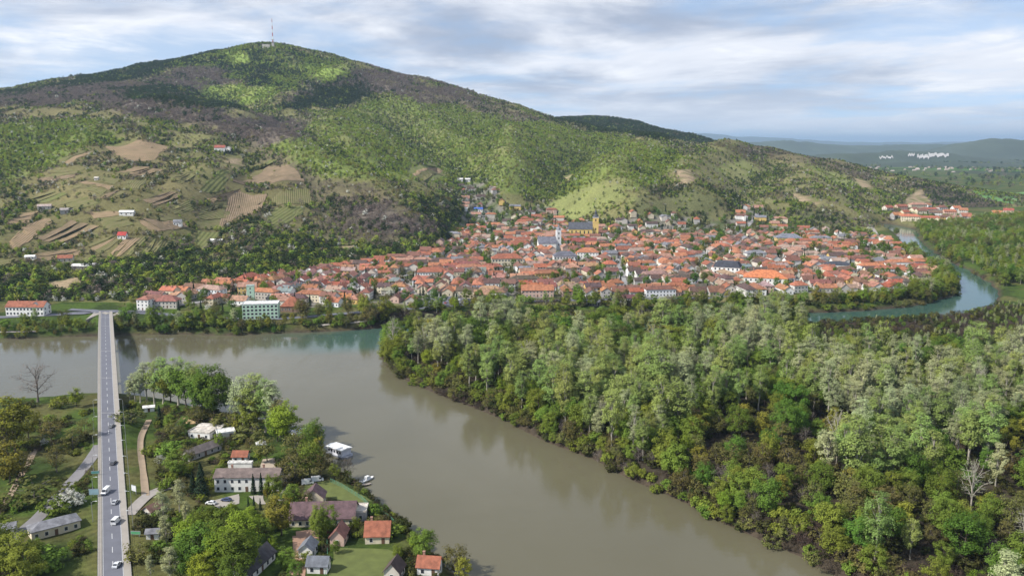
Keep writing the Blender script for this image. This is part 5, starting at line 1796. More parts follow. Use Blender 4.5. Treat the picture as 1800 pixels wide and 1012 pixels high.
town()
for _k, _s in enumerate(STREETS):
    lane('street', _s, 6.5, GRAVEL if _k in (5, 6) else plain('street_paving', (.27, .26, .25, 1), .95, .2, .2), .3, True, label='pale street ' + ['running parallel to the river through the lower town', 'crossing the middle of the town below the churches', 'climbing into the side valley', 'climbing to the yellow church', 'climbing past the school to the upper houses', 'cutting across to the foot of the side valley', 'sloping down to the riverside square', 'crossing the far end of the town'][_k], cat='street')
# the village round the far bend and hamlets at the foot of the ridge
for q, (px, py) in enumerate([(1575, 383), (1590, 378), (1606, 374), (1618, 378), (1632, 374), (1644, 380), (1655, 372), (1668, 378), (1680, 372), (1692, 376), (1600, 388), (1622, 388), (1640, 390), (1662, 388),
                              (1676, 390), (1697, 384), (1752, 379), (1772, 377), (1790, 380), (1812, 379), (1560, 372), (1583, 369), (1612, 367), (1630, 365)]):
    p = hit(px, py)
    rr = random.Random(q)
    HOUSES.append([p[0], p[1], p[2], rr.gauss(0, .3), rr.randrange(len(VARS)), pick(ROOFS[:4], rr), pick(WALLS, rr), 'village'])


def raise_town():
    H = HOUSES
    order = sorted(range(len(H)), key=lambda i: H[i][1] if len(H[i]) < 8 else 0)
    singles = order[:300]
    cnt = {}
    grp = {'riverside rows': 'houses in the riverside rows', 'middle rows': 'houses in the middle rows', 'upper rows': 'houses in the upper rows', 'far village': 'houses of the far village'}
    for i in sorted(singles, key=lambda i: H[i][0]):
        a, b, c, th, v, (rn, rc), (wn, wc) = H[i][:7]
        band = 'far village' if len(H[i]) > 7 else 'riverside rows' if b < 860 else 'middle rows' if b < 960 else 'upper rows'
        V = VARS[v]
        shape = 'hipped' if V['kind'] == 'hip' else 'gabled'
        k = (rn, shape, band)
        n = cnt.get(k, 0); cnt[k] = n + 1
        r = empty('house', (a, b, c), th)
        s = 1.25 if band == 'far village' else 1.0
        r.scale = (s, s, s)
        w = link('wall', V['me'][0], r); ro = link('roof', V['me'][1], r)
        j = random.uniform(.82, 1.15)
        w.color = dot(tuple(min(.8, q * j) for q in wc)); ro.color = dot(tuple(q * random.uniform(.85, 1.15) for q in rc))
        link('chimney', V['me'][2], ro)
        tag(link('windows', V['me'][3], r), kind='stuff')
        tag(r, f'{nth(n)} {wn} house with {rn} {shape} roof from the bridge in the {band}', 'house', grp[band])
    # those behind, too small and too many: one mass of roofs
    wv, wf, wcl, rv, rf, rcl = [], [], [], [], [], []
    for i in order[300:]:
        a, b, c, th, v, (rn, rc), (wn, wc) = H[i][:7]
        V = VARS[v]
        ca, sa = math.cos(th), math.sin(th)
        for src, vv, ff, cc, col in ((V['wall'], wv, wf, wcl, wc), (V['roof'], rv, rf, rcl, rc)):
            n = len(vv); jj = random.uniform(.85, 1.12)
            vv += [(a + p[0] * ca - p[1] * sa, b + p[0] * sa + p[1] * ca, c + p[2]) for p in src.v]
            ff += [tuple(k + n for k in q) for q in src.f]
            cc += [(*(q * jj for q in col), 1.0)] * len(src.v)
    if not wv: return
    v = wv + rv; n = len(wv)
    f = wf + [tuple(k + n for k in q) for q in rf]
    me = mesh_from('upper_town', v, f, [WALL_A, ROOF_A], [0] * len(wf) + [1] * len(rf))
    bm = bmesh.new(); bm.from_mesh(me); bmesh.ops.recalc_face_normals(bm, faces=bm.faces); bm.to_mesh(me); bm.free()
    at = me.attributes.new('tint', 'FLOAT_COLOR', 'POINT'); at.data.foreach_set('color', np.array(wcl + rcl, np.float32).ravel())
    tag(link('upper_town_houses', me), 'crowd of small red roofed houses filling the upper town', 'houses', kind='stuff')


raise_town()


# ---- the television mast on the summit
def mast():
    p = at_y(480, 83, 2680.0)
    z = float(ground(p[0], p[1]))
    r = empty('radio_mast', (p[0], p[1], z - 1))
    Hm = 84.0
    for k in range(7):
        z0, z1 = 12 + k * (Hm - 12) / 7, 12 + (k + 1) * (Hm - 12) / 7
        w0, w1 = 2.6 * (1 - k / 9), 2.6 * (1 - (k + 1) / 9)
        m = MB()
        for sx, sy in ((-1, -1), (1, -1), (1, 1), (-1, 1)): m.tube([(sx * w0 / 2, sy * w0 / 2, z0), (sx * w1 / 2, sy * w1 / 2, z1)], .28, 4)
        for q in range(4):
            a = (z1 - z0) / 4; f0, f1 = q / 4, (q + 1) / 4
            wa, wb = w0 + (w1 - w0) * f0, w0 + (w1 - w0) * f1
            m.tube([(-wa / 2, -wa / 2, z0 + a * q), (wb / 2, -wb / 2, z0 + a * (q + 1))], .2, 4)
            m.tube([(wa / 2, wa / 2, z0 + a * q), (-wb / 2, wb / 2, z0 + a * (q + 1))], .2, 4)
        m.build('mast_section', plain('mast_red', (.45, .06, .04, 1)) if k % 2 == 0 else WHITE, r)
    MB().box(-3, 3, -3, 3, 0, 12).box(-4.2, 4.2, -4.2, 4.2, 15, 16).box(-3.8, 3.8, -3.8, 3.8, 22, 23).box(-3.2, 3.2, -3.2, 3.2, 12, 14.5).build('base', plain('mast_base', (.45, .42, .4, 1)), r)
    tag(r, 'tall red and white lattice mast on the summit of the hill', 'mast')
    q = at_y(468, 85, 2670.0)
    building('transmitter_building', 'pale flat roofed transmitter building beside the summit mast', (q[0], q[1], float(ground(q[0], q[1]))), .1, 22, 12, 9, 0, 'flat', PAL, PAL, floors=2, wins=5, cat='building')


mast()

# ------------------------------------------------------------------ bridge, roads, vehicles
PAINT = plain('road_paint', (.62, .62, .6, 1), .8, .15)


def strip_mesh(Ys, off0, off1, zoff, mat, name, thick=0.0):
    v, f = [], []
    n = len(Ys)
    for Y in Ys:
        x = br_x(Y); z = float(deck_z(Y)) + zoff
        v += [(x + off0, Y, z), (x + off1, Y, z)]
    f = [(2 * i, 2 * i + 1, 2 * i + 3, 2 * i + 2) for i in range(n - 1)]
    if thick:
        m = len(v); v += [(a, b, c - thick) for a, b, c in v]
        f += [(m + 2 * i, m + 2 * i + 2, m + 2 * i + 3, m + 2 * i + 1) for i in range(n - 1)]
        f += [(2 * i, 2 * i + 2, m + 2 * i + 2, m + 2 * i) for i in range(n - 1)] + [(2 * i + 1, m + 2 * i + 1, m + 2 * i + 3, 2 * i + 3) for i in range(n - 1)]
        f += [(0, m, m + 1, 1), (2 * n - 2, 2 * n - 1, m + 2 * n - 1, m + 2 * n - 2)]
    return mesh_from(name, v, f, mat)


def bridge():
    r = empty('road_bridge', (0, 0, 0))
    Ys = np.concatenate([np.arange(150, 664, 6.0), [666]])
    Yd = Ys[Ys > 396]
    link('deck', strip_mesh(Yd, -5.5, 5.5, -.12, CONC, 'deck', 1.5), r)
    link('road_surface', strip_mesh(Ys, -3.9, 2.95, 0, ASPH, 'road_surface'), r)
    wl = link('walkway', strip_mesh(Ys, -5.4, -3.9, .16, PALE, 'walkway', .3), r)
    wr = link('walkway', strip_mesh(Ys, 2.95, 5.4, .16, PALE, 'walkway', .3), r)
    m = MB()
    Y = 156.0
    while Y < 652:
        x0, x1 = br_x(Y), br_x(Y + 4)
        z0, z1 = float(deck_z(Y)) + .012, float(deck_z(Y + 4)) + .012
        m.add([(x0 - .55, Y, z0), (x0 - .38, Y, z0), (x1 - .38, Y + 4, z1), (x1 - .55, Y + 4, z1)], [(0, 1, 2, 3)]); Y += 10
    for o in (-3.7, 2.7):
        for a, b in zip(Ys[:-1], Ys[1:]):
            m.add([(br_x(a) + o, a, float(deck_z(a)) + .012), (br_x(a) + o + .13, a, float(deck_z(a)) + .012), (br_x(b) + o + .13, b, float(deck_z(b)) + .012), (br_x(b) + o, b, float(deck_z(b)) + .012)], [(0, 1, 2, 3)])
    m.build('lane_marking', PAINT, r)
    for Yj in (402.0, 458.0, 520.0, 596.0, 640.0):
        q = strip_mesh([Yj, Yj + .6], -3.9, 2.95, .016, plain('joint_steel', (.3, .29, .28, 1)), 'expansion_joint'); link('expansion_joint', q, r)
    for side in (-5.3, 5.3):
        m = MB()
        P = [(br_x(Y) + side, Y, float(deck_z(Y))) for Y in np.arange(168, 662, 2.5)]
        for x, Y, z in P: m.box(x - .04, x + .04, Y - .04, Y + .04, z + .1, z + 1.15)
        for h in (.65, 1.15): m.tube([(x, Y, z + h) for x, Y, z in P[::4]], .045, 4)
        m.build('railing', STEEL, r)
    for Yp in (428.0, 486.0, 566.0, 612.0):
        x = br_x(Yp); z = float(deck_z(Yp))
        m = MB()
        pr = [(math.cos(a) * 1.5, math.sin(a) * 1.5) for a in np.linspace(-math.pi / 2, math.pi / 2, 7)]
        ring = [(x + 3.2 + a, Yp + b) for a, b in pr] + [(x - 3.2 - a, Yp - b) for a, b in pr]
        n = len(ring)
        m.add([(a, b, -4) for a, b in ring] + [(a, b, z - 2.4) for a, b in ring], [(i, (i + 1) % n, n + (i + 1) % n, n + i) for i in range(n)] + [tuple(range(n, 2 * n))])
        m.box(x - 5, x + 5, Yp - 1.3, Yp + 1.3, z - 2.4, z - 1.63)
        m.build('pier', CONC, r)
    for s in (-1, 1):                              # splayed abutment walls at the town end
        x = br_x(655.0); z = float(deck_z(655.0))
        MB().add([(x + s * 5.4, 634, 0), (x + s * 5.4, 664, 0), (x + s * 13, 664, 0), (x + s * 5.4, 634, z - .1), (x + s * 5.4, 664, z - .1), (x + s * 13, 664, z - .1)],
                 [(0, 1, 4, 3), (0, 3, 5, 2), (3, 4, 5), (1, 2, 5, 4)]).build('abutment_wall', PALE, r)
    tag(r, 'long straight two lane road bridge crossing the brown river', 'bridge')


bridge()
# roads of the town bank and the lanes of the near bank
lane('river_road', [(-60, 560), (60, 556), (130, 551), (185, 547), (240, 549), (330, 556), (430, 563), (520, 559), (600, 552), (680, 546), (760, 540), (860, 533), (960, 529), (1110, 525), (1260, 524)], 8.5, ASPH, .2, label='grey road along the town bank', cat='road')
_x7 = br_x(666)
lane('bridge_junction', [(_x7 - 34, 676), (_x7 - 13, 673), (_x7 - 3, 660)], 6.5, ASPH, .46, True, label='slip road curving off the bridge head', cat='road')
lane('bridge_junction', [(_x7 + 34, 676), (_x7 + 13, 673), (_x7 + 3, 660)], 6.5, ASPH, .42, True, label='slip road curving towards the town from the bridge', cat='road')
patch('traffic_island', [(178, 551), (186, 549), (194, 551), (186, 554)], PALE, .6, 1.5, 'triangular pale traffic island at the bridge head', 'traffic island', 'thing')
lane('quay_path', [(-40, 586), (40, 584), (65, 584)], 2.5, PALE, .15, label='pale path along the bank below the road', cat='path')
lane('quay_path', [(560, 573), (620, 569), (660, 563)], 2.5, PALE, .15, label='pale quay path near the headland', cat='path')
lane('hill_lane', [(140, 528), (165, 512), (195, 498)], 5, PALE, .25, label='pale lane climbing from the bridge head', cat='lane')
lane('hill_lane', [(156, 490), (172, 480), (160, 489), (190, 494)], 4, PALE, .3, label='hairpin track below the white roofed building', cat='lane')
lane('valley_road', [(1530, 395), (1543, 415), (1552, 432)], 7, PALE, .3, label='pale road leading round the foot of the ridge', cat='road')
lane('side_road', [(176, 782), (168, 795), (150, 822), (112, 862), (62, 918), (0, 962), (-60, 992)], 5.2, plain('worn_asphalt', (.19, .18, .18, 1), .95, .25, .3), .12, label='worn grey side road leaving the causeway', cat='road')
lane('field_track', [(-20, 925), (18, 872), (45, 822), (62, 790)], 2.6, DIRT, .1, label='faint brown track through the grass', cat='track')
lane('dirt_track', [(262, 738), (248, 765), (246, 790), (252, 830), (256, 872)], 2.8, DIRT, .14, label='sandy track beside the causeway', cat='track')
lane('access_lane', [(325, 854), (290, 858), (265, 868), (245, 885), (226, 906)], 4.6, GRAVEL, .16, label='grey access lane joining the causeway', cat='lane')
lane('yard_lane', [(527, 942), (529, 970), (524, 1000), (520, 1030)], 5.0, plain('brick_lane', (.33, .20, .135, 1), .95, .25, .3), .14, label='reddish lane running between the cottages', cat='lane')
lane('camp_path', [(488, 815), (505, 832), (508, 855), (495, 880)], 3.6, GRAVEL, .16, label='pale path curving behind the long white house', cat='path')
patch('soil_heap_yard', [(314, 740), (330, 728), (372, 735), (372, 745), (330, 746)], plain('yellow_soil', (.42, .30, .15, 1), 1, .2, .3), .3, 2, 'bare patch of yellow soil near the river bend', 'yard')
patch('car_park', [(366, 884), (402, 872), (420, 868), (418, 886), (385, 895)], PALE, .16, 2, 'pale gravel car park before the long white house', 'car park')
patch('concrete_pad', [(436, 872), (464, 870), (466, 886), (440, 888)], PALE, .16, 2, 'pale concrete pad between the firs', 'yard')
patch('yard', [(520, 934), (560, 932), (560, 948), (520, 946)], plain('brick_lane', (.33, .20, .135, 1)), .12, 2, 'reddish yard before the long cream building', 'yard')
patch('sand_yard', [(452, 808), (482, 806), (490, 822), (455, 822)], plain('sand', (.40, .33, .25, 1), 1, .2, .3), .15, 2, 'sandy yard behind the long white house', 'yard')
patch('lawn', [(588, 962), (690, 966), (705, 1000), (690, 1040), (580, 1040)], V_LAWN, .12, 2, 'mown green lawn beside the orange cottage', 'lawn')
patch('lawn', [(535, 850), (580, 845), (655, 882), (625, 884), (560, 872), (530, 872)], V_LAWN, .12, 2, 'bright green riverside lawn inside the fence', 'lawn')
patch('car_park', [(738, 538), (748, 524), (800, 521), (838, 531), (790, 537)], ASPH, .5, 3, 'grey square by the river filled with parked cars', 'car park')

# ---- vehicles
CAR_ME = {}


def car_meshes(kind):
    if kind in CAR_ME: return CAR_ME[kind]
    van = kind == 'van'
    L, W, Hh = (5.3, 2.0, 2.35) if van else (4.3, 1.75, 1.45)
    if van: prof = [(-2.65, .3), (2.6, .3), (2.65, .9), (1.95, 1.15), (1.35, 2.15), (1.1, 2.3), (-2.6, 2.35), (-2.65, 1.2)]
    else: prof = [(-2.15, .28), (2.1, .28), (2.15, .6), (2.0, .78), (1.1, .92), (.45, 1.38), (-.2, 1.45), (-1.2, 1.4), (-1.85, .98), (-2.12, .9)]

    def body(prof, w):
        n = len(prof); v = []
        for s in (-1, 1):
            for y, z in prof:
                k = w * (1 - .14 * max(0, (z - .9)) / (Hh - .9))
                v.append((s * k / 2, y, z))
        f = [(i, (i + 1) % n, n + (i + 1) % n, n + i) for i in range(n)] + [tuple(range(n)), tuple(range(2 * n - 1, n - 1, -1))]
        return MB().add(v, f)
    b = body(prof, W).mesh('body', object_coloured('car_paint', .3, 'wall') if 'car_paint' not in MATS else MATS['car_paint'])
    g = MB()
    if van:
        g.add([(-.82, 2.0, 1.18), (.82, 2.0, 1.18), (.72, 1.42, 2.1), (-.72, 1.42, 2.1)], [(0, 1, 2, 3)])
        for s in (-1, 1): g.add([(s * .99, 1.8, 1.2), (s * .99, .7, 1.2), (s * .93, .7, 1.95), (s * .93, 1.4, 1.95)], [(0, 1, 2, 3)])
        g.add([(-.8, -2.68, 1.4), (.8, -2.68, 1.4), (.76, -2.66, 2.1), (-.76, -2.66, 2.1)], [(0, 1, 2, 3)])
    else:
        g.add([(-.7, 1.06, .97), (.7, 1.06, .97), (.62, .5, 1.37), (-.62, .5, 1.37)], [(0, 1, 2, 3)])
        g.add([(-.68, -1.86, 1.02), (.68, -1.86, 1.02), (.6, -1.26, 1.4), (-.6, -1.26, 1.4)], [(0, 1, 2, 3)])
        for s in (-1, 1): g.add([(s * .885, .85, .98), (s * .885, -1.5, 1.0), (s * .82, -1.1, 1.36), (s * .82, .35, 1.36)], [(0, 1, 2, 3)])
    gl = mesh_from('glazing', [(p[0] * 1.02, p[1] + (.03 if p[1] > 0 else -.03), p[2] + .03) for p in g.v], g.f, GLASS)
    wh = MB().tube([(-.11, 0, 0), (.11, 0, 0)], [.33, .33], 12).mesh('wheel', plain('tyre_rubber', (.02, .02, .02, 1)))
    hl = MB().box(-.2, .2, -.04, .04, -.09, .09).mesh('headlight', plain('lamp_glass', (.6, .6, .58, 1), .2))
    CAR_ME[kind] = (b, gl, wh, hl, L, W)
    return CAR_ME[kind]


def car(kind, label, col, pos, rz, group=None, name=None):
    b, g, w, h, L, W = car_meshes(kind)
    r = empty(name or ('van' if kind == 'van' else 'car'), pos, rz); r.scale = (.92, .92, .92)
    bo = link('body', b, r); bo.color = dot(col)
    link('glazing', g, r)
    for sx in (-1, 1):
        for sy in (-1, 1): link('wheel', w, r, (sx * (W / 2 - .1), sy * L * .31, .33))
        link('headlight', h, r, (sx * W * .34, L / 2, .68))
    return tag(r, label, 'van' if kind == 'van' else 'car', group)


for kd, lb, col, py, lane_x, away in [
        ('car', 'grey car farthest out on the bridge', (.25, .25, .26), 750, 1.2, True), ('car', 'dark grey car between the side road and the white van', (.12, .12, .13), 815, 1.2, True),
        ('van', 'white van coming towards the viewer on the causeway', (.75, .75, .75), 866, -2.3, False), ('car', 'silver car just behind the oncoming white van', (.45, .46, .48), 884, 1.2, True),
        ('van', 'white van driving away towards the bridge', (.75, .75, .74), 918, 1.2, True), ('car', 'white car nearest on the causeway', (.7, .71, .73), 994, .9, True)]:
    dx, dy, dz = ray(200, py)
    zz = 8.0
    for _ in range(8): q = at_z(200, py, zz); zz = float(deck_z(q[1]))
    car(kd, lb, col, (br_x(q[1]) + lane_x, q[1], zz + .02), 0 if away else math.pi, 'vehicles on the bridge road')
for k, (px, py, col, cn) in enumerate([(371, 888, (.75, .75, .74), 'white'), (398, 881, (.06, .08, .16), 'dark blue')]):
    p = hit(px, py); car('car', f'{cn} car parked before the long white house', col, (p[0], p[1], p[2] + .2), R_(80), 'cars before the long white house')
for k, (px, py) in enumerate([(541, 852), (558, 846)]):
    p = hit(px, py); car('van', ['white camper van on the riverside lawn', 'second white van beside the camper on the lawn'][k], (.72, .72, .7), (p[0], p[1], p[2] + .15), R_(-72), 'vans on the lawn')
_rc = random.Random(4)
for k in range(20):
    px, py = 748 + (k % 10) * 8.5 + _rc.uniform(-1, 1), (529 if k < 10 else 534.5)
    p = hit(px, py)
    cn, col = _rc.choice([('white', (.7, .7, .7)), ('silver', (.4, .41, .43)), ('dark', (.05, .05, .06)), ('red', (.35, .04, .04)), ('blue', (.06, .1, .25))])
    car('car', f'{cn} car, {nth(k % 10)} from the bridge in the {"back" if k < 10 else "front"} row of the riverside square', col, (p[0], p[1], p[2] + .52), _rc.choice([0, math.pi]) + _rc.gauss(0, .05), 'cars parked on the riverside square')


# ---- street furniture
def lamp(x, y, z, rz, label, group):
    r = empty('street_lamp', (x, y, z), rz)
    MB().tube([(0, 0, 0), (0, 0, 7.4), (.5, 0, 7.9), (1.5, 0, 8.0)], [.11, .08, .07, .05], 6).build('pole', STEEL, r)
    MB().box(1.3, 2.1, -.14, .14, 7.92, 8.08).build('lamp_head', plain('lamp_head', (.6, .62, .6, 1)), r)
    tag(r, label, 'street lamp', group)


for k, Y in enumerate(np.arange(282, 402, 17)):
    lamp(br_x(Y) + 7.2, Y, float(ground(br_x(Y) + 7.2, Y)), math.pi, f'{nth(k)} street lamp along the causeway on the camp side, counted towards the river', 'street lamps along the causeway')
for k, Y in enumerate(np.arange(290, 402, 22)):
    lamp(br_x(Y) - 7.2, Y, float(ground(br_x(Y) - 7.2, Y)), 0, f'{nth(k)} street lamp along the causeway on the meadow side, counted towards the river', 'street lamps along the causeway')


def billboard(px, py, w, h, leg, col, label, rz=0.0):
    p = hit(px, py)
    r = empty('billboard', p, rz)
    MB().box(-w / 2, w / 2, -.08, .08, leg, leg + h).build('panel', plain('board_' + label[:12], col, .6, .25, .8), r)
    m = MB().box(-w / 2 - .1, w / 2 + .1, -.1, .1, leg - .1, leg).box(-w / 2 - .1, w / 2 + .1, -.1, .1, leg + h, leg + h + .1)
    m.box(-w / 2 - .1, -w / 2, -.1, .1, leg, leg + h).box(w / 2, w / 2 + .1, -.1, .1, leg, leg + h).build('frame', STEEL, r)
    for s in (-1, 1): MB().box(s * w * .35 - .09, s * w * .35 + .09, .09, .27, -.3, leg + h * .8).build('leg', STEEL, r)
    tag(r, label, 'billboard')


billboard(166, 876, 3.6, 2.2, 1.4, (.28, .42, .47, 1), 'pale blue billboard on the meadow side of the causeway', R_(4))
billboard(168, 838, 3.0, 1.0, 1.2, (.10, .30, .27, 1), 'low teal sign board beyond the pale blue billboard', R_(8))
billboard(236, 868, 2.6, 2.2, 1.2, (.62, .63, .64, 1), 'white billboard beside the access lane', R_(-30))
billboard(239, 944, 3.4, 1.0, 1.0, (.10, .34, .16, 1), 'low green sign board by the causeway', R_(-5))


def fence(pts, label):
    P = smooth_line(hits(pts)[:, :2], 2.5, 0)
    c = P[0]
    r = empty('wire_fence', (c[0], c[1], float(ground(*c))))
    pm = MB().box(-.05, .05, -.05, .05, -.3, 1.7).mesh('post', plain('fence_green', (.10, .28, .18, 1)))
    z = ground(P[:, 0], P[:, 1]); z0 = float(ground(*c))
    for (x, y), h in zip(P, z): link('post', pm, r, (x - c[0], y - c[1], h - z0))
    for h in (.3, .8, 1.3, 1.6): MB().tube([(x - c[0], y - c[1], q - z0 + h) for (x, y), q in zip(P, z)], .035, 3).build('wire', plain('fence_green', (.10, .28, .18, 1)), r)
    tag(r, label, 'fence')


fence([(581, 848), (600, 856), (635, 878), (646, 888)], 'green wire fence between lawn and river bank')
fence([(660, 895), (690, 918), (705, 935)], 'green wire fence behind the orange cottage')
fence([(575, 950), (576, 985), (572, 1012)], 'grey green fence beside the white cottages')


# ---- boats and floating pontoons
def houseboat():
    p = at_z(588, 802, 0)
    r = empty('houseboat', (p[0] + 2, p[1] + 2, 0), R_(-38)); r.scale = (1.25, 1.25, 1.25)
    hull = []
    for x, w in ((-5, 2.4), (-4, 2.7), (4, 2.7), (5.4, 1.4)):
        hull += [(x, -w, .75), (x * .97, -w * .8, -.4), (x * .97, w * .8, -.4), (x, w, .75)]
    f = [(4 * i + k, 4 * i + 4 + k, 4 * i + 5 + k, 4 * i + 1 + k) for i in range(3) for k in range(3)] + [(4 * i, 4 * i + 3, 4 * i + 7, 4 * i + 4) for i in range(3)] + [(0, 1, 2, 3), (15, 14, 13, 12)]
    MB().add(hull, f).build('hull', plain('hull_grey', (.3, .31, .34, 1), .5), r)
    c = MB().box(-4.2, 3.6, -2.2, 2.2, .76, 3.0).build('cabin', plain('cabin_white', (.6, .6, .64, 1), .6), r)
    for k in range(5):
        for s in (-1, 1): MB().box(-3.8 + k * 1.5, -2.8 + k * 1.5, s * 2.2 - .03, s * 2.2 + .03, 1.6, 2.5).build('window', GLASS, c)
    MB().prism([(-2.6, 3.02), (2.6, 3.02), (2.6, 3.2), (0, 3.6), (-2.6, 3.2)], -4.7, 4.1).build('roof', WHITE, r)
    tag(r, 'white roofed houseboat moored at the near bank', 'houseboat')


def motorboat(px, py, L, rz, label, cab=True):
    p = at_z(px, py, 0)
    r = empty('motorboat', (p[0], p[1], 0), rz)
    st = [(-.5, .36, .55), (-.2, .42, .55), (.15, .40, .6), (.38, .24, .72), (.5, .03, .85)]
    v = []
    for x, w, z in st: v += [(x * L, -w * L * .42, z), (x * L * .96, -w * L * .26, -.2), (x * L * .96, w * L * .26, -.2), (x * L, w * L * .42, z)]
    n = len(st)
    f = [(4 * i + k, 4 * i + 4 + k, 4 * i + 5 + k, 4 * i + 1 + k) for i in range(n - 1) for k in range(3)] + [(4 * i, 4 * i + 3, 4 * i + 7, 4 * i + 4) for i in range(n - 1)] + [(0, 1, 2, 3), (4 * n - 1, 4 * n - 2, 4 * n - 3, 4 * n - 4)]
    MB().add(v, f).build('hull', WHITE, r)
    if cab:
        MB().add([(-L * .28, -L * .13, .56), (L * .2, -L * .12, .6), (L * .2, L * .12, .6), (-L * .28, L * .13, .56), (-L * .24, -L * .11, 1.9), (L * .06, -L * .1, 1.9), (L * .06, L * .1, 1.9), (-L * .24, L * .11, 1.9)],
                 [(0, 3, 2, 1), (4, 5, 6, 7), (0, 1, 5, 4), (1, 2, 6, 5), (2, 3, 7, 6), (3, 0, 4, 7)]).build('cabin', WHITE, r)
        MB().add([(L * .205, -L * .1, .85), (L * .205, L * .1, .85), (L * .08, L * .085, 1.75), (L * .08, -L * .085, 1.75)], [(0, 1, 2, 3)]).build('windscreen', GLASS, r)
    MB().box(-L * .56, -L * .5, -.2, .2, -.1, 1.0).build('outboard_motor', plain('motor_black', (.03, .03, .03, 1), .4), r)
    tag(r, label, 'boat')


def jetty(px, py, L, W, rz, label):
    p = at_z(px, py, 0)
    r = empty('jetty', (p[0], p[1], 0), rz)
    pm = MB().box(-.14, .14, -W / 2, W / 2, .42, .5).mesh('plank', plain('old_planks', (.30, .26, .22, 1), .95, .25, .8))
    for k in range(int(L / .3)): link('plank', pm, r, (-L / 2 + .15 + k * .3, 0, random.uniform(0, .01)))
    for x in (-L * .4, L * .4):
        for s in (-1, 1): MB().tube([(x, s * W * .4, -2), (x, s * W * .4, .7)], .12, 6).build('post', BARKG, r)
    MB().box(-L / 2, L / 2, -W * .4, -W * .3, .25, .42).box(-L / 2, L / 2, W * .3, W * .4, .25, .42).build('beam', BARKG, r)
    tag(r, label, 'jetty')


houseboat()
motorboat(647, 843, 6.2, R_(55), 'white cabin motorboat moored off the lawn')
motorboat(634, 848, 3.6, R_(-20), 'small open white boat beside the motorboat', False)
jetty(640, 853, 6, 1.6, R_(30), 'short wooden jetty below the lawn')
for k, (px, py) in enumerate([(1585, 436), (1591, 441), (1597, 446)]):
    motorboat(px, py, 13, R_(100 + 8 * k), f'{nth(k)} white boat along the far bend of the green river, counted towards the viewer')


def tent(px, py, w, label):
    p = hit(px, py)
    r = empty('canopy_tent', p, R_(20))
    for sx in (-1, 1):
        for sy in (-1, 1): MB().box(sx * w * .45 - .06, sx * w * .45 + .06, sy * w * .45 - .06, sy * w * .45 + .06, -.2, 2.3).build('pole', STEEL, r)
    h = w / 2
    MB().add([(-h, -h, 2.3), (h, -h, 2.3), (h, h, 2.3), (-h, h, 2.3), (-h * .5, -h * .5, 2.9), (h * .5, -h * .5, 2.9), (h * .5, h * .5, 2.9), (-h * .5, h * .5, 2.9), (0, 0, 3.9)],
             [(0, 1, 5, 4), (1, 2, 6, 5), (2, 3, 7, 6), (3, 0, 4, 7), (4, 5, 8), (5, 6, 8), (6, 7, 8), (7, 4, 8)]).build('canopy', WHITE, r)
    tag(r, label, 'tent')


tent(526, 766, 8.0, 'large pale canopy tent behind the bright green trees')
tent(459, 788, 4.5, 'small white canopy tent near the sandy yard')


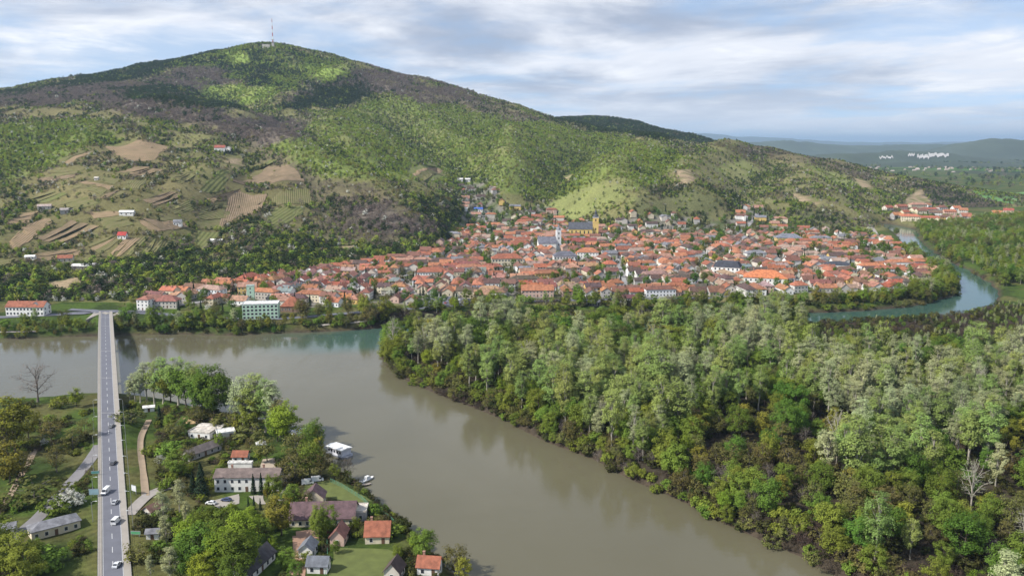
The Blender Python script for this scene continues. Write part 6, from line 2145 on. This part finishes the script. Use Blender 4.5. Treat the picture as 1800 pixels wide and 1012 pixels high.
# ------------------------------------------------------------------ single trees along the banks, in the camp and the town
NEAR_TREES = [  # species, foot column and row, top row, width factor, where it stands
    ('bare', 67, 706, 634, 1.5, 'alone on the meadow bank of the bridge'),
    ('gold', 28, 800, 692, 1.0, 'at the edge of the meadow'), ('olive', 8, 800, 715, 1.1, 'beside the golden tree on the meadow'), ('gold', 50, 770, 712, .9, 'behind the golden tree on the meadow'),
    ('fresh', 135, 716, 680, 1.0, 'on the meadow bank by the bridge'), ('gbush', 105, 716, 695, 1.3, 'on the meadow bank near the bridge'), ('olive', 150, 775, 735, 1.2, 'beside the causeway on the meadow'), ('olive', 128, 790, 750, 1.3, 'on the slope of the meadow'),
    ('olive', 100, 830, 780, 1.2, 'in the middle of the meadow'), ('bush', 60, 880, 840, 1.6, 'above the side road'), 
    ('blossom', 122, 892, 862, 1.3, 'beside the side road'), ('blossom', 140, 890, 868, 1.1, 'by the pale blue billboard'), ('gbush', 100, 900, 872, 1.3, 'beside the long shed'), ('blossom', 78, 785, 770, 1.0, 'in the meadow grass'),
    ('willow', 25, 1010, 930, 1.3, 'at the foot of the side road'), ('fresh', 62, 985, 945, 1.2, 'before the long shed'), ('willow', -10, 990, 900, 1.2, 'at the very edge by the side road'), ('gbush', 78, 1000, 960, 1.5, 'before the long shed on the grass'), ('willow', 45, 1030, 955, 1.2, 'below the side road'),
    ('silver', 238, 706, 655, 1.4, 'first behind the bridge on the camp bank'), ('silver', 258, 706, 636, 1.25, 'second behind the bridge on the camp bank'), ('poplar', 287, 710, 628, 1.15, 'in the row along the bend'), ('willow', 300, 708, 640, .95, 'among the poplars of the bend'),
    ('poplar', 314, 712, 626, 1.15, 'tallest in the row along the bend'), ('poplar', 340, 716, 634, 1.15, 'next to the big round tree'), ('round', 378, 732, 640, 1.0, 'big and round at the river bend'), ('round', 356, 728, 645, .8, 'close behind the big round tree'),
    ('poplar', 272, 710, 634, 1.1, 'second in the row along the bend'), ('silver', 247, 708, 652, 1.2, 'between the two silvery trees behind the bridge'), ('silver', 228, 706, 668, 1.2, 'nearest the bridge pier on the camp bank'), ('willow', 327, 714, 642, .9, 'low in the row along the bend'), ('poplar', 351, 720, 640, 1.0, 'against the big round tree'),
    ('silver', 412, 748, 676, 1.1, 'right beyond the big round tree'), ('poplar', 467, 760, 664, 1.1, 'second tall one on the bank of the camp'), ('willow', 440, 756, 690, 1.1, 'low between the tall trees of the camp bank'), ('olive', 492, 768, 700, 1.0, 'beside the leaning tree at the camp'),
    ('silver', 428, 752, 660, 1.15, 'on the bank beyond the round tree'), ('poplar', 452, 756, 656, 1.2, 'tall on the bank of the camp'), ('silver', 480, 762, 668, 1.15, 'leaning to the river at the camp'), ('fresh', 505, 782, 702, 1.1, 'spreading by the pale tent'), ('fresh', 488, 776, 722, 1.0, 'low beside the spreading tree'),
    ('willow', 553, 802, 733, .8, 'slim by the houseboat'), ('gold', 560, 806, 752, .7, 'golden by the houseboat'), ('olive', 520, 815, 760, 1.1, 'behind the sandy yard'), ('olive', 470, 812, 765, 1.1, 'by the small tent'), ('willow', 545, 838, 775, 1.1, 'on the path to the houseboat'), ('olive', 520, 850, 790, 1.2, 'beside the curving path'),
    ('olive', 565, 842, 790, 1.0, 'at the corner of the riverside lawn'), ('bare', 612, 842, 800, 1.1, 'on the river bank by the motorboat'), 
    ('fir', 281, 742, 711, 1.3, 'by the bend of the sandy track'), ('fir', 355, 872, 812, 1.5, 'broad beside the long white house'), ('fir', 340, 870, 828, 1.4, 'second beside the long white house'), ('fir', 446, 868, 832, 1.0, 'before the long white house'), ('fir', 460, 870, 830, 1.0, 'second before the long white house'),
    ('fir', 472, 868, 834, 1.0, 'third before the long white house'), ('fir', 437, 896, 872, .9, 'on the concrete pad'), ('fir', 447, 897, 870, .9, 'second on the concrete pad'), ('fir', 458, 897, 874, .9, 'third on the concrete pad'), ('green', 480, 878, 832, 1.0, 'at the end of the long white house'),
    ('silver', 318, 905, 842, 1.15, 'beside the access lane'), ('silver', 288, 930, 862, 1.1, 'nearer the causeway beside the access lane'), ('silver', 296, 968, 905, 1.1, 'above the lower grove'), ('silver', 300, 1030, 960, 1.2, 'at the lowest edge of the grove'), ('silver', 265, 1025, 975, 1.0, 'nearest the causeway in the grove'),
    ('fresh', 335, 975, 905, 1.1, 'on the edge of the lower grove'), ('green', 362, 960, 890, 1.1, 'in the lower grove'), ('green', 395, 965, 888, 1.1, 'second in the lower grove'), ('fresh', 425, 975, 898, 1.1, 'in the lower grove by the black roof'), ('green', 350, 1005, 920, 1.2, 'third in the lower grove'),
    ('fresh', 385, 1010, 925, 1.2, 'in the middle of the lower grove'), ('green', 420, 1015, 930, 1.2, 'fourth in the lower grove'), ('fresh', 360, 1040, 970, 1.1, 'lowest in the grove'), ('green', 410, 1045, 975, 1.1, 'lowest in the grove by the black roof'), ('fresh', 440, 930, 890, 1.1, 'behind the lower grove'), ('green', 330, 1020, 950, 1.1, 'fifth in the lower grove'),
    ('gold', 495, 940, 868, 1.0, 'golden at the end of the purple brown roof'), ('olive', 478, 920, 880, 1.0, 'behind the black roofed house'), ('willow', 562, 952, 885, .7, 'slim before the purple brown roof'), ('willow', 578, 945, 882, .85, 'beside the golden tree in the yard'), ('fresh', 625, 935, 907, 1.0, 'round between the cottages'),
    ('willow', 505, 1000, 960, 1.3, 'leaning over the black roof'), ('gbush', 535, 990, 970, 1.2, 'by the white cottages'), ('green', 747, 985, 925, 1.0, 'on the bank beside the white cottage'), ('fresh', 730, 972, 940, 1.0, 'by the fence on the bank'), ('olive', 800, 1010, 955, 1.1, 'at the waterline of the near bank'), ('gold', 815, 1025, 975, 1.0, 'lowest at the waterline'),
    ('olive', 668, 925, 905, 1.2, 'on the bank behind the orange cottage'), ('gbush', 690, 945, 920, 1.3, 'beside the orange cottage'), ('gbush', 655, 905, 885, 1.3, 'on the bank by the fence'), ('gold', 415, 760, 738, 1.2, 'low by the store hut'), ('gold', 470, 880, 850, .8, 'small by the concrete pad'),
    ('green', 505, 905, 860, 1.0, 'behind the end of the purple brown roof'), ('olive', 540, 892, 862, 1.1, 'behind the purple brown roof'), ('willow', 515, 885, 848, 1.0, 'between the long white house and the purple brown roof'), ('fresh', 408, 905, 880, 1.1, 'between the car park and the grove'),
    ('green', 392, 850, 815, .9, 'at the corner of the long white house'), ('olive', 500, 865, 830, 1.0, 'at the gable of the long white house'), ('willow', 385, 790, 758, .9, 'between barn and store hut'), ('olive', 440, 795, 768, 1.0, 'beside the orange cabin'), ('fresh', 455, 815, 785, .9, 'between the orange cabin and the sandy yard'),
    ('green', 590, 975, 948, 1.0, 'behind the white cottages'), ('olive', 640, 950, 922, .9, 'between the pink and the orange cottage'), ('willow', 700, 985, 955, 1.0, 'at the corner of the mown lawn'), ('green', 520, 1025, 985, 1.0, 'beside the reddish lane'), ('fresh', 480, 975, 940, .9, 'behind the black roof'),
    ('olive', 90, 775, 735, 1.3, 'on the rise of the meadow'), ('gold', 18, 850, 775, 1.1, 'lower down the meadow edge'), ('olive', 40, 840, 790, 1.2, 'below the golden trees of the meadow'), ('green', 325, 760, 730, 1.0, 'behind the workshop'), ('willow', 300, 755, 725, 1.0, 'beside the fir at the track'), ('olive', 535, 790, 748, 1.0, 'behind the pale tent'),
    ('willow', 588, 842, 812, .9, 'on the bank above the motorboat'), ('olive', 630, 868, 845, 1.0, 'by the fence above the jetty'), ('green', 470, 950, 905, 1.0, 'above the black roof'), ('silver', 330, 935, 880, 1.0, 'behind the grove'), ('fresh', 445, 1005, 960, 1.0, 'against the black roof'),
    ('olive', 310, 770, 735, 1.2, 'by the workshop'), ('olive', 280, 830, 800, 1.2, 'in the scrub beside the sandy track'), ('gbush', 268, 800, 780, 1.4, 'beside the sandy track'), ('blossom', 282, 815, 800, 1.2, 'in the scrub beside the sandy track'), ('green', 310, 840, 790, 1.1, 'in the scrub behind the barn'), ('olive', 330, 820, 780, 1.1, 'beside the barn'),
    ('gbush', 300, 800, 775, 1.6, 'in the scrub by the workshop'), ('olive', 345, 745, 712, 1.2, 'under the big round tree'), ('bush', 400, 752, 725, 1.6, 'under the trees of the bend'), ('bush', 440, 770, 745, 1.6, 'by the store hut'), ('bush', 232, 742, 718, 1.4, 'under the bridge on the camp side'), ('bush', 245, 985, 955, 1.3, 'beside the low green sign'),
]


def shore_x(px, py): return hit(px, py)


for k, px, py, top, wd, where in NEAR_TREES:
    p = hit(px, py)
    d = math.hypot(p[1], CAM_H - p[2])
    # height from the top row seen at the foot's distance
    z1 = at_y(px, top, p[1])[2]
    h = float(np.clip(z1 - p[2], 2.5, 30))
    tree(k, p[0], p[1], h, f'{TREE_LOOK[k]} {where}', 'trees of the near bank', None, wd)


def row_of_trees(pts, n, kinds, hts, where, group, seed, spread=3.0):
    rng = random.Random(seed)
    P = smooth_line(hits(pts)[:, :2], 2.0, 1)
    cnt = {}
    us = sorted(rng.uniform(0, 1) for _ in range(n))
    for u in us:
        q = P[min(len(P) - 1, int(u * len(P)))]
        x, y = q[0] + rng.gauss(0, spread), q[1] + rng.gauss(0, spread)
        if float(sd_water(np.array([x]), np.array([y]))[0]) < 2.0: continue
        k = rng.choice(kinds)
        c = cnt.get(TREE_LOOK[k], 0); cnt[TREE_LOOK[k]] = c + 1
        tree(k, x, y, rng.uniform(*hts) * (.45 if k in ('bush', 'gbush') else .7 if k == 'blossom' else 1), f'{nth(c)} {TREE_LOOK[k]} from the bridge side {where}', group, None, rng.uniform(.85, 1.15))


row_of_trees([(-30, 575), (60, 573), (150, 572)], 12, ['willow', 'olive', 'poplar', 'gbush', 'bush'], (8, 15), 'below the long white building', 'trees of the town bank', 1)
row_of_trees([(215, 574), (300, 574), (380, 576), (440, 576)], 26, ['willow', 'olive', 'green', 'poplar', 'silver', 'willow', 'gbush'], (9, 18), 'on the bank before the office block', 'trees of the town bank', 2)
row_of_trees([(440, 577), (540, 572), (600, 570), (655, 566)], 24, ['olive', 'gold', 'bush', 'gbush', 'olive', 'willow'], (5, 11), 'on the bank near the headland', 'trees of the town bank', 3, 2.5)
row_of_trees([(520, 560), (580, 556), (640, 553)], 9, ['olive', 'olive', 'willow'], (11, 16), 'in front of the market hall', 'trees of the town bank', 4, 2.5)
row_of_trees([(670, 556), (780, 548), (900, 541), (1020, 541), (1120, 541)], 34, ['willow', 'poplar', 'olive', 'green', 'fresh', 'silver', 'gbush'], (8, 16), 'along the green river below the square', 'trees of the town bank', 5, 4)
row_of_trees([(1120, 540), (1250, 538), (1400, 536), (1500, 532), (1600, 524), (1650, 512)], 62, ['willow', 'green', 'olive', 'gold', 'poplar', 'fresh', 'willow', 'olive'], (8, 15), 'along the green river below the school', 'trees of the town bank', 6, 5)
row_of_trees([(1690, 500), (1672, 478), (1640, 455), (1600, 430), (1572, 405)], 22, ['willow', 'olive', 'green', 'silver', 'poplar'], (9, 16), 'around the bend of the green river', 'trees of the town bank', 7, 4)


def town_bank():
    rng = np.random.default_rng(61)
    shore = at_z(*np.array([(-60, 600), (160, 590), (320, 588), (520, 585), (660, 578), (740, 566), (850, 556), (980, 553), (1100, 556), (1250, 553), (1400, 551), (1500, 548), (1600, 540), (1660, 527), (1692, 512), (1682, 490), (1640, 462), (1603, 440)]).T)
    P = poisson(50000, (-480, 620, 560, 1250), lambda a, b: 2.8 + 3 * fbm(a / 16, b / 16, 6, 2), lambda a, b: (sd_water(a, b) > .4) & (dist_poly(shore, a, b, False) < np.where(a > -110, 26, 13)) & (b > 600) & (np.abs(a - br_x(b)) > 9), 29)
    keys = ['brush', 'under', 'gbush', 'bush', 'willow', 'olive', 'gold', 'green']
    sets, start = [], {}
    for k in keys: start[k] = len(sets); sets += [(t, c) for t, c, h in SPECIES[k]]
    u = np.clip(.5 + (fbm(P[:, 0] / 22, P[:, 1] / 22, 303, 2) - .5) * 1.5 + rng.normal(0, .2, len(P)), 0, .999)
    kk = [keys[int(q * 8)] for q in u]
    sc = [rng.uniform(.5, 1.2) if k in keys[:4] else rng.uniform(.3, .62) for k in kk]
    # keep the quay and road clear
    strew('bank_thicket', source('bank_thicket_shrub', sets), np.stack([P[:, 0], P[:, 1], ground(P[:, 0], P[:, 1]) - .15], -1), [start[k] + rng.integers(len(SPECIES[k])) for k in kk], sc, 'shrubs and young trees crowding the town side banks', 'thicket')


town_bank()


# trees in the gardens and squares of the town
def town_trees():
    rng = random.Random(21)
    poly = hits(TOWN_PX)[:, :2]
    hx = np.array([[h[0], h[1]] for h in HOUSES]); tk = np.array(TAKEN)
    cnt = {}
    P = poisson(9000, (poly[:, 0].min(), poly[:, 0].max(), poly[:, 1].min(), poly[:, 1].max()), lambda x, y: 5.2 - 1.2 * sstep(1000, 1250, y), lambda x, y: inside(poly, x, y) & (sd_water(x, y) > 8), 44)
    d = np.min(np.hypot(P[:, 0, None] - hx[None, :, 0], P[:, 1, None] - hx[None, :, 1]), 1)
    d2 = np.min(np.hypot(P[:, 0, None] - tk[None, :, 0], P[:, 1, None] - tk[None, :, 1]) - tk[None, :, 2], 1)
    P = P[(d > 5.0) & (d2 > 1.5)]
    P = P[np.argsort(P[:, 1])]
    n1 = 150
    pos, idx, scl = [], [], []
    sets, start = [], {}
    kinds = ['green', 'fresh', 'olive', 'fir', 'green', 'under', 'fir', 'olive', 'green', 'under', 'bush', 'green', 'blossom', 'fir']
    for k in sorted(set(kinds)): start[k] = len(sets); sets += [(t, c) for t, c, h in SPECIES[k]]
    near, far = P[:n1], P[n1:]
    for x, y in near[np.argsort(near[:, 0])]:
        k = rng.choice(kinds)
        c = cnt.get(TREE_LOOK[k], 0); cnt[TREE_LOOK[k]] = c + 1
        h = rng.uniform(6, 12) * (.5 if k in ('under', 'bush', 'blossom') else 1)
        tree(k, x, y, h, f'{nth(c)} {TREE_LOOK[k]} among the houses, counted from the bridge', 'garden trees of the town')
    for x, y in far:
        k = rng.choice(kinds)
        pos.append((x, y, float(ground(x, y)) - .2)); idx.append(start[k] + rng.randrange(len(SPECIES[k])))
        scl.append(rng.uniform(5.5, 11) * (.5 if k in ('under', 'bush', 'blossom') else 1) / SPECIES[k][0][2])
    strew('garden_trees', source('garden_tree', sets), pos, idx, scl, 'many small garden trees between the houses of the upper town', 'trees')


town_trees()


# ---- woods on the flats beyond the bend and along the foot of the ridge
def far_woods():
    n = 16000
    rng = np.random.default_rng(8)
    y = np.sqrt(rng.uniform(640 ** 2, 2300 ** 2, n)); x = rng.uniform(.45, .66, n) * y + 20
    z = ground(x, y)
    px, py = project(x, y, z)
    m = (sd_water(x, y) > 4) & (z < 6.5) & (px > 1590) & (py > 384) & ~inside(TOWN_PX, px, py) & ~inside(ISLAND, x, y)
    m &= ~((px < 1710) & (py < 394))
    m &= rng.random(n) < .25 + .9 * (fbm(x / 70, y / 70, 55, 3) > .42)
    x, y, z = x[m], y[m], z[m]
    keys = ['willow', 'fresh', 'silver', 'fresh', 'willow', 'poplar', 'green', 'olive', 'gbush']
    sets, start = [], {}
    for k in keys: start[k] = len(sets); sets += [(t, c) for t, c, h in SPECIES[k]]
    u = np.clip(fbm(x / 50, y / 50, 66, 3) * 1.6 - .3 + rng.normal(0, .14, len(x)), 0, .999)
    kk = [keys[int(q * len(keys))] for q in u]
    hh = rng.uniform(7, 15, len(x))
    strew('floodplain_woods', source('floodplain_tree', sets), np.stack([x, y, z - .2], -1), [start[k] + rng.integers(len(SPECIES[k])) for k in kk],
          [h / SPECIES[k][0][2] * (.45 if k == 'gbush' else 1) for h, k in zip(hh, kk)], 'pale green woods on the flats beyond the river bend', 'woods')
    # meadow scrub of the near bank
    n = 7600
    y = np.sqrt(rng.uniform(235 ** 2, 430 ** 2, n)); x = rng.uniform(-.68, 0, n) * y
    px, py = project(x, y, ground(x, y))
    m = (sd_water(x, y) > 1.5) & (np.abs(x - br_x(y)) > 8.5) & ~inside(ISLAND, x, y) & (px < 850)
    m &= fbm(x / 16, y / 16, 88, 3) > np.where(px < 172, .58, .48)
    tk = np.array(TAKEN)
    m &= np.min(np.hypot(x[:, None] - tk[None, :, 0], y[:, None] - tk[None, :, 1]) - tk[None, :, 2], 1) > 1.5
    for poly in ([(530, 845), (585, 840), (665, 886), (530, 880)], [(575, 955), (700, 960), (710, 1040), (575, 1040)], [(505, 930), (560, 930), (560, 1040), (505, 1040)], [(220, 720), (275, 720), (275, 880), (330, 850), (230, 915)],
                 [(178, 780), (178, 800), (60, 935), (0, 985), (-60, 1000), (-60, 975), (0, 940), (60, 900)], [(360, 865), (425, 862), (425, 898), (360, 898)], [(435, 866), (470, 866), (470, 892), (435, 892)]):
        m &= ~inside(poly, px, py)
    x, y = x[m], y[m]
    sets = [(t, c) for k in ('bush', 'gbush', 'under', 'brush', 'under') for t, c, h in SPECIES[k]]
    strew('bank_scrub', source('bank_shrub', sets), np.stack([x, y, ground(x, y) - .1], -1), rng.integers(len(sets), size=len(x)), rng.uniform(.2, .6, len(x)) * (1 + .5 * (rng.random(len(x)) < .12)), 'low scrub and brambles over the near bank meadows', 'scrub')


far_woods()


# ---- the far plain: villages as pale specks, hedges and spinneys
def far_plain_things():
    rng = np.random.default_rng(12)
    m = MB()
    for c, r, n, sp in ((1690, 298, 26, 420), (1770, 300, 26, 380), (1600, 296, 12, 260)):
        q = at_z(c, r, 3.4)
        for k in range(n):
            a, b = q[0] + rng.normal(0, sp), q[1] + rng.normal(0, sp * .35)
            l, w, h = rng.uniform(8, 18), rng.uniform(7, 10), rng.uniform(3, 5)
            m.prism([(b - w / 2, 3.4), (b + w / 2, 3.4), (b + w / 2, 3.4 + h), (b, 3.4 + h + 3), (b - w / 2, 3.4 + h)], a - l / 2, a + l / 2)
    tag(m.build('far_village_houses', plain('far_walls', (.42, .34, .30, 1), .9, .4, .01)), 'pale specks of villages on the distant plain', 'houses', kind='stuff')
    n = 5200
    y = np.sqrt(rng.uniform(2300 ** 2, 6800 ** 2, n)); x = rng.uniform(.3, .68, n) * y
    z = np.where((y < 4480) & (x < 2290), ground(x, y), 3.4)
    w = fbm(x / 420, y / 190, 33, 3)
    px, py = project(x, y, z)
    k = ((w > .55) | ((py > 343) & (w > .42))) & (z < 8) & ~inside([(1680, 326), (1870, 332), (1870, 366), (1730, 356)], px, py)
    x, y, z = x[k], y[k], z[k]
    sets = HILL['dark'] + HILL['mid'] + HILL['bare']
    strew('spinneys', source('spinney_tree', sets), np.stack([x, y, z], -1), rng.integers(len(sets), size=len(x)), rng.uniform(1.4, 2.6, len(x)), 'dark spinneys and hedges on the distant plain', 'woods')


far_plain_things()


# ---- the air: a thin even haze
def haze():
    m = bpy.data.materials.new('haze_air'); m.use_nodes = True
    nt = m.node_tree; nt.nodes.clear()
    out = nt.nodes.new('ShaderNodeOutputMaterial'); v = nt.nodes.new('ShaderNodeVolumePrincipled')
    v.inputs['Color'].default_value = (.54, .76, 1.0, 1)
    v.inputs['Density'].default_value = 4.4e-5
    v.inputs['Anisotropy'].default_value = 0.2
    nt.links.new(v.outputs[0], out.inputs['Volume'])
    o = MB().box(-46000, 46000, -3100, 71000, -6, 620).build('haze', m)
    tag(o, 'thin bluish haze over the whole valley', 'haze', kind='stuff')


haze()
